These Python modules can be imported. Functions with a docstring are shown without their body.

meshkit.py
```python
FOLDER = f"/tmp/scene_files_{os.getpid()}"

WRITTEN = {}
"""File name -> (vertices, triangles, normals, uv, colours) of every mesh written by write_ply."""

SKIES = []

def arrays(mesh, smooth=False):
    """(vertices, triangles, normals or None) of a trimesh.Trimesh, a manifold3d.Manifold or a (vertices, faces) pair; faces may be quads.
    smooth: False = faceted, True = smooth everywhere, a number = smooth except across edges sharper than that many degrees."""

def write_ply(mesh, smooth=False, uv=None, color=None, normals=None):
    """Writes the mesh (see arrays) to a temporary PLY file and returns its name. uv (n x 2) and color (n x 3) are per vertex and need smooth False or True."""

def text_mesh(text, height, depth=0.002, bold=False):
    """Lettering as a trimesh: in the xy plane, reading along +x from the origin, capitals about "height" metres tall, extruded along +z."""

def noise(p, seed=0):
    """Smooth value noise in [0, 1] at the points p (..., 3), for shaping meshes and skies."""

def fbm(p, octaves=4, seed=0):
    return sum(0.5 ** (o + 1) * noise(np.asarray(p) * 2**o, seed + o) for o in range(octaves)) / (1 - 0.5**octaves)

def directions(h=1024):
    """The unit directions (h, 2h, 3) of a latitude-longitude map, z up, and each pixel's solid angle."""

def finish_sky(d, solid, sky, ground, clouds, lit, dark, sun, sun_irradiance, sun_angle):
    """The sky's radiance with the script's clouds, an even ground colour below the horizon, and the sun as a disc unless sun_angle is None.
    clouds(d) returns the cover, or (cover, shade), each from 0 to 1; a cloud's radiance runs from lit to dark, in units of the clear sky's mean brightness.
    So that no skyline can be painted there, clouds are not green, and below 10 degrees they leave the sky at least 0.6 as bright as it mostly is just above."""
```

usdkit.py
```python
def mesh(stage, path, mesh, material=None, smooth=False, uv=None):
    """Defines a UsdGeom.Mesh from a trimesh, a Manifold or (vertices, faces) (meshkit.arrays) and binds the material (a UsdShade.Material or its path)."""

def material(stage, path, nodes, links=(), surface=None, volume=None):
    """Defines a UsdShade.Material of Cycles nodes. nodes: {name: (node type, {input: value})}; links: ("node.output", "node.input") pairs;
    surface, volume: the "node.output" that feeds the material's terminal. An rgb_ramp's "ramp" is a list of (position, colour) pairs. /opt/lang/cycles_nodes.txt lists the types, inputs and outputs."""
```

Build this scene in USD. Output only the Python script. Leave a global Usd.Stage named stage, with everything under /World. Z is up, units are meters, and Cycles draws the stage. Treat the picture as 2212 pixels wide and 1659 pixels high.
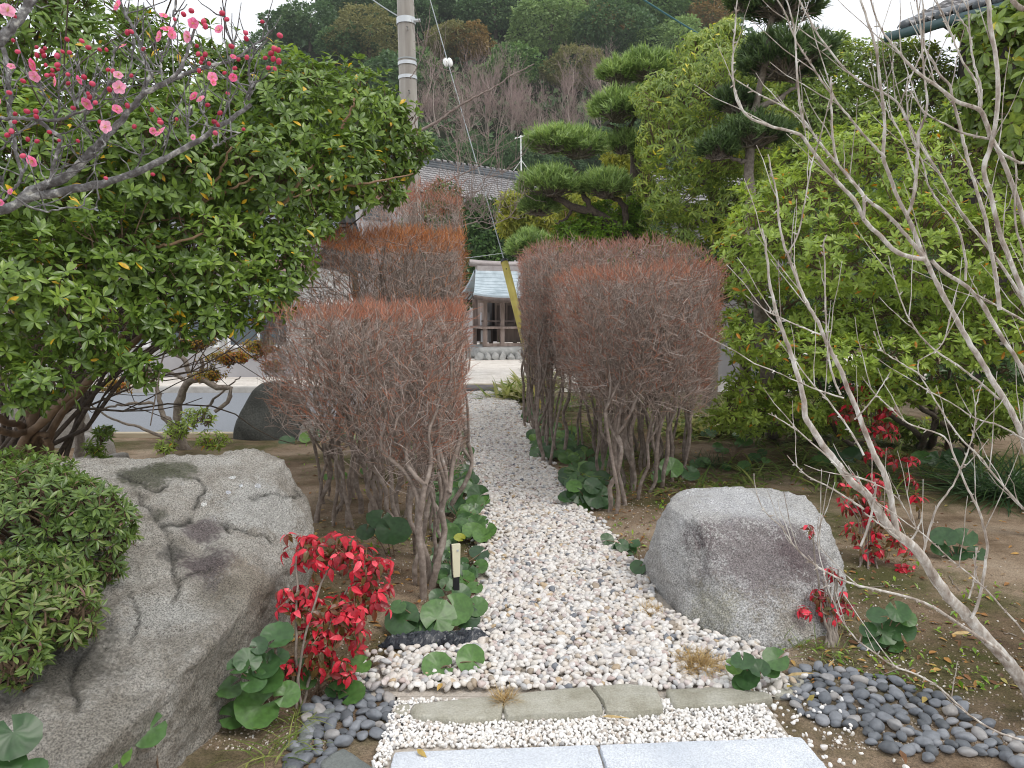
import math
import numpy as np
import trimesh
import usdkit, meshkit
from scipy.interpolate import PchipInterpolator
from pxr import Usd, UsdGeom, UsdLux, UsdShade, Sdf, Gf, Vt

stage = Usd.Stage.CreateInMemory()
UsdGeom.SetStageUpAxis(stage, "Z")
UsdGeom.SetStageMetersPerUnit(stage, 1.0)
world = UsdGeom.Xform.Define(stage, "/World")
stage.SetDefaultPrim(world.GetPrim())

# ------------------------------------------------------------------ camera, sky, sun, exposure
EYE, PITCH, FOC = 1.55, math.radians(5.7), 1600.0        # metres, radians, focal length for a 2212 px wide picture
cam = UsdGeom.Camera.Define(stage, "/World/camera")
cam.AddTranslateOp().Set(Gf.Vec3d(0, 0, EYE))
cam.AddRotateXOp().Set(90 - math.degrees(PITCH))
cam.CreateHorizontalApertureAttr(36.0)
cam.CreateFocalLengthAttr(FOC / 2212 * 36.0)
cam.CreateClippingRangeAttr(Gf.Vec2f(0.05, 3000))
cam.CreateExposureAttr(0.6)

SUN_EL, SUN_AZ = math.radians(56), math.radians(125)      # azimuth = atan2(x, y) of the direction to the sun
sun = UsdLux.DistantLight.Define(stage, "/World/sun")
sun.CreateIntensityAttr(0.32)
sun.CreateAngleAttr(28.0)
sun.CreateColorAttr(Gf.Vec3f(1.0, 0.95, 0.88))
sun.CreateNormalizeAttr(True)
sun.AddRotateZOp().Set(-math.degrees(SUN_AZ))
sun.AddRotateXOp().Set(-(90 - math.degrees(SUN_EL)))
# local -z must point from the sun to the ground: start straight down, tilt about x, then turn to the azimuth
usdkit.material(stage, "/World/Looks/sky_air", {
    "sky": ("sky_texture", {"sky_type": "single_scattering", "sun_disc": False, "sun_elevation": SUN_EL, "sun_rotation": SUN_AZ}),
    "tc": ("texture_coordinate", {}),
    "n": ("noise_texture", {"scale": 2.2, "detail": 5.0, "roughness": 0.55}),
    "r": ("rgb_ramp", {"ramp": [(0.3, (7.0, 7.3, 7.8)), (0.7, (9.0, 9.1, 9.3))]}),
    "m": ("mix_color", {"fac": 0.9, "use_clamp": False}),
    "bg": ("background_shader", {"strength": 0.1}),
}, [("tc.generated", "n.vector"), ("n.fac", "r.fac"), ("sky.color", "m.a"), ("r.color", "m.b"), ("m.result", "bg.color")], surface="bg.background")
sky = UsdLux.DomeLight.Define(stage, "/World/sky")
sky.CreateIntensityAttr(1.0)
UsdShade.MaterialBindingAPI.Apply(sky.GetPrim()).Bind(UsdShade.Material.Get(stage, "/World/Looks/sky_air"))
sky.GetPrim().SetCustomDataByKey("kind", "structure")

# ------------------------------------------------------------------ helpers
CP, SP = math.cos(PITCH), math.sin(PITCH)


def P(x, y, d):
    """The point at horizontal distance d in front of the eye that the picture (2212 x 1659) shows at (x, y)."""
    a, b = (np.asarray(x, float) - 1106) / FOC, (829.5 - np.asarray(y, float)) / FOC
    t = d / (CP + b * SP)
    return np.stack([a * t, np.broadcast_to(np.asarray(d, float), np.shape(t)) + 0 * t, EYE + (b * CP - SP) * t], -1)


def G(x, y, z=0.0):
    """The point at height z seen at (x, y)."""
    a, b = (x - 1106) / FOC, (829.5 - y) / FOC
    t = (z - EYE) / (b * CP - SP)
    return np.array([a * t, (CP + b * SP) * t, z])


def project(p):
    q = np.asarray(p, float) - [0, 0, EYE]
    dep = q[..., 1] * CP - q[..., 2] * SP
    dep_ = np.where(np.abs(dep) < 1e-6, 1e-6, dep)
    return 1106 + FOC * q[..., 0] / dep_, 829.5 - FOC * (q[..., 1] * SP + q[..., 2] * CP) / dep_, dep


def nrm(v):
    v = np.asarray(v, float)
    return v / np.maximum(np.linalg.norm(v, axis=-1, keepdims=True), 1e-9)


USED = {}


def numbered(parent, name):
    k = USED.get((parent, name), 0)
    USED[(parent, name)] = k + 1
    return name if k == 0 else f"{name}_{k:03d}"


class Thing:
    def __init__(s, path, loc):
        s.path, s.loc = path, np.asarray(loc, float)


def custom(prim, **kw):
    for k, v in kw.items():
        if v:
            prim.SetCustomDataByKey({"cat": "category"}.get(k, k), v)


def thing(name, label=None, cat=None, loc=(0, 0, 0), group=None, kind=None):
    path = "/World/" + numbered("/World", name)
    x = UsdGeom.Xform.Define(stage, path)
    x.AddTranslateOp().Set(Gf.Vec3d(*map(float, loc)))
    custom(x.GetPrim(), label=label, cat=cat, group=group, kind=kind)
    return Thing(path, loc)


def put(path, v, f, mat, n=None, rnd=None):
    m = UsdGeom.Mesh.Define(stage, path)
    m.CreatePointsAttr(Vt.Vec3fArray.FromNumpy(np.ascontiguousarray(v, np.float32)))
    f = np.asarray(f, np.int32)
    m.CreateFaceVertexCountsAttr(Vt.IntArray.FromNumpy(np.full(len(f), f.shape[1], np.int32)))
    m.CreateFaceVertexIndicesAttr(Vt.IntArray.FromNumpy(np.ascontiguousarray(f).ravel()))
    m.CreateSubdivisionSchemeAttr("none")
    if n is not None:
        m.CreateNormalsAttr(Vt.Vec3fArray.FromNumpy(np.ascontiguousarray(n, np.float32)))
        m.SetNormalsInterpolation("vertex")
    if rnd is not None:
        rnd = np.broadcast_to(np.asarray(rnd, np.float32), (len(v),))
        UsdGeom.PrimvarsAPI(m).CreatePrimvar("rnd", Sdf.ValueTypeNames.FloatArray, "vertex").Set(Vt.FloatArray.FromNumpy(np.ascontiguousarray(rnd)))
    UsdShade.MaterialBindingAPI.Apply(m.GetPrim()).Bind(UsdShade.Material.Get(stage, "/World/Looks/" + mat))
    return m


def smooth_normals(v, f):
    v, f = np.asarray(v, float), np.asarray(f, int)
    if f.shape[1] == 4:
        f = np.vstack([f[:, [0, 1, 2]], f[:, [0, 2, 3]]])
    fn = np.cross(v[f[:, 1]] - v[f[:, 0]], v[f[:, 2]] - v[f[:, 0]])
    n = np.zeros_like(v)
    for k in range(3):
        np.add.at(n, f[:, k], fn)
    return nrm(n)


def part(t, name, geo, mat, kind=None, label=None, smooth=False, rnd=None, sub=None):
    """geo: trimesh, (v, f) or (v, f, n) or (v, f, n, rnd) in world coordinates. sub: name of the part above."""
    top = t.path + ("/" + sub if sub else "")
    path = top + "/" + numbered(top, name)
    if isinstance(geo, trimesh.Trimesh):
        geo = (np.array(geo.vertices), np.array(geo.faces))
    v, f = geo[0], geo[1]
    n = geo[2] if len(geo) > 2 else None
    if len(geo) > 3 and rnd is None:
        rnd = geo[3]
    if smooth and n is None:
        if smooth is True:
            n = smooth_normals(v, f)
        else:
            v, f, n = meshkit.arrays((v, f), smooth)
    m = put(path, np.asarray(v) - t.loc, f, mat, n, rnd)
    custom(m.GetPrim(), kind=kind, label=label)
    return path.rsplit("/", 1)[1]


def single(name, geo, mat, label=None, cat=None, group=None, kind=None, smooth=False, rnd=None, loc=None):
    """A thing that is one mesh."""
    path = "/World/" + numbered("/World", name)
    if isinstance(geo, trimesh.Trimesh):
        geo = (np.array(geo.vertices), np.array(geo.faces))
    v, f = np.asarray(geo[0], float), geo[1]
    n = geo[2] if len(geo) > 2 else None
    if len(geo) > 3 and rnd is None:
        rnd = geo[3]
    if smooth and n is None:
        if smooth is True:
            n = smooth_normals(v, f)
        else:
            v, f, n = meshkit.arrays((v, f), smooth)
    loc = np.zeros(3) if loc is None else np.asarray(loc, float)
    m = put(path, v - loc, f, mat, n, rnd)
    if loc.any():
        m.AddTranslateOp().Set(Gf.Vec3d(*map(float, loc)))
    custom(m.GetPrim(), label=label, cat=cat, group=group, kind=kind)


def join(gs):
    """Joins (v, f[, n[, rnd]]) tuples."""
    gs = [(np.array(g.vertices), np.array(g.faces)) if isinstance(g, trimesh.Trimesh) else g for g in gs]
    o = np.cumsum([0] + [len(g[0]) for g in gs])
    out = [np.vstack([g[0] for g in gs]), np.vstack([np.asarray(g[1]) + k for g, k in zip(gs, o)])]
    if all(len(g) > 2 and g[2] is not None for g in gs):
        out.append(np.vstack([g[2] for g in gs]))
        if all(len(g) > 3 for g in gs):
            out.append(np.concatenate([np.broadcast_to(g[3], len(g[0])) for g in gs]))
    return tuple(out)


def tubes(pts, r, sides=3, rng=None):
    """pts (N, K, 3), r (N, K): one mesh of N tapered tubes."""
    pts, r = np.asarray(pts, float), np.asarray(r, float)
    if pts.ndim == 2:
        pts, r = pts[None], r[None]
    N, K = pts.shape[:2]
    T = nrm(np.gradient(pts, axis=1))
    main = nrm(pts[:, -1] - pts[:, 0])
    ref = np.where(np.abs(main[:, 2:]) < 0.8, [[0, 0, 1.0]], [[0.8, 0.6, 0]])[:, None]
    U = nrm(np.cross(T, ref))
    V = np.cross(T, U)
    a = np.arange(sides) * 2 * np.pi / sides
    ring = np.cos(a)[None, None, :, None] * U[:, :, None] + np.sin(a)[None, None, :, None] * V[:, :, None]
    v = (pts[:, :, None] + r[:, :, None, None] * ring).reshape(-1, 3)
    i = (np.arange(N * K) * sides).reshape(N, K)[:, :-1, None] + np.arange(sides)
    j = (np.arange(N * K) * sides).reshape(N, K)[:, :-1, None] + (np.arange(sides) + 1) % sides
    q = np.stack([i, j, j + sides, i + sides], -1).reshape(-1, 4)
    f = np.vstack([q[:, [0, 1, 2]], q[:, [0, 2, 3]]])
    rn = np.repeat((rng or np.random.default_rng(1)).random(N), K * sides)
    return v, f, ring.reshape(-1, 3), rn


def curve(pts, K):
    """K points along a smooth curve through pts."""
    pts = np.asarray(pts, float)
    s = np.concatenate([[0], np.cumsum(np.linalg.norm(np.diff(pts, axis=0), axis=1))])
    return PchipInterpolator(s, pts)(np.linspace(0, s[-1], K))


def limb(pts, r0, r1, K=None, sides=7, wob=0.0, seed=0, lump=0.1):
    K = K or 4 * len(pts)
    c = curve(pts, K)
    g = np.random.default_rng(seed)
    if wob:
        c = c + g.normal(0, wob, c.shape) * np.minimum(1, np.arange(K))[:, None]
    r = np.linspace(r0, r1, K) * (1 + lump * g.normal(0, 1, K))
    return tubes(c, r, sides, g)


def frames(d, n):
    """Rotation matrices whose columns are x, y = d, z near n."""
    y = nrm(d)
    x = nrm(np.cross(y, n))
    return np.stack([x, y, np.cross(x, y)], -1)


def leaf_shape(L, W, fold=0.25, droop=0.25, n=3, blunt=0.6):
    """A leaf along +y: folded at its midrib and drooping to its tip."""
    t = np.linspace(0, 1, n + 2)[1:-1]
    w = W / 2 * np.sin(np.pi * t ** blunt) ** 0.8
    z = lambda t: -droop * L * t ** 2
    v = [[0, 0, 0]]
    for a, b in zip(t, w):
        v += [[-b, a * L, z(a) + fold * b], [0, a * L, z(a)], [b, a * L, z(a) + fold * b]]
    v.append([0, L, z(1)])
    f = [[0, 2, 1], [0, 3, 2]]
    for k in range(n - 1):
        a, b = 1 + 3 * k, 4 + 3 * k
        f += [[a, a + 1, b + 1], [a, b + 1, b], [a + 1, a + 2, b + 2], [a + 1, b + 2, b + 1]]
    e = len(v) - 1
    f += [[e - 3, e - 2, e], [e - 2, e - 1, e]]
    return np.array(v, float), np.array(f)


def small_leaf(L, W, fold=0.3):
    return np.array([[0, 0, 0], [-W / 2, L * 0.55, fold * W / 2], [0, L, -0.1 * L], [W / 2, L * 0.55, fold * W / 2]], float), np.array([[0, 2, 1], [0, 3, 2]])


def scatter(shape, pos, R, s, rnd):
    """Copies of (v, f) at pos (N, 3), turned by R (N, 3, 3), scaled by s (N,) or (N, 3)."""
    v, f = shape
    s = np.asarray(s, float)
    s = s[:, None, None] if s.ndim == 1 else s[:, None, :]
    vv = np.einsum("nij,nkj->nki", R, v[None] * s) + np.asarray(pos)[:, None]
    ff = (f[None] + (np.arange(len(pos)) * len(v))[:, None, None]).reshape(-1, f.shape[1])
    return vv.reshape(-1, 3), ff, None, np.repeat(rnd, len(v))


def unit(g, n):
    return nrm(g.normal(0, 1, (n, 3)))


def rosettes(g, c, axis, k, elev=(0.1, 0.7)):
    """k leaves round each of the centres: (pos, direction, normal)."""
    n = len(c)
    ax = nrm(axis)
    u = nrm(np.cross(ax, unit(g, n)))
    w = np.cross(ax, u)
    ph = (np.arange(k)[None] + g.random((n, 1))) * (2 * np.pi / k) + g.normal(0, 0.25, (n, k))
    e = g.uniform(*elev, (n, k))
    rad = np.cos(ph)[..., None] * u[:, None] + np.sin(ph)[..., None] * w[:, None]
    d = np.cos(e)[..., None] * rad + np.sin(e)[..., None] * ax[:, None]
    nn = np.cos(e)[..., None] * ax[:, None] - np.sin(e)[..., None] * rad
    pos = np.repeat(c[:, None], k, 1) + 0.004 * d
    return pos.reshape(-1, 3), d.reshape(-1, 3), nn.reshape(-1, 3)


def blob_points(g, blobs, n, shell=(0.72, 1.02), inside=0.86, rough=0.22, freq=2.0, seed=0, up=-1.0):
    """n points near the surface of a cloud of ellipsoids [(centre, radii)], with their outward directions."""
    C, Rr = np.array([b[0] for b in blobs], float), np.array([np.broadcast_to(b[1], 3) for b in blobs], float)
    area = (Rr[:, 0] * Rr[:, 1] + Rr[:, 0] * Rr[:, 2] + Rr[:, 1] * Rr[:, 2])
    P_, D_ = [], []
    left = n
    while left > 0:
        m = int(left * 1.8) + 50
        k = g.choice(len(blobs), m, p=area / area.sum())
        d = unit(g, m)
        d = d[d[:, 2] > up] if up > -1 else d
        k = k[:len(d)]
        s = g.uniform(*shell, len(d)) * (1 - 1.5 * rough + 2 * rough * meshkit.noise(d * freq + C[k] * 1.7 + 11, seed))
        p = C[k] + d * Rr[k] * s[:, None]
        ok = np.ones(len(p), bool)
        for c, r in zip(C, Rr):
            ok &= ~((((p - c) / r) ** 2).sum(1) < inside ** 2) | (np.abs(c - C[k]).max(1) < 1e-9)
        p, o = p[ok][:left], nrm(d / Rr[k])[ok][:left]
        P_.append(p)
        D_.append(o)
        left -= len(p)
    return np.vstack(P_), np.vstack(D_)


def leaves_to(t, shape, pos, d, nn, s, rnd, mat, parts=300, name="leaf", stuff="foliage", label=None):
    """The leaves that show largest become parts of their own, the rest one part."""
    R = frames(d, nn)
    x, y, dep = project(pos)
    seen = (x > 5) & (x < 2207) & (y > 5) & (y < 1654) & (dep > 0.1)
    score = np.where(seen, s / np.maximum(dep, 0.1), -1)
    order = np.argsort(-score)
    one = order[:parts] if parts else order[:0]
    one = one[score[one] > 0]
    for i in one:
        v, f, _, r = scatter(shape, pos[i:i + 1], R[i:i + 1], np.atleast_1d(s[i:i + 1]), rnd[i:i + 1])
        part(t, name, (v, f, None, r), mat)
    rest = np.setdiff1d(np.arange(len(pos)), one)
    if len(rest):
        part(t, stuff, scatter(shape, pos[rest], R[rest], s[rest], rnd[rest]), mat, kind="stuff" if parts or len(rest) > 300 else None, label=label)


def in_poly(poly, x, y):
    poly = np.asarray(poly, float)
    inside = np.zeros(np.shape(x), bool)
    j = len(poly) - 1
    for i in range(len(poly)):
        xi, yi, xj, yj = *poly[i], *poly[j]
        inside ^= ((yi > y) != (yj > y)) & (x < (xj - xi) * (y - yi) / (yj - yi + 1e-12) + xi)
        j = i
    return inside


def box(x0, x1, y0, y1, z0, z1):
    m = trimesh.creation.box([x1 - x0, y1 - y0, z1 - z0])
    m.apply_translation([(x0 + x1) / 2, (y0 + y1) / 2, (z0 + z1) / 2])
    return m


def refined(m, size):
    a = m.refine_to_length(size).to_mesh()
    return trimesh.Trimesh(np.array(a.vert_properties[:, :3], float), np.array(a.tri_verts), process=True)


def slab(poly, z0, z1, bev=0.01, sub=0.06, rough=0.004, seed=0):
    """A stone of polygonal outline with worn edges."""
    import manifold3d
    m = refined(manifold3d.CrossSection([np.asarray(poly, float)], manifold3d.FillRule.NonZero).extrude(z1 - z0).translate([0, 0, z0]), sub)
    trimesh.smoothing.filter_laplacian(m, lamb=0.4, iterations=max(1, int(bev / 0.004)), volume_constraint=False)
    vv = np.array(m.vertices)
    vv += np.array(m.vertex_normals) * (meshkit.fbm(vv * 9 + 5, 4, seed) - 0.5)[:, None] * 2 * rough
    return vv, np.array(m.faces)


def boulder(points, size=0.03, iters=14, amp=((2.0, 0.06), (7.0, 0.025), (28.0, 0.008)), seed=0, cracks=(), ledge=0.0):
    """A rough stone; cracks are lines of the near face with a width and a depth. Returns also how strongly each point is darkened (along the cracks)."""
    import manifold3d
    m = refined(manifold3d.Manifold.hull_points(np.asarray(points, float)), size)
    trimesh.smoothing.filter_taubin(m, lamb=0.5, nu=0.3, iterations=iters)
    v = np.array(m.vertices)
    n = np.array(m.vertex_normals)
    for k, (fr, a) in enumerate(amp):
        v = v + n * ((meshkit.fbm(v * fr + 3.3, 3, seed + k) - 0.5) * 2 * a)[:, None]
    if ledge:
        q = meshkit.fbm(v * [2.6, 2.6, 5.0] + seed, 3, seed + 7) * 9
        v = v + n * ((np.floor(q) + np.clip((q - np.floor(q)) * 3.2, 0, 1) - q) * ledge)[:, None]
    crack_dark = np.zeros(len(v))  # mask that darkens the colour along narrow cracks
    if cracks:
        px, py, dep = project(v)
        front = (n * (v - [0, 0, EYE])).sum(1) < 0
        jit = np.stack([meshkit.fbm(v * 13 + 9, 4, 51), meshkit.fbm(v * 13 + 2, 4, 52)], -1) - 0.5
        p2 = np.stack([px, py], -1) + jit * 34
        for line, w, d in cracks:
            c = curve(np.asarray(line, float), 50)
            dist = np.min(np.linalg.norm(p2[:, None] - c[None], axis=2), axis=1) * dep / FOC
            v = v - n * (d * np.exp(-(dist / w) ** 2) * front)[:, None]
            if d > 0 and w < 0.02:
                crack_dark = np.maximum(crack_dark, np.exp(-(dist / (w * 0.85)) ** 2) * front * (0.55 + 0.6 * meshkit.noise(v * 25, 77)))
    return v, np.array(m.faces), smooth_normals(v, m.faces), np.clip(crack_dark, 0, 1)


def spot(b, x, y):
    """The point of the stone's near side seen at (x, y)."""
    px, py, dep = project(b[0])
    front = (b[2] * (b[0] - [0, 0, EYE])).sum(1) < 0
    return b[0][np.argmin(np.hypot(px - x, py - y) + np.where(front, 0, 1e6))]


# ------------------------------------------------------------------ materials
def mat(name, nodes, links, surface):
    usdkit.material(stage, "/World/Looks/" + name, nodes, links, surface=surface)


def plain(name, c, rough=0.6, metal=0.0, spec=0.5):
    mat(name, {"p": ("principled_bsdf", {"base_color": c, "roughness": rough, "metallic": metal, "specular_ior_level": spec})}, [], "p.BSDF")


def noisy(name, ramp, scale=20.0, rough=0.7, bump=0.0, bscale=60.0, stretch=(1, 1, 1), detail=6.0, spec=0.4, space="geometry"):
    """A surface of mottled colour with fine relief."""
    nodes = {"g": ("geometry", {}), "mp": ("mapping", {"scale": stretch}), "n": ("noise_texture", {"scale": scale, "detail": detail, "roughness": 0.6}),
             "r": ("rgb_ramp", {"ramp": ramp}), "p": ("principled_bsdf", {"roughness": rough, "specular_ior_level": spec})}
    links = [("g.position", "mp.vector"), ("mp.vector", "n.vector"), ("n.fac", "r.fac"), ("r.color", "p.base_color")]
    if bump:
        nodes["bn"] = ("noise_texture", {"scale": bscale, "detail": 4.0})
        nodes["b"] = ("bump", {"strength": 0.8, "distance": bump})
        links += [("mp.vector", "bn.vector"), ("bn.fac", "b.height"), ("b.normal", "p.normal")]
    mat(name, nodes, links, "p.BSDF")


def leafy(name, ramp, rough=0.4, trans=0.25, tcol=None, spec=0.5, gain=1.0):
    """Leaves: each takes its tone from its own number; some light comes through."""
    ramp = [(q, tuple(min(0.9, c * gain) for c in col)) for q, col in ramp]
    nodes = {"a": ("attribute", {"attribute": "rnd"}), "r": ("rgb_ramp", {"ramp": ramp}), "p": ("principled_bsdf", {"roughness": rough, "specular_ior_level": spec}),
             "g": ("geometry", {}), "n": ("noise_texture", {"scale": 45.0, "detail": 2.0}), "nr": ("rgb_ramp", {"ramp": [(0.3, (0.75, 0.75, 0.75)), (0.7, (1.15, 1.15, 1.15))]}),
             "mu": ("mix_color", {"blend_type": "multiply", "fac": 1.0, "use_clamp": False}),
             "h": ("hsv", {"hue": 0.49, "saturation": 1.05, "value": 1.7}), "t": ("translucent_bsdf", {}), "m": ("mix_closure", {"fac": trans})}
    links = [("a.fac", "r.fac"), ("g.position", "n.vector"), ("n.fac", "nr.fac"), ("r.color", "mu.a"), ("nr.color", "mu.b"), ("mu.result", "p.base_color"), ("mu.result", "h.color"), ("h.color", "t.color"),
             ("p.BSDF", "m.closure1"), ("t.BSDF", "m.closure2")]
    mat(name, nodes, links, "m.closure")


def toned(name, ramp, rough=0.6, spec=0.4, mott=(0.8, 1.15), scale=90.0, bump=0.0, bscale=120.0):
    """Each piece takes its tone from its own number, with a fine mottle."""
    nodes = {"a": ("attribute", {"attribute": "rnd"}), "r": ("rgb_ramp", {"ramp": ramp}), "p": ("principled_bsdf", {"roughness": rough, "specular_ior_level": spec}),
             "g": ("geometry", {}), "n": ("noise_texture", {"scale": scale, "detail": 4.0}), "nr": ("rgb_ramp", {"ramp": [(0.3, (mott[0],) * 3), (0.7, (mott[1],) * 3)]}),
             "mu": ("mix_color", {"blend_type": "multiply", "fac": 1.0, "use_clamp": False})}
    links = [("a.fac", "r.fac"), ("g.position", "n.vector"), ("n.fac", "nr.fac"), ("r.color", "mu.a"), ("nr.color", "mu.b"), ("mu.result", "p.base_color")]
    if bump:
        nodes["bn"] = ("noise_texture", {"scale": bscale, "detail": 4.0})
        nodes["b"] = ("bump", {"strength": 0.8, "distance": bump})
        links += [("g.position", "bn.vector"), ("bn.fac", "b.height"), ("b.normal", "p.normal")]
    mat(name, nodes, links, "p.BSDF")


def granite(name, ramp, patches=(), speck=(0.75, 1.25), scale=260.0, rough=0.75, bump=0.006, big=3.0, crack_dark=None):
    """Speckled stone; patches: (centre, inner radius, outer radius, colour, amount) ragged stains and lichens; dirt: the darker colour mixed in along the cracks."""
    nodes = {"g": ("geometry", {}), "n": ("noise_texture", {"scale": big, "detail": 8.0, "roughness": 0.7}), "r": ("rgb_ramp", {"ramp": ramp}),
             "s": ("noise_texture", {"scale": scale, "detail": 3.0, "roughness": 0.8}), "sr": ("rgb_ramp", {"ramp": [(0.36, (speck[0],) * 3), (0.5, (1, 1, 1)), (0.62, (speck[1],) * 3)]}),
             "mu": ("mix_color", {"blend_type": "multiply", "fac": 1.0, "use_clamp": False}),
             "wn": ("noise_texture", {"scale": 9.0, "detail": 8.0, "roughness": 0.7}), "fn": ("noise_texture", {"scale": 75.0, "detail": 5.0, "roughness": 0.8}),
             "fm": ("math", {"math_type": "multiply_add", "value2": 2.6, "value3": -1.3}),
             "p": ("principled_bsdf", {"roughness": rough, "specular_ior_level": 0.35}),
             "bn": ("noise_texture", {"scale": 70.0, "detail": 8.0, "roughness": 0.75}), "b": ("bump", {"strength": 0.9, "distance": bump})}
    links = [("g.position", "n.vector"), ("n.fac", "r.fac"), ("g.position", "s.vector"), ("s.fac", "sr.fac"), ("sr.color", "mu.b"), ("mu.result", "p.base_color"),
             ("g.position", "bn.vector"), ("bn.fac", "b.height"), ("b.normal", "p.normal"), ("g.position", "wn.vector"), ("g.position", "fn.vector"), ("fn.fac", "fm.value1")]
    last = "r.color"
    for k, (c, r0, r1, col, amt) in enumerate(patches):
        small = r1 < 0.03
        nodes |= {f"d{k}": ("vector_math", {"math_type": "distance", "vector2": tuple(map(float, c))}), f"w{k}": ("math", {"math_type": "multiply_add", "value2": (0.5 if small else 1.5) * r1, "value3": (-0.25 if small else -0.75) * r1}),
                  f"e{k}": ("math", {"math_type": "add"}), f"m{k}": ("map_range", {"from_min": float(r1), "from_max": float(r0), "to_min": 0.0, "to_max": 1.0, "clamp": True}),
                  f"f{k}": ("math", {"math_type": "multiply_add", "value2": 0.25 if small else 1.0}), f"z{k}": ("map_range", {"from_min": 0.38, "from_max": 0.78, "to_min": 0.0, "to_max": amt, "clamp": True}),
                  f"c{k}": ("mix_color", {"b": col})}
        links += [("g.position", f"d{k}.vector1"), ("wn.fac", f"w{k}.value1"), (f"d{k}.value", f"e{k}.value1"), (f"w{k}.value", f"e{k}.value2"), (f"e{k}.value", f"m{k}.value"),
                  ("fm.value", f"f{k}.value1"), (f"m{k}.result", f"f{k}.value3"), (f"f{k}.value", f"z{k}.value"), (f"z{k}.result", f"c{k}.fac"), (last, f"c{k}.a")]
        last = f"c{k}.result"
    if crack_dark:
        nodes |= {"da": ("attribute", {"attribute": "rnd"}), "dc": ("mix_color", {"b": crack_dark})}  # the crack mask in rnd mixes in a darker colour
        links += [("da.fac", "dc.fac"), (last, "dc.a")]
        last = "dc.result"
    links.append((last, "mu.a"))
    mat(name, nodes, links, "p.BSDF")


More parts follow.
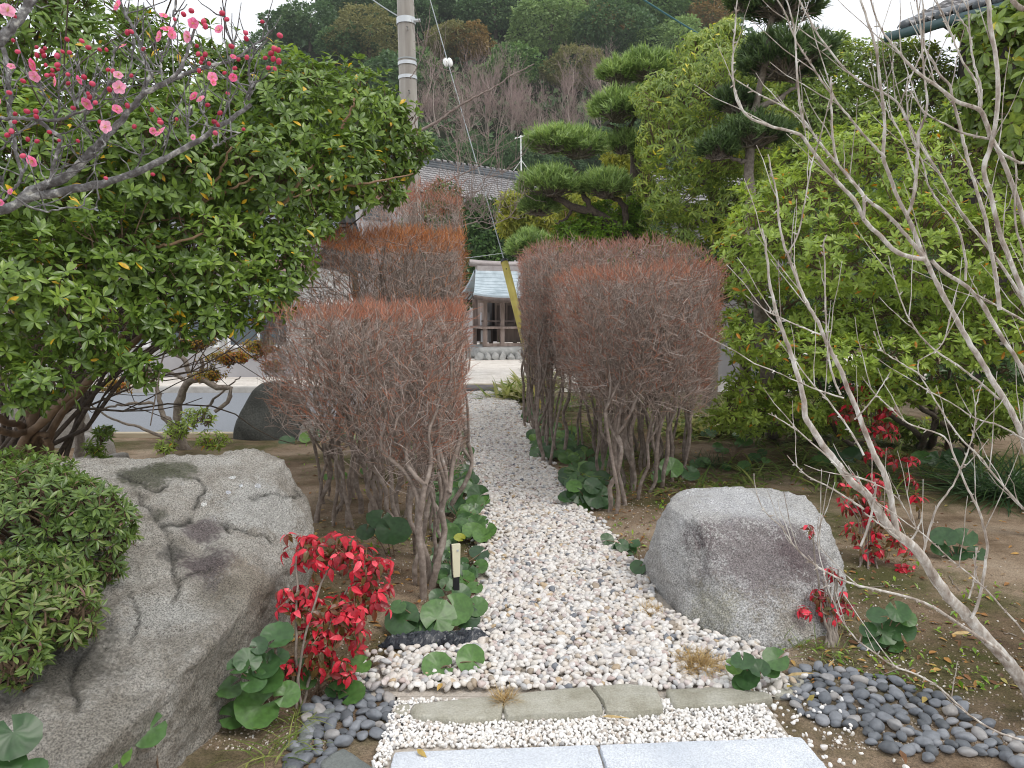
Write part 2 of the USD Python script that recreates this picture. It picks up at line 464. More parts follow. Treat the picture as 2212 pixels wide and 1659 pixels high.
noisy("soil", [(0.25, (0.055, 0.036, 0.022)), (0.45, (0.13, 0.09, 0.056)), (0.62, (0.23, 0.17, 0.115)), (0.8, (0.33, 0.26, 0.18))], scale=1.3, rough=0.95, bump=0.012, bscale=55.0, detail=12.0, spec=0.15)
mat("garden_soil", {
    "g": ("geometry", {}), "n": ("noise_texture", {"scale": 1.1, "detail": 12.0, "roughness": 0.68}), "r": ("rgb_ramp", {"ramp": [(0.28, (0.075, 0.05, 0.032)), (0.43, (0.19, 0.135, 0.088)), (0.55, (0.31, 0.235, 0.165)), (0.72, (0.42, 0.34, 0.255))]}),
    "mn": ("noise_texture", {"scale": 0.75, "detail": 10.0, "roughness": 0.7}), "mr": ("rgb_ramp", {"ramp": [(0.46, (0, 0, 0)), (0.60, (0.85, 0.85, 0.85))]}), "mx": ("mix_color", {"b": (0.062, 0.072, 0.018)}),
    "fn": ("noise_texture", {"scale": 130.0, "detail": 4.0, "roughness": 0.8}), "fr": ("rgb_ramp", {"ramp": [(0.36, (0.55, 0.55, 0.55)), (0.5, (1, 1, 1)), (0.68, (1.5, 1.45, 1.4))]}),
    "mu": ("mix_color", {"blend_type": "multiply", "fac": 1.0, "use_clamp": False}), "p": ("principled_bsdf", {"roughness": 0.95, "specular_ior_level": 0.15}),
    "bn": ("noise_texture", {"scale": 60.0, "detail": 8.0, "roughness": 0.75}), "b": ("bump", {"strength": 1.0, "distance": 0.016})},
    [("g.position", "n.vector"), ("n.fac", "r.fac"), ("g.position", "mn.vector"), ("mn.fac", "mr.fac"), ("mr.color", "mx.fac"), ("r.color", "mx.a"), ("mx.result", "mu.a"),
     ("g.position", "fn.vector"), ("fn.fac", "fr.fac"), ("fr.color", "mu.b"), ("mu.result", "p.base_color"), ("g.position", "bn.vector"), ("bn.fac", "b.height"), ("b.normal", "p.normal")], "p.BSDF")
noisy("gravel_bed", [(0.3, (0.36, 0.32, 0.27)), (0.7, (0.56, 0.51, 0.45))], scale=40.0, rough=0.95, bump=0.01, bscale=90.0, spec=0.1)
mat("far_gravel", {"g": ("geometry", {}), "v": ("voronoi_texture", {"scale": 34.0}), "r": ("rgb_ramp", {"ramp": [(0.0, (0.74, 0.69, 0.63)), (0.5, (0.62, 0.58, 0.53)), (1.0, (0.82, 0.79, 0.74))]}),
    "n": ("noise_texture", {"scale": 3.0, "detail": 6.0}), "nr": ("rgb_ramp", {"ramp": [(0.3, (0.86, 0.84, 0.82)), (0.7, (1.1, 1.1, 1.1))]}), "mu": ("mix_color", {"blend_type": "multiply", "fac": 1.0, "use_clamp": False}),
    "p": ("principled_bsdf", {"roughness": 0.9, "specular_ior_level": 0.2}), "b": ("bump", {"strength": 0.8, "distance": 0.012})},
    [("g.position", "v.vector"), ("v.color", "r.fac"), ("g.position", "n.vector"), ("n.fac", "nr.fac"), ("r.color", "mu.a"), ("nr.color", "mu.b"), ("mu.result", "p.base_color"), ("v.distance", "b.height"), ("b.normal", "p.normal")], "p.BSDF")
noisy("asphalt", [(0.3, (0.17, 0.185, 0.205)), (0.7, (0.26, 0.275, 0.30))], scale=90.0, rough=0.85, bump=0.006, bscale=160.0)
noisy("concrete", [(0.3, (0.34, 0.32, 0.29)), (0.7, (0.5, 0.48, 0.45))], scale=8.0, rough=0.85, bump=0.003)
granite("granite_slab", [(0.3, (0.50, 0.54, 0.60)), (0.7, (0.66, 0.69, 0.73))], speck=(0.7, 1.22), scale=210.0, rough=0.8, bump=0.002)
granite("kerb_granite", [(0.3, (0.25, 0.235, 0.175)), (0.5, (0.37, 0.355, 0.29)), (0.7, (0.48, 0.47, 0.41))], speck=(0.8, 1.2), scale=150.0, bump=0.006, big=5.0)
granite("slate_stone", [(0.3, (0.12, 0.135, 0.13)), (0.7, (0.19, 0.205, 0.195))], speck=(0.85, 1.15), scale=120.0, bump=0.004, big=5.0)
granite("dark_boulder", [(0.3, (0.035, 0.038, 0.034)), (0.6, (0.07, 0.072, 0.064)), (0.8, (0.13, 0.13, 0.115))], speck=(0.6, 1.5), scale=60.0, bump=0.02, big=2.0)
granite("pale_boulder", [(0.3, (0.30, 0.28, 0.25)), (0.7, (0.45, 0.43, 0.40))], speck=(0.8, 1.2), scale=60.0, bump=0.02, big=2.0)

# ------------------------------------------------------------------ ground
SLOPE = -0.069


def along(points):
    q = np.array([G(*p)[:2] for p in points])
    q = q[np.argsort(q[:, 1])]
    return lambda y: np.interp(np.asarray(y, float), q[:, 1], q[:, 0])


edge_l = along([(770, 1520), (785, 1490), (790, 1445), (835, 1415), (1030, 1402), (1046, 1330), (1034, 1200), (1020, 1050), (1010, 900), (1005, 848)])
edge_r = along([(1720, 1520), (1690, 1480), (1640, 1400), (1500, 1372), (1440, 1310), (1385, 1250), (1315, 1170), (1250, 1100), (1183, 1000), (1128, 900), (1102, 848)])


def bed_height(x, y):
    """The garden soil: low mounds between the path, the asphalt and the court."""
    x, y = np.asarray(x, float), np.asarray(y, float)
    d = np.maximum(edge_l(y) - x, x - edge_r(y))
    m = np.clip(d / 0.5, 0, 1) * np.clip((y - 2.8) / 0.6, 0, 1) * np.clip((13.6 - y) / 1.0, 0, 1)
    m = m * np.where(x < -2.2, np.clip((8.9 - y) / 0.5, 0, 1), 1.0)
    q = np.stack([x, y, 0 * x], -1)
    return -0.012 + m * (0.03 + 0.09 * (meshkit.fbm(q * 0.9 + 4, 3, 2) - 0.45) + 0.02 * (meshkit.fbm(q * 9 + 1, 3, 4) - 0.5))


xs = np.unique(np.concatenate([-np.geomspace(5, 600, 22)[::-1], np.arange(-5, 5.01, 0.055), np.geomspace(5, 600, 22)]).round(4))
ys = np.unique(np.concatenate([[-60, -20, -5, 0, 1.5], np.arange(2.0, 14.01, 0.055), np.geomspace(14.1, 900, 26)]).round(4))
gx, gy = np.meshgrid(xs, ys)
gv = np.stack([gx, gy, bed_height(gx, gy)], -1).reshape(-1, 3)
ii = np.arange(len(xs) * len(ys)).reshape(len(ys), len(xs))
gf = np.stack([ii[:-1, :-1], ii[:-1, 1:], ii[1:, 1:], ii[1:, :-1]], -1).reshape(-1, 4)
single("ground", (gv, gf), "garden_soil", kind="structure", smooth=True)

court = np.array([[-9, 14.0, 0], [12, 14.0, 0], [12, 40, 0], [-9, 40, 0]], float)
single("gravel_court", (court, [[0, 1, 2, 3]]), "far_gravel", kind="structure")
asph = np.array([[-14, 9.15, -0.004], [-2.5, 9.15, -0.004], [-2.2, 13.9, -0.004], [-14, 13.9, -0.004]])
single("asphalt_road", (asph, [[0, 1, 2, 3]]), "asphalt", kind="structure")
single("asphalt_kerb", box(-14, -2.6, 13.9, 14.15, -0.05, 0.1), "concrete", kind="structure")
yard = np.array([[-40, 14.15, 0.004], [-9, 14.15, 0.004], [-9, 30, 0.004], [-40, 30, 0.004]])
single("concrete_yard", (yard, [[0, 1, 2, 3]]), "concrete", kind="structure")
noisy("weathered_wood", [(0.3, (0.16, 0.125, 0.10)), (0.5, (0.26, 0.21, 0.175)), (0.7, (0.36, 0.305, 0.265))], scale=14.0, rough=0.85, bump=0.004, bscale=30.0, stretch=(1, 1, 0.12))
noisy("pale_timber", [(0.3, (0.34, 0.28, 0.19)), (0.7, (0.48, 0.42, 0.31))], scale=14.0, rough=0.85, bump=0.003, stretch=(0.15, 1, 1))
for x0, x1 in ((-7.2, -4.95), (-4.93, -3.4)):
    b = box(x0, x1, 8.98, 9.1, -0.03, 0.045)
    single("edging_board", b, "pale_timber", ["pale timber edging along the asphalt, longer left length", "pale timber edging along the asphalt, right length by the twisted shrub"][x0 > -6], "edging", smooth=30)

# ------------------------------------------------------------------ path pebbles
toned("pebble", [(0.0, (0.66, 0.63, 0.59)), (0.18, (0.74, 0.72, 0.69)), (0.34, (0.60, 0.54, 0.48)), (0.5, (0.66, 0.62, 0.56)), (0.60, (0.72, 0.70, 0.68)), (0.70, (0.50, 0.40, 0.365)), (0.80, (0.42, 0.42, 0.42)), (0.88, (0.54, 0.54, 0.54)), (0.94, (0.50, 0.38, 0.24)), (1.0, (0.18, 0.19, 0.21))], rough=0.62, mott=(0.82, 1.12), scale=70.0)
toned("white_chip", [(0.0, (0.70, 0.67, 0.62)), (0.4, (0.82, 0.80, 0.77)), (0.8, (0.86, 0.85, 0.83)), (0.93, (0.55, 0.48, 0.41)), (1.0, (0.35, 0.34, 0.33))], rough=0.7, mott=(0.85, 1.1), scale=90.0)
toned("dark_pebble", [(0.0, (0.09, 0.098, 0.108)), (0.5, (0.165, 0.178, 0.198)), (0.85, (0.24, 0.25, 0.27)), (1.0, (0.34, 0.32, 0.30))], rough=0.55, mott=(0.85, 1.15), scale=60.0)


def stone_shape(seed, sub=1, rough=0.35, angular=False):
    m = trimesh.creation.icosphere(subdivisions=sub)
    v = np.array(m.vertices)
    g = np.random.default_rng(seed)
    v = v * (1 + rough * 2 * (meshkit.noise(v * 1.3 + g.uniform(0, 50, 3), seed) - 0.5))[:, None]
    if angular:
        for _ in range(6):
            d = unit(g, 1)[0]
            h = g.uniform(0.5, 0.8)
            v -= np.maximum(v @ d - h, 0)[:, None] * d
    return v, np.array(m.faces)


SHAPES = [stone_shape(100 + k) for k in range(12)]
CHIPS = [stone_shape(200 + k, 1, 0.3, True) for k in range(10)]


def turns(g, n, flat=0.45):
    """Rotations of stones that mostly lie on their flat side."""
    z = nrm(np.stack([g.normal(0, flat, n), g.normal(0, flat, n), np.ones(n)], -1))
    a = g.uniform(0, 2 * np.pi, n)
    x = np.stack([np.cos(a), np.sin(a), 0 * a], -1)
    y = nrm(np.cross(z, x))
    return np.stack([np.cross(y, z), y, z], -1)


def instancer(path, shapes, tones, matname, pos, R, s, kind_idx):
    """One PointInstancer of stones: shapes x tones prototypes."""
    pi = UsdGeom.PointInstancer.Define(stage, path)
    rel = pi.CreatePrototypesRel()
    for k, (sh, t) in enumerate(zip(shapes, tones)):
        m = put(f"{path}/stone_kind_{k:02d}", sh[0], sh[1], matname, smooth_normals(*sh), t)
        rel.AddTarget(m.GetPath())
    from scipy.spatial.transform import Rotation
    q = Rotation.from_matrix(R).as_quat()
    pi.CreatePositionsAttr(Vt.Vec3fArray.FromNumpy(pos.astype(np.float32)))
    pi.CreateOrientationsAttr(Vt.QuathArray([Gf.Quath(float(a[3]), float(a[0]), float(a[1]), float(a[2])) for a in q]))
    pi.CreateScalesAttr(Vt.Vec3fArray.FromNumpy(s.astype(np.float32)))
    pi.CreateProtoIndicesAttr(Vt.IntArray.FromNumpy(kind_idx.astype(np.int32)))
    custom(pi.GetPrim(), kind="stuff")


def stones_to(t, name, stuff, shapes, matname, pos, R, s, tone, one_by_one=300):
    """The stones that show largest are parts of their own; the rest is one instancer."""
    g = np.random.default_rng(len(pos))
    x, y, dep = project(pos)
    seen = (x > 0) & (x < 2212) & (y > 0) & (y < 1659)
    order = np.argsort(-np.where(seen, s.max(1) / dep + pos[:, 2] * 0.1, -1))[:one_by_one]
    order = order[seen[order]]
    kinds = g.integers(0, len(shapes), len(pos))
    for i in order:
        v, f = shapes[kinds[i]]
        v = (v * s[i]) @ R[i].T + pos[i]
        part(t, name, (v, f, smooth_normals(v, f)), matname, rnd=tone[i])
    rest = np.setdiff1d(np.arange(len(pos)), order)
    if len(rest):
        nk = 48
        tt = np.sort(tone)[np.linspace(0, len(tone) - 1, nk).astype(int)]
        g.shuffle(tt)
        sh = [shapes[k % len(shapes)] for k in range(nk)]
        instancer(t.path + "/" + numbered(t.path, stuff), sh, tt, matname, pos[rest] - t.loc, R[rest], s[rest], g.integers(0, nk, len(rest)))


path_ = thing("gravel_path", kind="structure")
yy = np.linspace(2.84, 14.0, 60)
jl, jr = edge_l(yy) - 0.02, edge_r(yy) + 0.02
bed = np.vstack([np.stack([jl, yy, 0 * yy + 0.002], -1), np.stack([jr, yy, 0 * yy + 0.002], -1)])
n_ = len(yy)
part(path_, "gravel_bed", (bed, [[k, n_ + k, n_ + k + 1, k + 1] for k in range(n_ - 1)]), "gravel_bed")
g = np.random.default_rng(11)
sp = 0.0268
ax, ay = np.meshgrid(np.arange(-1.3, 1.4, sp), np.arange(2.885, 13.9, sp * 0.87))
ax = ax + (np.arange(len(ax)) % 2)[:, None] * sp / 2
ax, ay = (ax + g.normal(0, 0.006, ax.shape)).ravel(), (ay + g.normal(0, 0.006, ay.shape)).ravel()
wob = 0.08 * (meshkit.fbm(np.stack([ax * 0 + 3, ay * 2.2, ax * 0], -1), 4, 9) - 0.5) * 2
wob2 = 0.07 * (meshkit.fbm(np.stack([ax * 0 + 9, ay * 2.2, ax * 0], -1), 4, 19) - 0.5) * 2
edge = np.minimum(ax - edge_l(ay) - wob, edge_r(ay) + wob2 - ax)
keep = (edge > 0) | ((edge > -0.09) & (g.random(len(ax)) < 0.16 * np.exp(edge / 0.05) * 2))
keep &= ~((((ax - 1.16) / 0.40) ** 2 + ((ay - 3.82) / 0.42) ** 2) < 1)
keep &= ~((ay < 3.3) & (edge < 0.14) & (g.random(len(ax)) < 0.45))
ax, ay = ax[keep], ay[keep]
n = len(ax)
size = np.stack([g.uniform(0.015, 0.025, n), g.uniform(0.012, 0.019, n), g.uniform(0.009, 0.014, n)], -1) * g.uniform(0.75, 1.2, (n, 1))
size *= np.where(g.random(n) < 0.06, 1.3, 0.94)[:, None]
pos = np.stack([ax, ay, 0.008 + g.uniform(0, 0.018, n) + 0.012 * meshkit.noise(np.stack([ax * 6, ay * 6, 0 * ax], -1), 3)], -1)
stones_to(path_, "pebble", "far_pebbles", SHAPES, "pebble", pos, turns(g, n), size, g.random(n) ** 1.25)

strip = thing("white_gravel_strip", kind="structure")
sx0, sx1 = -0.46, 1.08
part(strip, "gravel_bed", (np.array([[sx0, 2.2, 0.001], [1.03, 2.2, 0.001], [1.0, 2.84, 0.001], [sx0, 2.84, 0.001]]), [[0, 1, 2, 3]]), "gravel_bed")
ax, ay = np.meshgrid(np.arange(-0.62, 1.75, 0.0125), np.arange(2.2, 2.9, 0.011))
ax, ay = (ax + g.normal(0, 0.004, ax.shape)).ravel(), (ay + g.normal(0, 0.004, ay.shape)).ravel()
wl = -0.47 + 0.05 * (meshkit.fbm(np.stack([ay * 5, ay * 0, ay * 0 + 2], -1), 3) - 0.5)
wr = 1.0 + 0.16 * (meshkit.fbm(np.stack([ay * 4, ay * 0, ay * 0 + 7], -1), 3) - 0.5)
pr = np.where((ax < wl) | ((ay > 2.80) & (ax < 0.92)), 0, np.where(ax > wr, 0.22 * np.exp(-(ax - wr) / 0.12), 1.0))
keep = (g.random(len(ax)) < pr) & ~((ax > -0.42) & (ax < 1.02) & (ay < 2.488 + 0.02 * ax))
ax, ay = ax[keep], ay[keep]
n = len(ax)
size = np.stack([g.uniform(0.007, 0.0105, n), g.uniform(0.006, 0.0085, n), g.uniform(0.005, 0.0075, n)], -1) * g.uniform(0.75, 1.25, (n, 1))
size *= np.where(g.random(n) < 0.04, 1.6, 1.0)[:, None]
pos = np.stack([ax, ay, 0.005 + g.uniform(0, 0.012, n)], -1)
stones_to(strip, "chip", "small_chips", CHIPS, "white_chip", pos, turns(g, n, 1.0), size, g.random(n))


def pebble_bed(label, poly, count, seed, sparse=1.0):
    t = thing("dark_pebble_bed", label, "pebble bed")
    g = np.random.default_rng(seed)
    pts = np.array([G(*p)[:2] for p in poly])
    got, tries = [], 0
    while len(got) < count and tries < 40000:
        tries += 1
        p = g.uniform(pts.min(0), pts.max(0))
        if not in_poly(pts, p[0], p[1]):
            continue
        a = g.uniform(0.021, 0.036)
        if all((p[0] - q[0]) ** 2 + (p[1] - q[1]) ** 2 > (0.72 * (a + q[2])) ** 2 for q in got):
            got.append((p[0], p[1], a))
    got = np.array(got)
    n = len(got)
    size = np.stack([got[:, 2], got[:, 2] * g.uniform(0.62, 0.85, n), got[:, 2] * g.uniform(0.4, 0.58, n)], -1)
    pos = np.stack([got[:, 0], got[:, 1], size[:, 2] * 0.8 + np.maximum(bed_height(got[:, 0], got[:, 1]), -0.01)], -1)
    smooth_shapes = [stone_shape(300 + k, 2, 0.22) for k in range(8)]
    R = turns(g, n, 0.2)
    for i in range(n):
        v, f = smooth_shapes[i % 8]
        v = (v * size[i]) @ R[i].T + pos[i]
        part(t, "pebble", (v, f, smooth_normals(v, f)), "dark_pebble", rnd=g.random())


pebble_bed("bed of smooth dark grey pebbles spilling right of the pale slabs", [(1690, 1475), (1740, 1440), (1870, 1455), (1960, 1480), (2070, 1510), (2110, 1550), (2212, 1600), (2212, 1640), (2100, 1625), (1990, 1640), (1880, 1615), (1870, 1570), (1770, 1560), (1700, 1520)], 150, 5)
pebble_bed("heap of smooth dark grey pebbles beside the red nandina, left of the pale slabs", [(790, 1470), (830, 1490), (868, 1545), (858, 1610), (760, 1585), (735, 1620), (720, 1659), (612, 1659), (640, 1600), (660, 1540), (690, 1505), (740, 1500)], 82, 6)
g = np.random.default_rng(31)
for k, (x, y, lab) in enumerate([(668, 1540, "single dark pebble on soil, leftmost of the three strays by the grass"), (2200, 1655, "dark pebble at the lower right corner, away from its bed"), (1870, 1405, "grey stone against the leopard plant right of the boulder"), (1490, 1335, "round grey stone at the foot of the flat topped boulder")]):
    v, f = stone_shape(400 + k, 2, 0.2)
    c = G(x, y)
    v = v * [0.034, 0.027, 0.02] + [c[0], c[1], 0.016]
    single("dark_pebble", (v, f, smooth_normals(v, f)), "dark_pebble", lab, "pebble", rnd=0.4 + 0.15 * k, loc=c)

# ------------------------------------------------------------------ kerb stones and slabs


def kerb(poly, z1, matname, label, name="kerb_stone", cat="kerb stone", seed=0, z0=-0.05, bev=0.008, sub=0.018, rough=0.006):
    pts = [tuple(G(x, y, z1)[:2]) for x, y in poly]
    c = np.mean(pts, 0)
    v, f = slab(pts, z0, z1, bev, sub, rough, seed)
    single(name, (v, f), matname, label, cat, smooth=40, loc=(c[0], c[1], 0))


kerb([(893, 1516), (1075, 1499), (1090, 1512), (1082, 1548), (1000, 1552), (895, 1545), (884, 1530)], 0.035, "kerb_granite", "mossy kerb stone left of the dry grass wisp", seed=1)
kerb([(1092, 1497), (1275, 1481), (1300, 1512), (1305, 1533), (1180, 1541), (1094, 1546), (1086, 1520)], 0.04, "kerb_granite", "long kerb stone right of the dry grass wisp, cracked off at its right end", seed=2)
kerb([(1280, 1481), (1350, 1474), (1418, 1482), (1434, 1530), (1370, 1535), (1309, 1534), (1304, 1512)], 0.042, "kerb_granite", "short kerb stone with a brown stain, middle of the row", seed=3)
kerb([(1436, 1486), (1540, 1480), (1660, 1493), (1672, 1505), (1600, 1518), (1460, 1525), (1448, 1510)], 0.03, "kerb_granite", "pale yellowish kerb stone at the right end of the row", seed=4)
kerb([(1660, 1460), (1720, 1452), (1740, 1468), (1705, 1500), (1672, 1500)], 0.012, "kerb_granite", "small sunken stone between the kerb and the right pebble bed", seed=5)
kerb([(850, 1521), (884, 1517), (890, 1530), (878, 1545), (850, 1540)], 0.02, "kerb_granite", "little end stone at the left of the kerb", seed=6)
kerb([(690, 1640), (740, 1612), (800, 1650), (850, 1720), (760, 1800), (700, 1740)], 0.03, "slate_stone", "flat greenish grey stone among the left dark pebbles", name="flat_stone", cat="stone", seed=7)
kerb([(620, 1640), (655, 1560), (690, 1530), (740, 1520), (700, 1545), (672, 1590), (640, 1659), (610, 1690)], 0.012, "slate_stone", "thin curved edging stone sunk in soil round the left pebbles", name="flat_stone", cat="stone", seed=8)
zs = 0.022
A_, B_, C_ = G(852, 1622, zs)[:2], G(1289, 1607, zs)[:2], G(1732, 1590, zs)[:2]
J_ = G(1320, 1700, zs)[:2]
low = lambda p, q: p + (q - p) * (p[1] - 0.5) / (p[1] - q[1])
D_ = G(1790, 1659, zs)[:2]
sl = [low(A_, np.array([A_[0], 1.0])), low(B_, J_), B_, A_]
sr = [low(B_, J_) + [0.008, 0], low(C_, D_), C_, B_ + [0.008, 0.001]]
for pl, lab, s in ((sl, "pale speckled granite slab left of the joint", 1), (sr, "pale speckled granite slab right of the joint with a clipped corner", 2)):
    c = np.mean(pl, 0)
    v, f = slab(pl, -0.06, 0.022, 0.004, 0.025, 0.0012, s)
    single("paving_slab", (v, f), "granite_slab", lab, "paving slab", smooth=40, loc=(*c, 0))

# ------------------------------------------------------------------ the wooded hill
noisy("hill_floor", [(0.3, (0.012, 0.018, 0.009)), (0.55, (0.03, 0.034, 0.018)), (0.75, (0.07, 0.055, 0.035))], scale=0.35, rough=0.95, spec=0.1, detail=10)
hill_green = [(0.0, (0.022, 0.045, 0.014)), (0.45, (0.05, 0.092, 0.028)), (0.8, (0.085, 0.135, 0.04)), (1.0, (0.13, 0.18, 0.06))]
leafy("hill_leaf_dark", [(0.0, (0.014, 0.03, 0.012)), (0.5, (0.032, 0.06, 0.022)), (1.0, (0.065, 0.10, 0.035))], rough=0.5, gain=2.3)
leafy("hill_leaf_green", hill_green, rough=0.5, gain=2.2)
leafy("hill_leaf_pale", [(0.0, (0.045, 0.08, 0.025)), (0.5, (0.10, 0.15, 0.05)), (1.0, (0.18, 0.24, 0.09))], rough=0.5, gain=1.9)
leafy("hill_leaf_olive", [(0.0, (0.05, 0.055, 0.02)), (0.5, (0.11, 0.11, 0.04)), (1.0, (0.18, 0.17, 0.07))], rough=0.6, gain=1.8)
leafy("hill_leaf_rust", [(0.0, (0.07, 0.045, 0.015)), (0.5, (0.15, 0.10, 0.03)), (1.0, (0.22, 0.17, 0.05))], rough=0.6, gain=1.5)
noisy("bark_grey", [(0.3, (0.13, 0.105, 0.085)), (0.7, (0.30, 0.26, 0.22))], scale=30.0, rough=0.9, bump=0.004)
noisy("bark_dark", [(0.3, (0.055, 0.042, 0.033)), (0.7, (0.14, 0.11, 0.085))], scale=30.0, rough=0.9, bump=0.004)
noisy("bark_bare", [(0.3, (0.30, 0.24, 0.20)), (0.7, (0.48, 0.41, 0.36))], scale=3.0, rough=0.9)
noisy("twig_rosy", [(0.3, (0.26, 0.185, 0.165)), (0.7, (0.42, 0.32, 0.29))], scale=2.0, rough=0.9)


def hill_z(x, y):
    x, y = np.asarray(x, float), np.asarray(y, float)
    q = np.stack([x * 0.03, y * 0.03, 0 * x + 3], -1)
    slope = np.maximum(0, (y - 46) * 0.78)
    ridge = 72 - np.where(x < 6, 1.08, 1.5) * np.abs(x - 6) - 0.002 * (x - 6) ** 2
    ridge = np.maximum(ridge, 6)
    z = -0.5 + slope - np.log1p(np.exp((slope - ridge) / 4)) * 4 * 1.15
    return z + 5 * (meshkit.fbm(q, 3, 4) - 0.5) * np.clip((y - 46) / 15, 0, 1)


hx, hy = np.meshgrid(np.linspace(-140, 150, 110), np.linspace(45, 260, 80))
hv = np.stack([hx, hy, np.maximum(hill_z(hx, hy), -2)], -1).reshape(-1, 3)
ii = np.arange(hx.size).reshape(hx.shape)
single("hill", (hv, np.stack([ii[:-1, :-1], ii[:-1, 1:], ii[1:, 1:], ii[1:, :-1]], -1).reshape(-1, 4)), "hill_floor", kind="structure", smooth=True)


g = np.random.default_rng(70)
n = 42000
cx, cy = g.uniform(-70, 75, n), g.uniform(46, 150, n)
cz = hill_z(cx, cy)
cp = np.stack([cx, cy, cz + g.uniform(-0.2, 1.3, n) * (0.4 + meshkit.noise(np.stack([cx, cy, cz], -1) * 0.3, 5))], -1)
px_, py_, _ = project(cp)
cp = cp[(px_ > 400) & (px_ < 2100) & (py_ > -300)]
n = len(cp)
single("hill_undergrowth", scatter(small_leaf(1.0, 0.7), cp, frames(unit(g, n) + [0, 0, 0.3], unit(g, n) + [0, -0.6, 0.8]), g.uniform(0.4, 0.9, n), np.clip(0.6 * meshkit.noise(cp * 0.25, 8) + 0.4 * g.random(n), 0, 1)), "hill_leaf_dark", kind="stuff",
       label="low dark green undergrowth covering the wooded hill", cat="undergrowth")


def class_tree(name, build):
    prim = stage.CreateClassPrim("/World/" + name)
    t = Thing("/World/" + name, (0, 0, 0))
    build(t)
    return t


def crown_cloud(g, R, H, n, leaf, lobes, seed, droop=0.2):
    """Leaf clumps of a round crown about R wide and H tall, standing on z = 0.3 H."""
    blobs = [((0, 0, H * 0.6), (R * 0.62, R * 0.62, H * 0.36))]
    for k in range(lobes):
        a, e = g.uniform(0, 2 * np.pi), g.uniform(-0.15, 1.2)
        blobs.append(((R * 0.62 * np.cos(a) * np.cos(e), R * 0.62 * np.sin(a) * np.cos(e), H * (0.52 + 0.32 * np.sin(e))), R * g.uniform(0.28, 0.44)))
    p, o = blob_points(g, blobs, n, shell=(0.75, 1.05), rough=0.3, freq=3, seed=seed)
    d = nrm(o + 0.8 * unit(g, n) - [0, 0, droop])
    nn = nrm(o + 0.6 * unit(g, n) + [0, 0, 0.5])
    s = g.uniform(0.6, 1.3, n) * leaf
    lightness = np.clip(0.5 * meshkit.noise(p * (2.2 / R) + 5, seed) + 0.5 * g.random(n), 0, 1)
    return scatter(small_leaf(1.0, 0.62), p, frames(d, nn), s, lightness)


def make_round(seed, matname, n=5200, leaf=0.42, lobes=11):
    def build(t):
        g = np.random.default_rng(seed)
        part(t, "trunk", tubes(curve([(0, 0, -1.5), (0.2, 0.1, 2.5), (0, 0, 6)], 6), np.linspace(0.35, 0.15, 6), 6), "bark_dark")
        part(t, "crown", crown_cloud(g, 4.6, 9.0, n, leaf, lobes, seed), matname)
    return build


KINDS = {}
for nm, mt, sd, kw in (("dark", "hill_leaf_dark", 1, {}), ("green", "hill_leaf_green", 2, {}), ("pale", "hill_leaf_pale", 3, {}), ("olive", "hill_leaf_olive", 4, {"n": 6500, "leaf": 0.32}), ("rust", "hill_leaf_rust", 5, {"n": 5200, "leaf": 0.36})):
    KINDS[nm] = [class_tree(f"{nm}_tree_class", make_round(sd, mt, **kw)), class_tree(f"{nm}_tree_class_second", make_round(sd + 20, mt, lobes=15, **kw))]


def grow(start, d, L, r, lev, g, out, up=0.12, spread=0.6, kids=3, wig=0.14, K=5, shrink=(0.55, 0.8), kr=0.55):
    pts, dd = [np.asarray(start, float)], nrm(d)
    for _ in range(K - 1):
        dd = nrm(dd + g.normal(0, wig, 3) + [0, 0, up])
        pts.append(pts[-1] + dd * L / (K - 1))
    out.append((np.array(pts), np.linspace(r, r * 0.5, K), lev))
    if lev > 0:
        for _ in range(kids):
            i = g.integers(1, K)
            grow(pts[i], dd + g.normal(0, spread, 3), L * g.uniform(*shrink), r * kr * g.uniform(0.8, 1.1), lev - 1, g, out, up, spread, kids, wig, K, shrink, kr)


def make_bare(seed):
    def build(t):
        g = np.random.default_rng(seed)
        out = []
        for k in range(g.integers(2, 5)):
            a = g.uniform(0, 6.28)
            grow((0.4 * np.cos(a), 0.4 * np.sin(a), -1), (0.28 * np.cos(a), 0.28 * np.sin(a), 1), g.uniform(4.5, 6.5), g.uniform(0.11, 0.17), 4, g, out, up=0.16, spread=0.5, kids=4)
        for lv, nm, mt in ((4, "trunk", "bark_bare"), (3, "branch", "bark_bare")):
            for p, r, l in out:
                if l == lv:
                    part(t, nm, tubes(p, r, 5), mt)
        rest = [o for o in out if o[2] < 3]
        P_, R_ = np.array([o[0] for o in rest]), np.maximum(np.array([o[1] for o in rest]), 0.012)
        part(t, "twigs", tubes(P_, R_, 3)[:3], "twig_rosy", kind="stuff")
    return build


BARE = [class_tree(f"bare_tree_class_{w}", make_bare(40 + k)) for k, w in enumerate(("a", "b", "c"))]


def copy_of(proto, name, label, cat, loc, rz, sc, group=None):
    path = "/World/" + numbered("/World", name)
    x = UsdGeom.Xform.Define(stage, path)
    x.AddTranslateOp().Set(Gf.Vec3d(*map(float, loc)))
    x.AddRotateZOp().Set(float(rz))
    x.AddScaleOp().Set(Gf.Vec3f(*map(float, np.broadcast_to(sc, 3))))
    x.GetPrim().GetReferences().AddInternalReference(proto.path)
    x.GetPrim().SetInstanceable(True)
    custom(x.GetPrim(), label=label, cat=cat, group=group)


def on_hill(x, y):
    """Where the hill is met by the line of sight through (x, y)."""
    d = np.linspace(47, 200, 700)
    p = P(np.full(700, x), np.full(700, y), d)
    hit = np.nonzero(p[:, 2] < hill_z(p[:, 0], p[:, 1]))[0]
    return p[hit[0]] if len(hit) else None


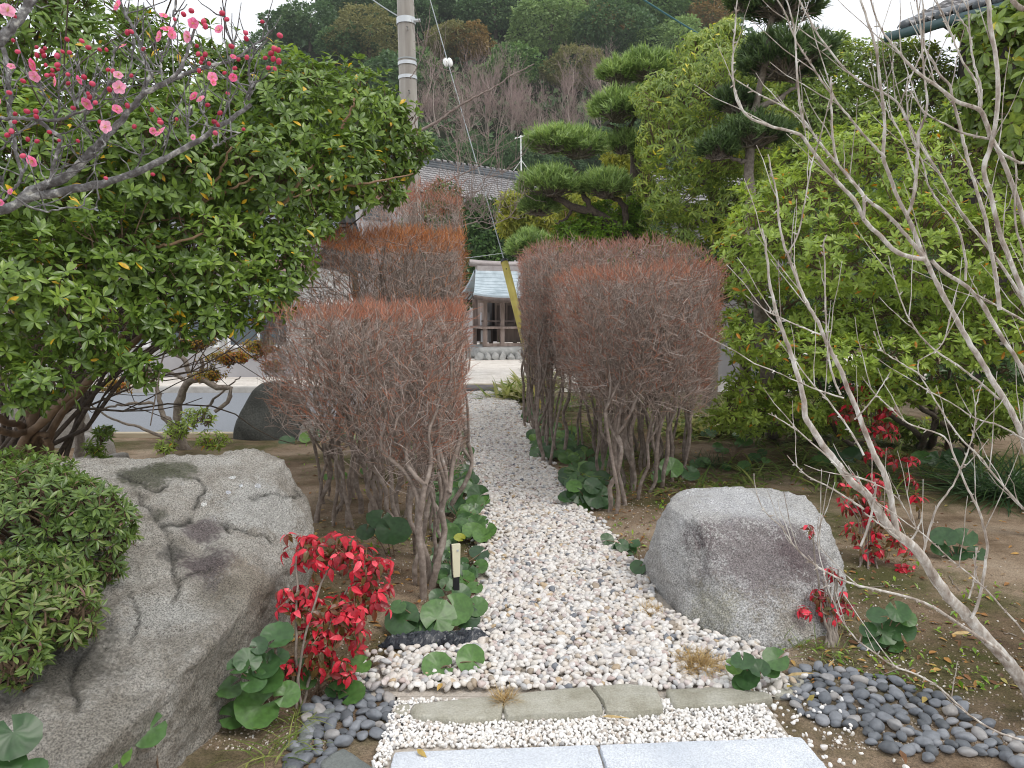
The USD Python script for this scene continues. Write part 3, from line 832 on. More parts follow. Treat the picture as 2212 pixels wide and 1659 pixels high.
g = np.random.default_rng(77)
named = [(1010, 95, "rust", 0.72, "rusty orange brown tree high on the hill right of the pole"), (1190, 85, "pale", 1.0, "large pale green domed tree near the top of the hill"),
         (1100, 160, "green", 0.85, "mid green spreading tree over the bare trees, below the pale dome"), (1450, 110, "pale", 0.9, "pale green tree at the right of the hill under the skyline"),
         (1310, 50, "rust", 0.65, "brownish orange tree between two pale green crowns"), (1405, 30, "green", 0.9, "tall green tree at the right shoulder of the hill"), (1240, 155, "olive", 0.8, "olive bush crown above the bare trees at hill centre"),
         (800, 100, "olive", 0.95, "olive brown rounded tree left of the pole on the hill"), (750, 95, "dark", 0.7, "dark tree at the left foot of the skyline"), (970, 90, "olive", 0.7, "olive tree just behind the concrete pole"),
         (1400, 170, "green", 0.7, "green tree low at the right of the hill"), (900, 130, "green", 0.6, "small green tree left of the guy wire on the hill")]
spots = []
for x, y, k, s, lab in named:
    p = on_hill(x, y + 45)
    if p is None:
        continue
    sc = s * p[1] / 88
    spots.append(p)
    copy_of(KINDS[k][g.integers(2)], "hillside_tree", lab, "tree", p - [0, 0, 1.2], g.uniform(0, 360), sc * np.array([1.15, 1.15, 0.9]))
HUE = {"dark": "dark green evergreen", "green": "mid green evergreen", "pale": "pale green leafy", "olive": "olive toned", "rust": "rusty brown"}
tries = 0
while tries < 1500 and len(spots) < 135:
    tries += 1
    x, y = g.uniform(-62, 66), g.uniform(66, 140)
    p = np.array([x, y, float(hill_z(x, y))])
    px, py, dep = project(p)
    if px < 590 or px > 1640 or py < -330 or p[2] < 14 or py > 330:
        continue
    if any(np.hypot(*(p - q)[:2]) < 5.2 for q in spots):
        continue
    if 860 < px < 1330 and py > 215:
        continue
    spots.append(p)
    k = ("dark", "green", "pale", "olive", "rust")[g.choice(5, p=[0.46, 0.26, 0.12, 0.10, 0.06])]
    col = "left of the pole" if px < 860 else "between pole and guy wire" if px < 980 else "above the bare trees" if px < 1200 else "above the cloud pines" if px < 1400 else "on the hill's right shoulder"
    row = "by the skyline" if py < 0 else "high up" if py < 110 else "lower down"
    copy_of(KINDS[k][g.integers(2)], "hillside_tree", f"{HUE[k]} tree on the hill {row}, {col}", "tree", p - [0, 0, 1.5], g.uniform(0, 360), g.uniform(0.65, 1.05) * np.array([1.1, 1.1, g.uniform(0.75, 1.0)]), group=f"{k} trees on the hillside")
def belt(x, y):
    col = "behind the pole" if x < 950 else "just right of the pole" if x < 1030 else "at the guy wire" if x < 1090 else "above the tiled roof" if x < 1180 else "over the aerial" if x < 1240 else "beside the cloud pines"
    return f"{'upper' if y < 230 else 'middle' if y < 300 else 'lowest'} row {col}"


bare_spots = [(905, 250, 1.0), (960, 262, 1.1), (1010, 275, 1.0), (1060, 262, 1.15), (1110, 280, 1.0), (1160, 262, 1.1), (1210, 285, 0.9), (1255, 262, 1.05), (1300, 250, 0.9), (935, 215, 0.95), (1035, 215, 1.0), (1130, 215, 1.0), (1215, 212, 0.95), (1290, 200, 0.9), (1345, 205, 0.85), (985, 318, 0.8), (1180, 325, 0.75)]
for x, y, s in bare_spots:
    p = on_hill(x, y + 30)
    if p is not None:
        copy_of(BARE[g.integers(3)], "bare_tree", f"leafless rosy grey tree in the hill's bare belt, {belt(x, y)}", "tree", p - [0, 0, 0.5], g.uniform(0, 360), s * 0.46 * p[1] / 68, group="leafless trees in the belt low on the hill")
for x, y, s in [(930, 330, 0.45), (1000, 345, 0.5), (1075, 335, 0.45), (1150, 350, 0.5), (1225, 330, 0.5), (1290, 335, 0.55), (1350, 300, 0.55), (1100, 310, 0.4), (1010, 290, 0.35), (1190, 295, 0.35), (890, 300, 0.5), (1260, 290, 0.4), (960, 365, 0.45), (1120, 375, 0.45), (1210, 375, 0.5), (1045, 372, 0.45)]:
    p = on_hill(x, min(y + 30, 400))
    if p is not None:
        copy_of(KINDS["dark"][g.integers(2)], "hillside_bush", f"dark evergreen bush under the hill's leafless trees, {belt(x, y - 90)}", "bush", p - [0, 0, 1.6], g.uniform(0, 360), s, group="dark bushes under the leafless trees")

# ------------------------------------------------------------------ houses, pole, shrine
noisy("tile_grey", [(0.3, (0.17, 0.165, 0.17)), (0.7, (0.36, 0.345, 0.34))], scale=1.4, rough=0.55, detail=8)
noisy("tile_dark", [(0.3, (0.06, 0.07, 0.08)), (0.7, (0.13, 0.14, 0.15))], scale=3.0, rough=0.4)
noisy("wall_white", [(0.3, (0.42, 0.41, 0.40)), (0.7, (0.55, 0.55, 0.54))], scale=1.0, rough=0.8)
noisy("wall_grey", [(0.3, (0.30, 0.29, 0.30)), (0.7, (0.40, 0.39, 0.40))], scale=1.0, rough=0.8)
noisy("wall_pink", [(0.3, (0.40, 0.25, 0.24)), (0.7, (0.48, 0.31, 0.30))], scale=1.0, rough=0.8)
noisy("dark_timber", [(0.3, (0.022, 0.018, 0.015)), (0.7, (0.05, 0.04, 0.033))], scale=9.0, rough=0.8, stretch=(1, 1, 0.1))
plain("gutter_green", (0.055, 0.10, 0.105), 0.4)
plain("window_frame_white", (0.72, 0.73, 0.74), 0.4)
mat("window_pane", {"d": ("principled_bsdf", {"base_color": (0.09, 0.12, 0.14), "roughness": 0.12, "specular_ior_level": 0.7})}, [], "d.BSDF")
noisy("pole_concrete", [(0.3, (0.26, 0.235, 0.21)), (0.55, (0.36, 0.335, 0.30)), (0.75, (0.44, 0.42, 0.39))], scale=3.0, rough=0.85, stretch=(2.2, 2.2, 0.16), bump=0.002)
plain("galvanised", (0.55, 0.57, 0.58), 0.45, 0.6)
plain("porcelain", (0.8, 0.8, 0.78), 0.25)
plain("wire_grey", (0.34, 0.37, 0.38), 0.6)
plain("cable_teal", (0.02, 0.11, 0.13), 0.6)
noisy("guard_yellow", [(0.3, (0.36, 0.29, 0.055)), (0.7, (0.50, 0.42, 0.10))], scale=5.0, rough=0.5)
plain("black_plastic", (0.012, 0.013, 0.016), 0.35)
plain("cream_plastic", (0.70, 0.66, 0.48), 0.35)
noisy("copper_roof", [(0.3, (0.26, 0.32, 0.355)), (0.5, (0.39, 0.46, 0.50)), (0.72, (0.50, 0.57, 0.61))], scale=2.5, rough=0.5, detail=8)
noisy("copper_edge", [(0.3, (0.13, 0.30, 0.30)), (0.7, (0.2, 0.4, 0.4))], scale=2.5, rough=0.5)
noisy("shrine_wood", [(0.3, (0.13, 0.095, 0.078)), (0.5, (0.235, 0.18, 0.155)), (0.72, (0.33, 0.27, 0.24))], scale=7.0, rough=0.85, stretch=(1, 1, 0.12), bump=0.003)
noisy("shrine_wood_dark", [(0.3, (0.06, 0.045, 0.04)), (0.7, (0.15, 0.115, 0.10))], scale=7.0, rough=0.85, stretch=(1, 1, 0.12))
noisy("ridge_copper", [(0.3, (0.27, 0.235, 0.225)), (0.7, (0.40, 0.36, 0.35))], scale=5.0, rough=0.6)
noisy("base_stone", [(0.3, (0.22, 0.225, 0.22)), (0.7, (0.42, 0.42, 0.41))], scale=5.0, rough=0.9, bump=0.01, bscale=20)


def roof_rows(a, b, down, rows, cols, tile_h=0.03, lift=0.035):
    """A tiled slope from the ridge a-b along the vector down: wavy courses, each a step above the next."""
    a, b, down = map(lambda q: np.asarray(q, float), (a, b, down))
    nn = nrm(np.cross(b - a, down))
    nn = nn if nn[2] > 0 else -nn
    u = np.linspace(0, 1, cols * 6 + 1)
    wave = tile_h * (np.abs(np.sin(np.pi * u * cols)) ** 0.7)
    V, F = [], []
    for r in range(rows):
        o = len(V) * len(u)
        for t, l in ((r / rows, 0.0), ((r + 1.03) / rows, lift), ((r + 1.03) / rows, lift - 0.03)):
            V.append(a + u[:, None] * (b - a) + t * down + nn * (wave + l)[:, None])
        for k in (0, 1):
            i = o + k * len(u) + np.arange(len(u) - 1)
            F.append(np.stack([i, i + 1, i + 1 + len(u), i + len(u)], -1))
    return np.vstack(V), np.vstack(F)


# tile-roofed house at the foot of the hill
h = thing("tiled_house", "low house with a weathered grey tile roof at the foot of the hill", "house", (-1.5, 37, 0))
ra, rb = P(820, 343, 33.0), P(1165, 400, 39.0)
rb[2] = ra[2] = P(1000, 373, 36)[2]
dn = np.array([-0.75, -2.75, -1.55]) * 0.92
part(h, "roof", roof_rows(ra, rb, dn, 12, 34), "tile_grey")
part(h, "roof", roof_rows(ra, rb, dn * [-1, -1, 1], 6, 34), "tile_grey", label="far slope of the tiled roof")
for k in range(3):
    o = np.array([0, 0, 0.05 + 0.11 * k])
    part(h, "ridge_course", tubes([ra + o - [0.15, 0, 0], (ra + rb) / 2 + o, rb + o + [0.15, 0, 0]], np.full(3, 0.11 - 0.02 * k), 6), "tile_dark")
dd = nrm(rb - ra)
for k in range(26):
    c = ra + (rb - ra) * (k + 0.5) / 26 + [0, 0, 0.36]
    part(h, "ridge_tile", tubes([c - dd * 0.12, c + dd * 0.11], [0.085, 0.07], 6), "tile_grey")
ea, eb = ra + dn * 0.9, rb + dn * 0.9
fa, fb = ra - dn * [0.9, 0.9, -0.9], rb - dn * [0.9, 0.9, -0.9]
wallv = np.array([[*ea[:2], 0], [*eb[:2], 0], [*fb[:2], 0], [*fa[:2], 0], [*ea[:2], ea[2] - 0.05], [*eb[:2], eb[2] - 0.05], [*fb[:2], fb[2] - 0.05], [*fa[:2], fa[2] - 0.05]])
part(h, "wall", (wallv, [[0, 1, 5, 4], [1, 2, 6, 5], [2, 3, 7, 6], [3, 0, 4, 7]]), "wall_grey")
gab = np.array([rb + [0, 0, -0.1], eb + [0, 0, -0.05], fb + [0, 0, -0.05]])
part(h, "gable", (np.vstack([gab, gab + [0.05, 0, 0]]), [[0, 1, 2], [3, 5, 4]]), "wall_white")
for k in range(5):
    c = ea + (eb - ea) * (k + 0.5) / 5
    q = nrm(eb - ea)
    o = nrm(np.cross(q, [0, 0, 1.0])) * 0.03
    o = o if o[1] < 0 else -o
    quad = np.array([c - q * 0.6 + o, c + q * 0.6 + o, c + q * 0.6 + o, c - q * 0.6 + o])
    quad[:2, 2], quad[2:, 2] = ea[2] - 1.5, ea[2] - 0.5
    part(h, "window", (quad, [[0, 1, 2, 3]]), "window_pane")
part(h, "eave_board", tubes([ea + [0, 0, -0.1], (ea + eb) / 2 + [0, 0, -0.1], eb + [0, 0, -0.1]], [0.1] * 3, 4), "dark_timber")

# television aerial on that roof
an = thing("roof_aerial", "thin white television aerial on a mast at the right end of the tiled roof", "aerial", P(1126, 372, 38.4))
m0, m1 = P(1126, 372, 38.4), P(1125, 292, 38.4)
part(an, "mast", tubes([m0, (m0 + m1) / 2, m1], [0.035] * 3, 6), "porcelain")
part(an, "boom", tubes([P(1112, 299, 38.4), P(1125, 296, 38.4), P(1140, 291, 38.2)], [0.025] * 3, 5), "porcelain")
for k in range(6):
    c = P(1113 + 5 * k, 298.8 - 1.4 * k, 38.4)
    part(an, "rod", tubes([c - [0.0, 0.25, 0.1], c, c + [0.0, 0.25, 0.1]], [0.012] * 3, 4), "porcelain")
for sx in (-0.45, 0.45):
    part(an, "stay", tubes([m0 + [sx, 0, 0], m0 + [sx / 2, 0, 0.3], m0 + [0, 0, 0.6]], [0.015] * 3, 4), "porcelain")

# dark hall at the upper right
ha, hb = P(1938, 78, 12.0), P(2300, -14, 10.4)
hb[2] = ha[2]
e = nrm((hb - ha) * [1, 1, 0])
nb = np.array([-e[1], e[0], 0.0])
nb = nb if nb[1] > 0 else -nb
up = nb * 3.2 + np.array([0, 0, 1.45])
hl = thing("dark_hall", "dark timber hall at the upper right with grey roof tiles and a green gutter", "hall", (ha[0] + 2, ha[1] + 2, 0))
part(hl, "roof", roof_rows(ha + up + [0, 0, 0.1], hb + e * 4 + up + [0, 0, 0.1], -up, 12, 26, tile_h=0.06), "tile_grey")
part(hl, "roof", roof_rows(ha + up + [0, 0, 0.1], hb + e * 4 + up + [0, 0, 0.1], up * [1, 1, -1], 8, 26, tile_h=0.06), "tile_grey", label="far slope of the hall roof")
L_ = np.linalg.norm((hb - ha)[:2])
for k in range(int(L_ / 0.25)):
    c = ha + e * (0.12 + 0.25 * k) + [0, 0, 0.14]
    part(hl, "eave_tile", tubes([c - nb * 0.06 - [0, 0, 0.02], c + nb * 0.5 + [0, 0, 0.21]], [0.07, 0.065], 8), "tile_dark")
    m = trimesh.creation.icosphere(subdivisions=1, radius=0.072)
    m.apply_translation(c - nb * 0.06 - [0, 0, 0.02])
    part(hl, "eave_tile_end", m, "tile_dark", smooth=True)
part(hl, "gutter", tubes([ha - e * 0.15 - nb * 0.06, (ha + hb) / 2 - nb * 0.06, hb + e * 3 - nb * 0.06], [0.075] * 3, 8), "gutter_green")
w0, w1 = ha + nb * 0.8 + e * 0.75, hb + nb * 0.8 + e * 3
wv = np.array([w0, w1, w1 + nb * 5, w0 + nb * 5])
lo, hi = wv.copy(), wv.copy()
lo[:, 2], hi[:, 2] = 0, ha[2] + 0.25
part(hl, "wall", (np.vstack([lo, hi]), [[0, 1, 5, 4], [1, 2, 6, 5], [2, 3, 7, 6], [3, 0, 4, 7]]), "dark_timber")
gv_ = np.array([ha + e * 0.6 + nb * 0.1, ha + e * 0.6 + up * 0.97, ha + e * 0.6 + up * [2, 2, 0] - nb * 0.1])
part(hl, "gable", (np.vstack([gv_, gv_ + e * 0.06]), [[0, 1, 2], [3, 5, 4]]), "dark_timber")
for k in range(9):
    c = ha + e * (0.3 + 0.5 * k) - [0, 0, 0.03]
    part(hl, "rafter", tubes([c, c + nb * 0.9 + [0, 0, 0.33]], [0.045, 0.045], 4), "dark_timber")
part(hl, "post", tubes([[*(w0 - nb * 0.05)[:2], 0], [*(w0 - nb * 0.05)[:2], ha[2]]], [0.11, 0.11], 4), "dark_timber")

# small roof glimpsed between the trees at the right
sr_ = thing("grey_roof_shed", "pale grey roof glimpsed through leaves between the pines and the azalea", "shed", (4.6, 17.5, 0))
a0, a1 = P(1400, 372, 17.0), P(1640, 372, 18.0)
a1[2] = a0[2]
dv = np.array([0.15, -1.7, -0.95])
part(sr_, "roof", roof_rows(a0, a1, dv, 9, 12), "tile_grey")
b0, b1 = a0 + dv * 0.85, a1 + dv * 0.85
part(sr_, "wall", (np.array([[*b0[:2], 0], [*b1[:2], 0], [*b1[:2], b1[2]], [*b0[:2], b0[2]]]), [[0, 1, 2, 3]]), "wall_grey")

# white house behind the left shrub
wh = thing("white_house", "white house with white framed windows and dark roof behind the left shrub", "house", (-9.5, 19, 0))
part(wh, "wall", box(-15.5, -4.9, 17.2, 23, 0, 2.62), "wall_white")
part(wh, "fascia", box(-16.1, -4.4, 16.62, 16.74, 2.42, 2.66), "wall_pink")
part(wh, "roof", roof_rows((-16.2, 20, 4.3), (-4.3, 20, 4.3), (0, -3.45, -1.62), 12, 44), "tile_dark")
part(wh, "roof", roof_rows((-16.2, 20, 4.3), (-4.3, 20, 4.3), (0, 3.45, -1.62), 8, 44), "tile_dark", label="far slope of the dark roof")
part(wh, "wall_base", box(-15.52, -4.88, 17.16, 17.2, 0, 0.5), "wall_grey")
for k in range(6):
    x0 = -14.6 + 1.62 * k
    part(wh, "window", box(x0, x0 + 1.3, 17.14, 17.17, 0.75, 2.05), "window_pane")
    w_ = numbered(wh.path, "window_frame")
    fr = trimesh.util.concatenate([box(x0 - 0.06, x0, 17.1, 17.2, 0.7, 2.1), box(x0 + 1.3, x0 + 1.36, 17.1, 17.2, 0.7, 2.1), box(x0, x0 + 1.3, 17.1, 17.2, 0.69, 0.75), box(x0, x0 + 1.3, 17.1, 17.2, 2.05, 2.11), box(x0 + 0.62, x0 + 0.68, 17.11, 17.2, 0.75, 2.05)])
    USED[(wh.path, "window_frame")] -= 1
    part(wh, "window_frame", fr, "window_frame_white")

# utility pole
pb, pt = P(900, 770, 14.0), P(868, -260, 14.0)
pb[2] = 0.0
pl = thing("utility_pole", "grey concrete utility pole rising behind the left shrub", "utility pole", pb)
part(pl, "shaft", tubes(np.array([pb, (pb + pt) / 2, pt]), [0.185, 0.165, 0.145], 20), "pole_concrete", )
pd = nrm(pt - pb)


def on_pole(y):
    q = P(880, y, 14.0)
    return pb + pd * ((q[2] - pb[2]) / pd[2])


for y, hh, mt in ((47, 0.11, "galvanised"), (139, 0.06, "galvanised"), (169, 0.06, "galvanised"), (130, 0.02, "wire_grey")):
    c = on_pole(y)
    part(pl, "band", tubes(np.array([c - pd * hh / 2, c + pd * hh / 2]), [0.172, 0.172], 20), mt)
c = on_pole(47)
part(pl, "bolt", tubes(np.array([c + [0.15, -0.05, 0], c + [0.27, -0.07, 0.0]]), [0.03, 0.03], 6), "galvanised")
for k in range(6):
    c = on_pole(-20 + 45 * k) + [0.0, -0.15, 0.0]
    if k in (2, 5):
        part(pl, "step_bolt", tubes(np.array([c + [0.05, 0.05, 0], c + [0.05, -0.12, 0]]), [0.012, 0.012], 6), "galvanised")

# guy wire, insulator, yellow guard
g0, g1 = P(1090, 566, 12.0), P(915, -50, 13.6)
gy = thing("guy_wire", "thin steel guy wire with a white insulator running down to the yellow guard", "wire", g0)
part(gy, "strand", tubes(np.array([g0, (g0 + g1) / 2, g1]), [0.0085] * 3, 5), "wire_grey")
ci = P(966, 140, 13.15)
gd = nrm(g1 - g0)
for o in (-0.05, 0.05):
    m = trimesh.creation.icosphere(subdivisions=2, radius=1)
    v = np.array(m.vertices) * [0.045, 0.045, 0.085]
    v = v @ frames(np.cross(gd, [0, 1, 0]), gd).T + (g0 + gd * np.dot(ci - g0, gd)) + [o * 0.75, 0, 0]
    part(gy, "insulator", (v, m.faces), "porcelain", smooth=True)
q0, q1 = P(1090, 566, 12.0), P(1150, 800, 11.2)
q1 = q0 + (q1 - q0) * ((0.0 - q0[2]) / (q1[2] - q0[2]))
gu = thing("yellow_guard", "yellow plastic guard leaning on the guy wire beside the right hedge", "cable guard", q1)
part(gu, "sleeve", tubes(np.array([q1, (q0 + q1) / 2, q0]), [0.062, 0.062, 0.06], 12), "guard_yellow")
qd = nrm(q0 - q1)
part(gu, "cap", tubes(np.array([q0 - qd * 0.01, q0 + qd * 0.04, q0 + qd * 0.07]), [0.066, 0.055, 0.012], 12), "black_plastic")
for t in (0.05, 0.5, 0.93):
    c = q0 + (q1 - q0) * t + [0.0, -0.062, 0]
    m = trimesh.creation.icosphere(subdivisions=1, radius=0.012)
    m.apply_translation(c)
    part(gu, "rivet", m, "black_plastic")
    c = q0 + (q1 - q0) * t


def wire(name, pts, r, matname, label, sag=0.0):
    c = np.array(pts, float)
    if len(c) == 2:
        t = np.linspace(0, 1, 14)[:, None]
        c = c[0] + (c[1] - c[0]) * t - np.array([0, 0, 1]) * sag * 4 * t * (1 - t)
    single(name, tubes(c, np.full(len(c), r), 5), matname, label, "cable" if "cable" in name else "wire")


wire("overhead_wire", [P(780, -20, 16.0), on_pole(44)], 0.012, "wire_grey", "steel wire meeting the top band of the utility pole from the left", 0.03)
wire("overhead_cable", [P(1330, -40, 17.0), P(1700, 175, 22.0)], 0.02, "cable_teal", "teal cable slanting across the hill above the pruned pines", 0.10)
wire("overhead_wire", [P(985, 560, 19.0), P(1160, 536, 19.0)], 0.008, "wire_grey", "thin wire stretched level above the shrine roof", 0.01)

# shrine
SH = np.array([-0.15, 24.6, 0.0])
s_ = thing("small_shrine", "small weathered wooden shrine with a curved green copper roof at the path's end", "shrine", SH)
UsdGeom.Xform(stage.GetPrimAtPath(s_.path)).AddRotateZOp().Set(15.0)


def sb(name, x0, x1, y0, y1, z0, z1, m="shrine_wood", sub=None):
    return part(s_, name, (lambda b: (np.array(b.vertices) + SH, np.array(b.faces)))(box(x0, x1, y0, y1, z0, z1)), m, sub=sub)


base = slab([(-1.3, -1.25), (1.3, -1.25), (1.3, 1.0), (-1.3, 1.0)], 0, 0.40, 0.02, 0.16, 0.02, 4)
part(s_, "stone_base", (base[0] + SH, base[1]), "base_stone", smooth=40)
g = np.random.default_rng(50)
for k in range(11):
    x = -1.25 + 0.25 * k
    v, f = stone_shape(520 + k, 2, 0.3, True)
    part(s_, "base_rock", (v * [0.14, 0.1, g.uniform(0.1, 0.2)] + SH + [x, -1.33, 0.08], f), "base_stone", smooth=40)
for x in (-0.98, -0.42, 0.42, 0.98):
    for y in (-0.95, 0.6):
        sb("post", x - 0.06, x + 0.06, y - 0.06, y + 0.06, 0.40, 2.0)
sb("sill", -1.05, 1.05, -1.02, -0.88, 0.40, 0.5)
sb("deck", -1.12, 1.12, -1.08, 0.75, 0.96, 1.03)
sb("rail", -1.1, 1.1, -0.99, -0.93, 1.18, 1.23, "shrine_wood_dark")
sb("beam", -1.2, 1.2, -1.0, -0.9, 1.78, 1.90)
sb("beam", -1.25, 1.25, -1.02, -0.88, 1.97, 2.06, "shrine_wood_dark")
for x in (-0.98, -0.42, 0.42, 0.98):
    sb("bracket", x - 0.14, x + 0.14, -1.05, -0.85, 1.91, 1.965)
sb("side_wall", -0.9, -0.86, -0.3, 0.6, 1.03, 1.95)
sb("side_wall", 0.86, 0.9, -0.3, 0.6, 1.03, 1.95)
sb("front_wall", -0.44, 0.9, -0.36, -0.32, 1.03, 1.95, "shrine_wood")
sb("front_wall", -0.44, 0.9, -0.36, -0.32, 0.5, 0.94, "shrine_wood")
sb("rear_wall", -0.9, 0.9, 0.6, 0.64, 0.5, 1.95, "shrine_wood_dark")
for x in (-0.36, 0.0, 0.36):
    d_ = sb("door", x - 0.16, x + 0.16, -0.40, -0.365, 1.05, 1.78, "shrine_wood")
    sb("door_panel", x - 0.10, x + 0.10, -0.415, -0.402, 1.12, 1.70, "shrine_wood_dark", sub=d_)
for x, y0, z0, hh in ((-0.78, -0.1, 1.05, 0.42), (-0.66, 0.15, 1.05, 0.8), (-0.72, 0.05, 0.5, 0.38)):
    sb("stored_box", x - 0.14, x + 0.14, y0 - 0.1, y0 + 0.15, z0, z0 + hh, "wall_grey")
# curved roof
u = np.linspace(0, 1, 12)
X = np.linspace(-1.48, 1.5, 26)
for sgn, nm in ((-1, "front_roof"), (1, "rear_roof")):
    prof_y = sgn * (0.12 + 1.42 * u)
    prof_z = 2.86 - 0.95 * (1 - (1 - u) ** 1.9) * 0.93 + 0.0 * u
    top = np.array([[x * (0.74 + 0.26 * t), y, z + 0.10 * (abs(x) / 1.5) ** 3 * t] for t, y, z in zip(u, prof_y, prof_z) for x in X]) + SH
    n_ = len(X)
    ff = np.array([[i * n_ + j, i * n_ + j + 1, (i + 1) * n_ + j + 1, (i + 1) * n_ + j] for i in range(11) for j in range(n_ - 1)])
    bot = top - [0, 0, 0.10]
    edge_i = [j for j in range(n_ - 1)]
    fe = np.array([[11 * n_ + j, 11 * n_ + j + 1, 11 * n_ + j + 1 + len(top), 11 * n_ + j + len(top)] for j in edge_i] + [[i * n_ + c, (i + 1) * n_ + c, (i + 1) * n_ + c + len(top), i * n_ + c + len(top)] for i in range(11) for c in (0, n_ - 1)])
    part(s_, nm, (np.vstack([top, bot]), np.vstack([ff, ff + len(top), fe])), "copper_roof", smooth=30)
    # copper sheets: raised course lines on the slope
    for i in range(1, 11):
        row = top[i * n_:(i + 1) * n_] + [0, 0, 0.004]
        part(s_, "roof_course", tubes(row, np.full(n_, 0.008), 4), "copper_roof", sub=nm)
    rowe = top[11 * n_:12 * n_] + [0, sgn * 0.01, -0.12]
    part(s_, "eave_board", tubes(rowe, np.full(n_, 0.075), 6), "shrine_wood_dark", sub=nm)
    for x in np.arange(-1.35, 1.4, 0.13):
        part(s_, "rafter", tubes(np.array([[x, sgn * 1.42, 1.90], [x, sgn * 0.5, 2.12]]) + SH, [0.025, 0.025], 4), "shrine_wood_dark")
part(s_, "ridge_box", (np.array(box(-1.05, 1.2, -0.16, 0.16, 2.80, 2.98).vertices) + SH, np.array(box(-1.05, 1.2, -0.16, 0.16, 2.80, 2.98).faces)), "ridge_copper")
rt = np.array([[-1.28, 0, 3.08], [-0.6, 0, 3.04], [0.1, 0, 3.03], [0.8, 0, 3.04], [1.42, 0, 3.08]]) + SH
part(s_, "ridge_cap", tubes(curve(rt, 12), np.full(12, 0.11), 4), "ridge_copper")

# ------------------------------------------------------------------ boulders
EDGE = [P(662, 1150, 3.65), P(612, 1225, 3.2), P(510, 1340, 2.66), P(405, 1440, 2.36), P(300, 1545, 2.13), P(170, 1659, 1.94), P(0, 1790, 1.8)]
FOOT = [G(652, 1290), G(600, 1400), G(560, 1470), G(500, 1520), G(430, 1580), G(370, 1650), G(240, 1760), G(60, 1900)]
TOPB = [P(200, 1012, 3.75), P(420, 988, 3.85), P(550, 976, 3.95), P(610, 996, 3.95), P(655, 1070, 3.9)]
LEFT = [P(0, 1010, 3.5), P(-200, 1100, 2.9), P(-250, 1400, 2.3)]
FRONT = [P(300, 1075, 3.55), P(470, 1060, 3.65), P(600, 1050, 3.75)]
BACK = [np.array([-1.2, 4.35, 0]), np.array([-2.2, 4.5, 0]), np.array([-2.9, 3.9, 0]), np.array([-2.7, 2.6, 0])]
down = [p - [0, 0, 0.12] for p in FOOT + BACK]


def zz(x, y):
    """Picture place from a place in the lower left quarter of the photograph."""
    return x / 2.0, 829.5 + y / 2.0


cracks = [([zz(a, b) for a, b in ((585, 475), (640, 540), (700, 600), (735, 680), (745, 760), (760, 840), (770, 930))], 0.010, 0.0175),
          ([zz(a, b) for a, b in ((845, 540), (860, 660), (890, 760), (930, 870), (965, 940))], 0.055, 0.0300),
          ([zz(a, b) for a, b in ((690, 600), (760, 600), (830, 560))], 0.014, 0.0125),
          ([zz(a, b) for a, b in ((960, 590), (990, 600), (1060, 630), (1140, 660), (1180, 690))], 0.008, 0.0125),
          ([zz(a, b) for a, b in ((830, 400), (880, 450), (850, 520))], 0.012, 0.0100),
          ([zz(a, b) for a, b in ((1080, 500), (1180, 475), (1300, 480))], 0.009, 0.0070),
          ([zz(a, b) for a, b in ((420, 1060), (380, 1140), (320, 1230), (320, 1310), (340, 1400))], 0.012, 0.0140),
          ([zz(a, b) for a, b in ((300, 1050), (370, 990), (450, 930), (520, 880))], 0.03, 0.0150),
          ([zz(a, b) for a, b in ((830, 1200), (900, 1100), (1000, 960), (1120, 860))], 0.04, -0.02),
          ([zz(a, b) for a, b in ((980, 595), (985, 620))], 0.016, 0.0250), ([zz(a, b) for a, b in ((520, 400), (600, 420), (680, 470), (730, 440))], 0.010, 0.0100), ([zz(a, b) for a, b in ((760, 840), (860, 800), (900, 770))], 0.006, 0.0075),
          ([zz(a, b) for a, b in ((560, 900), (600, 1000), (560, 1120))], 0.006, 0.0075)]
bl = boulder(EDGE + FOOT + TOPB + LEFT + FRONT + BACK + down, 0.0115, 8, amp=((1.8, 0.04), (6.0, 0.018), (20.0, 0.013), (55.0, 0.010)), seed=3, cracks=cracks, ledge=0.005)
B_ = lambda x, y: spot(bl, *zz(x, y))
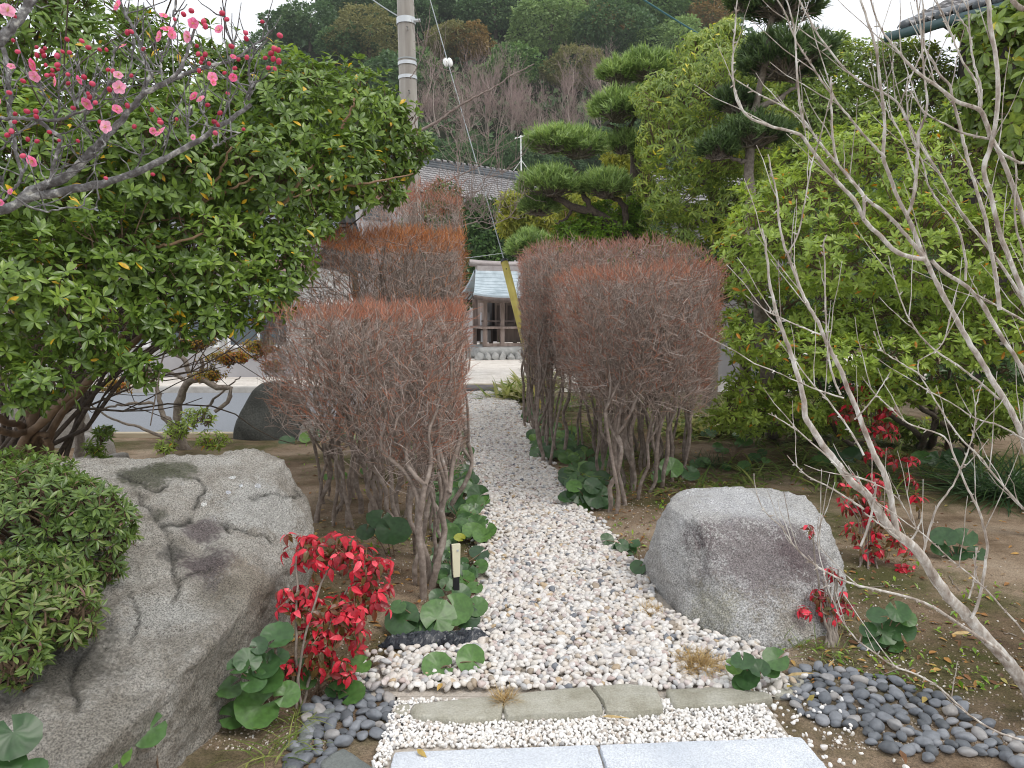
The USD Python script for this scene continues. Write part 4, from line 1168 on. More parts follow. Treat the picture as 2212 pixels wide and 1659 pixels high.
granite("boulder_left", [(0.28, (0.20, 0.18, 0.15)), (0.44, (0.325, 0.30, 0.262)), (0.58, (0.41, 0.39, 0.352)), (0.75, (0.47, 0.46, 0.435))],
        patches=[(B_(900, 800), 0.05, 0.17, (0.085, 0.062, 0.066), 0.85), (B_(880, 640), 0.04, 0.13, (0.10, 0.075, 0.08), 0.8), (B_(950, 880), 0.03, 0.11, (0.07, 0.06, 0.062), 0.8), (B_(690, 570), 0.01, 0.07, (0.09, 0.09, 0.065), 0.7), (B_(640, 390), 0.06, 0.22, (0.065, 0.068, 0.04), 0.85),
                 (B_(760, 360), 0.04, 0.16, (0.08, 0.085, 0.05), 0.8), (B_(740, 740), 0.02, 0.09, (0.09, 0.085, 0.075), 0.7), (B_(1150, 520), 0.1, 0.35, (0.46, 0.46, 0.44), 0.6), (B_(240, 1180), 0.05, 0.33, (0.09, 0.085, 0.07), 0.8), (B_(330, 1000), 0.05, 0.2, (0.11, 0.10, 0.085), 0.75),
                 (B_(700, 1000), 0.06, 0.2, (0.42, 0.42, 0.40), 0.5), (B_(1090, 850), 0.06, 0.22, (0.36, 0.29, 0.22), 0.5), (B_(1100, 980), 0.1, 0.3, (0.19, 0.175, 0.14), 0.6), (B_(850, 1330), 0.1, 0.3, (0.21, 0.19, 0.155), 0.6), (B_(480, 1560), 0.1, 0.3, (0.22, 0.20, 0.165), 0.6),
                 (B_(1000, 404), 0.016, 0.022, (0.62, 0.63, 0.62), 0.9), (B_(985, 466), 0.012, 0.018, (0.55, 0.57, 0.62), 0.9), (B_(882, 520), 0.011, 0.016, (0.66, 0.66, 0.64), 0.9), (B_(1112, 440), 0.012, 0.019, (0.55, 0.57, 0.60), 0.8), (B_(1040, 440), 0.008, 0.014, (0.55, 0.57, 0.60), 0.8)],
        speck=(0.36, 1.6), scale=150.0, bump=0.026, big=6.0, crack_dark=(0.035, 0.033, 0.026))  # last colour: darker tone along the narrow cracks
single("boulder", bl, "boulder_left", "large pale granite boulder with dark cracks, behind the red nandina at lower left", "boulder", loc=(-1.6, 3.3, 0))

rb_pts = [P(1478, 1056, 4.35), P(1640, 1050, 4.45), P(1738, 1074, 4.35), P(1440, 1090, 4.1), P(1505, 1128, 3.72), P(1700, 1128, 3.72), P(1785, 1125, 3.95), P(1408, 1190, 4.02), P(1425, 1180, 3.9), P(1818, 1200, 3.95),
          G(1381, 1235), G(1440, 1302), G(1485, 1348), G(1600, 1392), G(1700, 1402), G(1795, 1385), G(1835, 1300), np.array([1.75, 4.4, 0]), np.array([0.95, 4.5, 0]), P(1500, 1300, 3.62), P(1700, 1330, 3.5)]
rb_pts += [p * [1, 1, 0] - [0, 0, 0.1] for p in rb_pts[10:19]]
c_ = P(1640, 1210, 3.6)
granite("boulder_right", [(0.25, (0.27, 0.26, 0.245)), (0.5, (0.36, 0.355, 0.345)), (0.75, (0.44, 0.44, 0.44))],
        patches=[(c_, 0.10, 0.46, (0.125, 0.098, 0.10), 0.72), (P(1740, 1200, 3.65), 0.08, 0.28, (0.095, 0.07, 0.073), 0.8), (P(1520, 1170, 3.75), 0.04, 0.16, (0.10, 0.075, 0.078), 0.7), (P(1560, 1330, 3.5), 0.05, 0.25, (0.27, 0.26, 0.19), 0.6), (P(1700, 1350, 3.45), 0.05, 0.3, (0.25, 0.225, 0.17), 0.5), (P(1600, 1070, 4.1), 0.1, 0.5, (0.43, 0.435, 0.45), 0.7)],
        speck=(0.42, 1.75), scale=140.0, bump=0.012, big=4.0)
br_ = boulder(rb_pts, 0.014, 9, amp=((2.5, 0.02), (8.0, 0.018), (26.0, 0.012), (60, 0.006)), seed=8, ledge=0.008, cracks=[([(1490, 1130), (1512, 1200), (1498, 1290)], 0.03, 0.025)])
single("boulder", br_, "boulder_right", "flat topped grey granite boulder with a purplish stained face right of the path", "boulder", loc=(1.2, 3.9, 0))
q = [P(555, 822, 9.0), P(600, 815, 9.2), P(640, 830, 9.2), P(512, 905, 8.8), P(530, 860, 8.9), P(665, 870, 9.2), G(505, 945), G(560, 952), G(640, 950), G(690, 940), np.array([-2.6, 9.8, 0]), np.array([-3.4, 9.6, 0])]
single("boulder", boulder(q + [p * [1, 1, 0] - [0, 0, 0.1] for p in q[6:]], 0.07, 8, amp=((1.5, 0.06), (5, 0.03), (18, 0.012)), seed=13), "dark_boulder", "rounded dark grey boulder at the asphalt edge behind the left hedge", "boulder", loc=(-3.0, 9.2, 0))
for pts, lab, dz, sd in (([(60, 990), (190, 990), (150, 870), (90, 900), (60, 940)], "pale standing stone behind the left shrub's trunks", 8.2, 14), ([(150, 1010), (225, 1000), (215, 950), (170, 935)], "low brown stone between the left trunks and the azalea", 7.3, 15), ([(205, 1030), (250, 1020), (243, 985), (215, 990)], "small dark stone at the edge of the bed, right of the left trunks", 6.6, 16), ([(-60, 1000), (25, 1000), (20, 600), (-40, 590)], "tall pale stone pillar at the left edge of the picture", 7.6, 17), ([(640, 950), (700, 950), (690, 915), (655, 910)], "small pale rock among the trunks of the left hedge", 8.6, 18)):
    ps = np.array([P(x, y, dz) for x, y in pts])
    ps = np.vstack([ps, ps + [0.02, 0.25, -0.02]])
    ps[:, 2] = np.maximum(ps[:, 2], -0.1)
    ps = np.vstack([ps, ps[:2] * [1, 1, 0] - [0, 0, 0.1]])
    single("garden_stone", boulder(ps, 0.05, 5, amp=((2, 0.03), (8, 0.015)), seed=sd), "pale_boulder", lab, "stone", loc=(*ps.mean(0)[:2], 0))

# ------------------------------------------------------------------ clipped leafless hedges
noisy("hedge_bark", [(0.3, (0.13, 0.10, 0.08)), (0.5, (0.23, 0.185, 0.155)), (0.66, (0.32, 0.27, 0.235)), (0.76, (0.50, 0.48, 0.45))], scale=26.0, rough=0.9, bump=0.005, bscale=45)
toned("hedge_twig", [(0.0, (0.17, 0.12, 0.095)), (0.35, (0.31, 0.235, 0.195)), (0.7, (0.45, 0.37, 0.325)), (0.86, (0.56, 0.49, 0.45)), (1.0, (0.38, 0.16, 0.07))], rough=0.75, scale=12.0)
toned("hedge_tip_red", [(0.0, (0.20, 0.13, 0.10)), (0.3, (0.32, 0.17, 0.12)), (0.6, (0.38, 0.13, 0.075)), (0.85, (0.48, 0.17, 0.085)), (1.0, (0.52, 0.30, 0.20))], rough=0.6, scale=12.0)
toned("hedge_tip_rose", [(0.0, (0.20, 0.11, 0.095)), (0.5, (0.34, 0.15, 0.12)), (1.0, (0.46, 0.26, 0.22))], rough=0.6, scale=12.0)


toned("hedge_tip_mixed", [(0.0, (0.24, 0.16, 0.13)), (0.4, (0.38, 0.20, 0.15)), (0.7, (0.42, 0.16, 0.10)), (1.0, (0.54, 0.32, 0.25))], rough=0.6, scale=12.0)
toned("hedge_tip_orange", [(0.0, (0.22, 0.085, 0.04)), (0.45, (0.42, 0.14, 0.045)), (0.8, (0.54, 0.21, 0.06)), (1.0, (0.50, 0.26, 0.12))], rough=0.6, scale=12.0)


def hedge(label, foot, z0, z1, bases, ntw, ntip, seed, tipmat="hedge_tip_red", tw=0.0016, stem_r=(0.010, 0.019), top_amp=0.05, side_tips=0.35, bow=0.10):
    g = np.random.default_rng(seed)
    foot = np.asarray(foot, float)
    cen = foot.mean(0)
    t = thing("clipped_hedge", label, "hedge", (*cen, 0), group="leafless clipped hedges along the gravel path")
    z0f = z0 if callable(z0) else (lambda x, y: z0 + 0 * x)
    z1f = lambda x, y: z1 + top_amp * (meshkit.fbm(np.stack([x * 2.1, y * 2.1, 0 * x + seed], -1), 3, seed) - 0.5) * 2

    def sample(n, m=0.0):
        out = []
        lo, hi = foot.min(0), foot.max(0)
        while sum(map(len, out)) < n:
            p = g.uniform(lo, hi, (2 * n + 20, 2))
            q = cen + (p - cen) / (1 - m)
            out.append(p[in_poly(foot, q[:, 0], q[:, 1])])
        return np.vstack(out)[:n]

    subs = []
    bases = list(bases) + [(b[0] + g.normal(0, 0.07), b[1] + abs(g.normal(0.08, 0.08))) for b in bases]
    for k, (bx, by) in enumerate(bases):
        r0 = g.uniform(*stem_r)
        gz = float(bed_height(bx, by)) - 0.03
        h = (z1 - gz)
        gs, th = [], g.uniform(0.30, 0.48) * h
        lean = g.normal(0, 0.05, 2)
        lean += (cen - [bx, by]) * 0.03
        kn = int(g.integers(5, 8))
        zs = np.linspace(0, th, kn)
        pts = np.stack([bx + lean[0] * zs / th + np.r_[0, np.cumsum(g.normal(0, 0.030, kn - 1))], by + lean[1] * zs / th + np.r_[0, np.cumsum(g.normal(0, 0.024, kn - 1))], gz + zs], -1)
        gs.append(limb(pts, r0 * 1.15, r0 * 0.85, K=16, sides=7, seed=seed * 100 + k))
        for j in range(g.integers(2, 4)):
            i0 = pts[-1 - (j > 1) * 1] if j else pts[-1]
            off = g.normal(0, 0.20, 2)
            tgt = np.array([i0[0] + off[0], i0[1] + off[1]])
            for _ in range(8):
                if in_poly(foot, tgt[:1], tgt[1:])[0]:
                    break
                tgt = tgt + (cen - tgt) * 0.2
            zt = z1 - g.uniform(0.10, 0.3)
            f = np.linspace(0, 1, 6)[:, None]
            sp_ = i0 + (np.array([*tgt, zt]) - i0) * np.stack([f[:, 0] ** 0.75, f[:, 0] ** 0.75, f[:, 0]], -1)
            sp_[1:-1, :2] += g.normal(0, 0.032, (4, 2))
            gs.append(limb(sp_, r0 * 0.72, r0 * 0.22, K=14, sides=6, seed=seed * 100 + k + 50 * j))
            subs.append(curve(sp_, 14))
        part(t, "stem", join([x for x in gs]), "hedge_bark")
    subs = np.array(subs)
    # branches out of the stems
    nb = len(subs) * 5
    si, ki = g.integers(0, len(subs), nb), g.integers(2, 12, nb)
    st = subs[si, ki]
    d = nrm(unit(g, nb) * [1, 1, 0.35] + [0, 0, 0.75])
    L = g.uniform(0.25, 0.55, nb)
    en = st + d * L[:, None]
    en[:, 2] = np.minimum(en[:, 2], z1f(en[:, 0], en[:, 1]) - 0.05)
    q = cen + (en[:, :2] - cen) * 1.02
    ok = in_poly(foot, q[:, 0], q[:, 1]) & (en[:, 2] > st[:, 2] + 0.05)
    st, en = st[ok], en[ok]
    nb = len(st)
    f = np.linspace(0, 1, 5)[None, :, None]
    bp = st[:, None] + (en - st)[:, None] * f + g.normal(0, 0.014, (nb, 5, 3)) * np.array([0, 1, 1, 1, 0.3])[None, :, None]
    part(t, "branches", tubes(bp, np.linspace(0.0055, 0.0022, 5)[None] * g.uniform(0.7, 1.25, (nb, 1)), 4, g)[:3], "hedge_bark", kind="stuff")
    # twigs through the crown, denser at its faces
    p2 = sample(ntw)
    ex = g.random(ntw) < 0.62
    j = g.integers(0, len(foot), ntw)
    u = g.random(ntw)
    ed = foot[j] * (1 - u[:, None]) + foot[(j + 1) % len(foot)] * u[:, None]
    ed = ed + (cen - ed) * (g.random(ntw) ** 1.6 * 0.22)[:, None]
    p2 = np.where(ex[:, None], ed, p2)
    zt, zb = z1f(p2[:, 0], p2[:, 1]), z0f(p2[:, 0], p2[:, 1])
    h = g.random(ntw) ** 0.8
    # the crown draws in towards its foot
    inn = (1 - h) ** 2 * bow * 2
    p2 = p2 + (cen - p2) * inn[:, None] * g.uniform(0.5, 1.2, (ntw, 1))
    a = np.stack([p2[:, 0], p2[:, 1], zb + (zt - 0.10 - zb) * h], -1)
    outd = nrm(np.concatenate([a[:, :2] - cen, np.zeros((ntw, 1))], 1))
    d = nrm(unit(g, ntw) * [1, 1, 0.7] + 0.55 * outd + [0, 0, 0.55])
    L = g.uniform(0.08, 0.21, ntw)
    bend = unit(g, ntw) * 0.25
    K = 4
    f = np.linspace(0, 1, K)
    main = a[:, None] + (d[:, None] * f[None, :, None] + bend[:, None] * (f ** 2)[None, :, None] * 0.6) * L[:, None, None]
    ends, en_r = [main], [np.linspace(1.0, 0.5, K)[None] * tw * g.uniform(0.8, 1.35, (ntw, 1))]
    for s_k in (1, 2):
        b0 = main[:, s_k]
        dd_ = nrm(d + 0.75 * unit(g, ntw) + [0, 0, 0.15])
        L2 = L * g.uniform(0.35, 0.65, ntw)
        ends.append(b0[:, None] + dd_[:, None] * f[None, :, None] * L2[:, None, None])
        en_r.append(np.linspace(0.75, 0.4, K)[None] * tw * g.uniform(0.8, 1.2, (ntw, 1)))
    T_, R_ = np.vstack(ends), np.vstack(en_r)
    e_ = T_[:, -1]
    q = cen + (e_[:, :2] - cen) * 0.975
    ok = in_poly(foot, q[:, 0], q[:, 1]) & (e_[:, 2] < z1f(e_[:, 0], e_[:, 1]) + 0.02)
    part(t, "twigs", tubes(T_[ok], R_[ok], 3, g), "hedge_twig", kind="stuff")
    # fresh shoots on the clipped faces
    nt = ntip
    top = g.random(nt) > side_tips
    p2 = sample(nt)
    j, u = g.integers(0, len(foot), nt), g.random(nt)
    ed = foot[j] * (1 - u[:, None]) + foot[(j + 1) % len(foot)] * u[:, None]
    ed = cen + (ed - cen) * g.uniform(0.93, 1.0, (nt, 1))
    hs = 1 - g.random(nt) * 0.8
    xy = np.where(top[:, None], p2, ed)
    zt, zb = z1f(xy[:, 0], xy[:, 1]), z0f(xy[:, 0], xy[:, 1])
    z = np.where(top, zt - g.uniform(0.03, 0.11, nt), zb + (zt - zb) * hs - 0.03)
    xy = xy + (cen - xy) * np.where(top, 0, (1 - hs) ** 2 * bow * 2)[:, None]
    a = np.stack([xy[:, 0], xy[:, 1], z], -1)
    outd = nrm(np.concatenate([xy - cen, np.zeros((nt, 1))], 1))
    d = nrm(unit(g, nt) * 0.65 + np.where(top[:, None], [[0, 0, 1.0]], outd * 0.7 + [[0, 0, 0.6]]))
    L = g.uniform(0.04, 0.11, nt)
    f = np.linspace(0, 1, 3)
    tp = a[:, None] + d[:, None] * (f[None] * L[:, None])[..., None] + unit(g, nt)[:, None] * 0.006 * np.array([0, 1, 0])[None, :, None]
    part(t, "shoots", tubes(tp, np.array([1.0, 0.8, 0.35])[None] * tw * 0.95 * g.uniform(0.8, 1.3, (nt, 1)), 3, g), tipmat, kind="stuff")


fr1 = [(-0.24, 4.15), (-0.38, 3.85), (-0.62, 3.72), (-1.12, 4.35), (-1.72, 4.95), (-1.66, 5.45), (-1.0, 5.55), (-0.36, 5.5)]
b1 = [G(915, 1298)[:2], G(898, 1270)[:2], G(940, 1240)[:2], G(905, 1215)[:2], G(850, 1170)[:2], G(800, 1155)[:2], G(765, 1150)[:2], G(720, 1140)[:2], G(683, 1132)[:2], G(835, 1130)[:2], G(930, 1150)[:2], G(872, 1120)[:2], G(780, 1110)[:2], G(890, 1145)[:2], G(955, 1120)[:2], G(915, 1105)[:2], G(700, 1090)[:2], G(745, 1085)[:2], G(820, 1090)[:2], G(960, 1085)[:2]]
hedge("front left clipped leafless hedge with red brown tips, nearest on the path's left", fr1, lambda x, y: 0.62 - 0.16 * (x + 0.9) , 1.585, b1, 4100, 3700, 1, tw=0.0020, side_tips=0.58, top_amp=0.025)
g = np.random.default_rng(91)
fr2 = [(-0.36, 6.0), (-0.52, 7.6), (-1.75, 7.7), (-1.75, 6.0), (-1.2, 5.85)]
b2 = [(g.uniform(-1.6, -0.5), g.uniform(6.0, 7.6)) for _ in range(15)]
hedge("middle left clipped hedge, taller with a band of orange red tips on top", fr2, 0.75, 2.22, b2, 3300, 5200, 2, tw=0.0021, top_amp=0.07, tipmat="hedge_tip_orange")
fr3 = [(-0.55, 8.5), (-0.72, 10.6), (-1.8, 10.6), (-1.75, 8.4)]
b3 = [(g.uniform(-1.7, -0.7), g.uniform(8.5, 10.4)) for _ in range(12)]
hedge("rear left clipped hedge, the tallest, rising under the green shrub's tip", fr3, 0.8, 2.98, b3, 3600, 3000, 3, tw=0.0027, top_amp=0.16, tipmat="hedge_tip_red")
fr4 = [(0.47, 5.95), (0.58, 5.5), (1.0, 5.28), (1.46, 5.4), (1.64, 5.75), (1.72, 6.6), (1.2, 7.5), (0.34, 7.5)]
b4 = [G(1330, 1112)[:2], G(1352, 1095)[:2], G(1400, 1070)[:2], G(1430, 1060)[:2], G(1452, 1050)[:2], G(1468, 1048)[:2], G(1365, 1068)[:2], G(1345, 1060)[:2], G(1325, 1045)[:2], G(1310, 1040)[:2], G(1400, 1030)[:2], G(1440, 1020)[:2], G(1370, 1020)[:2], G(1300, 1010)[:2], G(1420, 1000)[:2], G(1345, 1000)[:2], G(1480, 1030)[:2], G(1290, 985)[:2]]
hedge("front right clipped leafless hedge with twisting grey trunks behind the flat topped boulder", fr4, 0.72, 1.90, b4, 5700, 4000, 4, tw=0.0024, side_tips=0.56, top_amp=0.06, bow=0.14)
fr5 = [(0.30, 7.3), (0.12, 8.6), (0.08, 10.8), (1.2, 11.0), (2.0, 9.5), (2.0, 7.4), (1.2, 7.3)]
b5 = [(0.42 + g.normal(0, 0.07) + k * 0.0, y) for k, y in enumerate(np.linspace(7.3, 10.6, 14))] + [(g.uniform(0.6, 1.8), g.uniform(7.4, 10.3)) for _ in range(13)]
b5 = [(x - 0.06 * (y - 8.0), y) for x, y in b5]
hedge("rear right clipped hedge, rosy grey and wider, rising behind the front right one", fr5, 0.62, 2.24, b5, 8200, 5600, 5, tw=0.0030, tipmat="hedge_tip_mixed", side_tips=0.45, top_amp=0.10)

# ------------------------------------------------------------------ evergreen shrubs and trees
noisy("stem_brown", [(0.3, (0.10, 0.065, 0.04)), (0.7, (0.22, 0.15, 0.095))], scale=14.0, rough=0.8, bump=0.003)
noisy("stem_tan", [(0.3, (0.22, 0.135, 0.075)), (0.7, (0.36, 0.24, 0.15))], scale=14.0, rough=0.7)
leafy("leaf_glossy", [(0.0, (0.030, 0.054, 0.011)), (0.35, (0.060, 0.100, 0.017)), (0.7, (0.098, 0.152, 0.024)), (0.93, (0.150, 0.212, 0.036)), (0.965, (0.15, 0.20, 0.03)), (0.985, (0.38, 0.25, 0.02)), (1.0, (0.44, 0.25, 0.02))], rough=0.32, trans=0.27, spec=0.55, gain=1.9)
leafy("leaf_azalea", [(0.0, (0.075, 0.115, 0.018)), (0.35, (0.14, 0.20, 0.032)), (0.75, (0.215, 0.285, 0.05)), (0.965, (0.29, 0.36, 0.08)), (0.98, (0.36, 0.18, 0.02)), (1.0, (0.44, 0.16, 0.02))], rough=0.42, trans=0.3, gain=1.6)
leafy("leaf_azalea_small", [(0.0, (0.034, 0.062, 0.016)), (0.4, (0.072, 0.122, 0.026)), (0.68, (0.115, 0.18, 0.036)), (0.84, (0.17, 0.21, 0.06)), (0.93, (0.20, 0.15, 0.11)), (1.0, (0.22, 0.11, 0.10))], rough=0.36, trans=0.22, gain=1.2)
leafy("leaf_olive", [(0.0, (0.055, 0.085, 0.018)), (0.4, (0.10, 0.145, 0.026)), (0.75, (0.165, 0.205, 0.035)), (0.93, (0.26, 0.28, 0.045)), (1.0, (0.38, 0.33, 0.035))], rough=0.33, trans=0.28, gain=1.95)
leafy("leaf_deep", [(0.0, (0.018, 0.042, 0.012)), (0.5, (0.036, 0.075, 0.018)), (1.0, (0.075, 0.13, 0.028))], rough=0.38, gain=1.5)
leafy("leaf_yellowgreen", [(0.0, (0.10, 0.13, 0.02)), (0.5, (0.20, 0.22, 0.035)), (1.0, (0.36, 0.34, 0.06))], rough=0.45, trans=0.3, gain=1.35)
leafy("leaf_bright", [(0.0, (0.055, 0.12, 0.01)), (0.5, (0.11, 0.20, 0.015)), (1.0, (0.19, 0.29, 0.025))], rough=0.42, trans=0.3, gain=1.4)
leafy("needle", [(0.0, (0.035, 0.06, 0.018)), (0.4, (0.085, 0.13, 0.036)), (0.8, (0.15, 0.205, 0.06)), (1.0, (0.26, 0.32, 0.11))], rough=0.45, trans=0.2, gain=2.3)
leafy("needle_dark", [(0.0, (0.02, 0.04, 0.014)), (0.5, (0.05, 0.085, 0.026)), (1.0, (0.10, 0.15, 0.045))], rough=0.45, trans=0.15, gain=1.7)


def PB(x, y, d, r):
    """A ball of foliage seen at (x, y), r picture units wide in radius."""
    return (P(x, y, d), r * d / FOC) if np.ndim(r) == 0 else (P(x, y, d), (r[0] * d / FOC, r[2] * d / FOC if len(r) > 2 else r[0] * d / FOC, r[1] * d / FOC))


def shrub(name, label, cat, base, blobs, nros, k, leaf, size, matname, seed, up=0.5, elev=(0.1, 0.8), parts=300, shell=(0.7, 1.05), rough=0.25, freq=2.2, droop=0.0, group=None, inside=0.86, twigs=True, low=-1.0, tone=1.0):
    t = thing(name, label, cat, base, group=group)
    g = np.random.default_rng(seed)
    c, o = blob_points(g, blobs, nros, shell=shell, rough=rough, freq=freq, seed=seed, inside=inside, up=low)
    ax = nrm(o + [0, 0, up] + 0.35 * unit(g, nros))
    p, d, nn = rosettes(g, c, ax, k, elev)
    d = nrm(d - [0, 0, droop] + 0.12 * unit(g, len(d)))
    s = size * g.uniform(0.65, 1.15, len(p))
    ton = np.clip(0.55 * g.random(len(p)) + 0.45 * np.repeat(meshkit.noise(c * 3.0 + 1, seed), k), 0, 1) ** tone
    rare = g.random(len(p)) < 0.015
    ton = np.where(rare, 0.99, np.minimum(ton, 0.955))
    leaves_to(t, leaf, p, d, nn, s, ton, matname, parts)
    if twigs:
        n = min(nros, 1600)
        i = g.choice(nros, n, replace=False)
        C = np.array([b[0] for b in blobs])
        near = C[np.argmin(((c[i][:, None] - C[None]) ** 2).sum(2), 1)]
        root = c[i] + (near - c[i]) * g.uniform(0.25, 0.7, (n, 1)) - [0, 0, 0.05]
        f = np.linspace(0, 1, 5)[None, :, None]
        tp = root[:, None] + (c[i] - root)[:, None] * f + g.normal(0, 0.012, (n, 5, 3)) * np.array([0, 1, 1, 1, 0])[None, :, None]
        part(t, "twigs", tubes(tp, np.linspace(0.006, 0.0025, 5)[None].repeat(n, 0) * max(1, size / 0.08), 3, g)[:3], "stem_brown", kind="stuff")
    return t, g


def stems(t, lines, r0, r1, matname="stem_brown", name="stem", K=None, wob=0.006, seed=0, sides=7):
    for k, l in enumerate(lines):
        part(t, name, limb(l, r0 if np.ndim(r0) == 0 else r0[k], r1 if np.ndim(r1) == 0 else r1[k], K=K or 22, sides=sides, wob=wob, seed=seed + k)[:3], matname)


OVAL = leaf_shape(1.0, 0.38, 0.25, 0.2, 3, 1.15)
SLIM = leaf_shape(1.0, 0.27, 0.3, 0.12, 3, 1.0)
WHORL = leaf_shape(1.0, 0.33, 0.3, 0.15, 3, 1.0)
LANCE = leaf_shape(1.0, 0.27, 0.3, 0.35, 3, 0.7)
TINY = small_leaf(1.0, 0.42)

# big shrub at the left
D = 5.4
bb = [PB(60, 120, 5.0, 210), PB(240, 190, 5.3, 185), PB(430, 250, 5.5, 165), PB(610, 255, 5.6, 150), PB(755, 248, 5.8, 125), PB(838, 262, 5.9, 72), PB(850, 345, 5.9, 65), PB(905, 318, 5.9, 34),
      PB(740, 370, 5.5, 110), PB(560, 400, 5.2, 160), PB(330, 360, 4.8, 190), PB(100, 400, 4.5, 200), PB(60, 620, 4.2, 175), PB(250, 560, 4.5, 120), PB(440, 560, 4.8, 125), PB(600, 520, 5.1, 95), PB(690, 470, 5.3, 60), PB(555, 640, 4.8, 62), PB(610, 610, 4.9, 45), PB(330, 680, 4.5, 60), PB(200, 750, 4.2, 78), PB(80, 830, 4.0, 72), PB(530, 590, 4.9, 75), PB(620, 570, 5.0, 58), PB(600, 650, 4.9, 42), PB(400, 630, 4.6, 65), PB(500, 680, 4.7, 45), PB(380, 730, 4.5, 40), PB(310, 800, 4.3, 38), PB(450, 690, 4.6, 48), PB(150, 690, 4.2, 90), PB(470, 165, 5.4, 95), PB(120, 40, 5.2, 130), PB(300, 70, 5.4, 60), PB(-60, 700, 4.1, 150), PB(-80, 300, 4.6, 200), PB(845, 420, 5.7, 30), PB(660, 185, 5.7, 80)]
tL, g = shrub("broadleaf_shrub", "big glossy green broadleaf shrub filling the upper left behind the pink blossom", "shrub", G(60, 1060), bb, 6900, 6, OVAL, 0.071, "leaf_glossy", 21, up=0.55, elev=(0.0, 0.85), rough=0.32, freq=2.6, shell=(0.55, 1.08), inside=0.72, twigs=True, tone=1.15)
r5 = lambda a, b: (a / 3.0, 553 + b / 3.0)
r1 = lambda a, b: (a / 3.0, b / 3.0)
base_l = G(30, 1075)
bl_ = lambda pts, d0, d1, f=r5, base=None: ([base] if base is not None else []) + [P(*f(a, b), d0 + (d1 - d0) * i / max(1, len(pts) - 1)) for i, (a, b) in enumerate(pts)]
stems(tL, [bl_([(130, 1250), (190, 1150), (280, 1080), (420, 930), (560, 820), (800, 620), (1000, 420)], 5.3, 4.9, base=base_l), bl_([(310, 1200), (360, 1080), (460, 960), (560, 840), (760, 560), (850, 430)], 5.4, 5.0, base=base_l + [0.25, 0, 0]),
           bl_([(200, 1140), (100, 1160), (0, 1130), (-200, 1000)], 5.3, 4.6, base=base_l), bl_([(160, 1110), (80, 1080), (0, 1060), (-200, 900)], 5.3, 4.8, base=base_l),
           bl_([(210, 1100), (230, 900), (300, 600), (420, 300), (600, 0), (900, -500)], 5.3, 5.2, base=base_l), bl_([(190, 1060), (160, 850), (150, 640), (220, 200), (300, -400)], 5.3, 5.0, base=base_l), bl_([(300, 1160), (250, 1150), (210, 1200)], 5.2, 5.3, base=base_l + [0.3, 0, 0])],
      [0.05, 0.042, 0.035, 0.035, 0.05, 0.045, 0.03], [0.018, 0.016, 0.02, 0.02, 0.02, 0.02, 0.02], "stem_brown", seed=5)
stems(tL, [bl_([(700, 1640), (900, 1610), (1200, 1560), (1310, 1520)], 4.6, 4.5, r1), bl_([(1140, 1380), (1220, 1220), (1330, 1000), (1340, 960)], 4.9, 4.7, r1), bl_([(1230, 1380), (1380, 1210), (1450, 1060), (1500, 950)], 4.9, 4.7, r1), bl_([(1200, 1360), (1380, 1280), (1520, 1210), (1659, 1120)], 4.9, 4.8, r1),
           bl_([(1750, 1400), (1900, 1240), (2020, 1080), (2030, 1060)], 5.0, 4.9, r1), bl_([(1800, 1300), (2200, 1220), (2500, 1170), (2680, 1130)], 5.3, 5.4, r1), bl_([(2210, 830), (2260, 740), (2300, 640)], 5.2, 5.1, r1), bl_([(700, 1640), (820, 1500), (1000, 1440), (1200, 1420)], 4.6, 4.8, r1), bl_([(1500, 1500), (1800, 1330), (2080, 1200)], 4.9, 5.1, r1)],
      [0.016, 0.012, 0.012, 0.012, 0.013, 0.012, 0.008, 0.012, 0.011], [0.006] * 9, "stem_tan", name="branch", seed=15)
fill = []
g = np.random.default_rng(22)
for k in range(26):
    grow(base_l + [g.normal(0, 0.15), g.normal(0.1, 0.1), 0.3], (g.uniform(-0.2, 1.0), g.normal(0, 0.3), 0.9), g.uniform(1.5, 2.4), 0.022, 2, g, fill, up=0.04, spread=0.5, kids=4, wig=0.16, shrink=(0.45, 0.7))
part(tL, "inner_branches", tubes([o[0] for o in fill], np.array([o[1] for o in fill]), 5)[:3], "bark_dark", kind="stuff")

# clipped azalea at the lower left
az = [PB(40, 1420, 2.12, (55, 60, 60)), PB(150, 1330, 2.3, (70, 60, 60)), PB(240, 1130, 2.7, (50, 60, 60)), PB(70, 1160, 2.75, (185, 170, 150)), PB(190, 1140, 2.7, (90, 110, 100)), PB(20, 1320, 2.3, (130, 130, 120)), PB(110, 1290, 2.4, (100, 110, 90)), PB(40, 1080, 3.0, (150, 110, 140)), PB(225, 1200, 2.68, (45, 60, 50)), PB(30, 1390, 2.2, (45, 60, 50))]
shrub("azalea", "low clipped azalea with reddish tinged leaf whorls over the pale boulder's left end", "azalea", (-1.85, 2.9, 0), az, 1350, 8, SLIM, 0.043, "leaf_azalea_small", 23, up=0.35, elev=(0.15, 0.75), shell=(0.78, 1.03), rough=0.14, freq=5, inside=0.82)

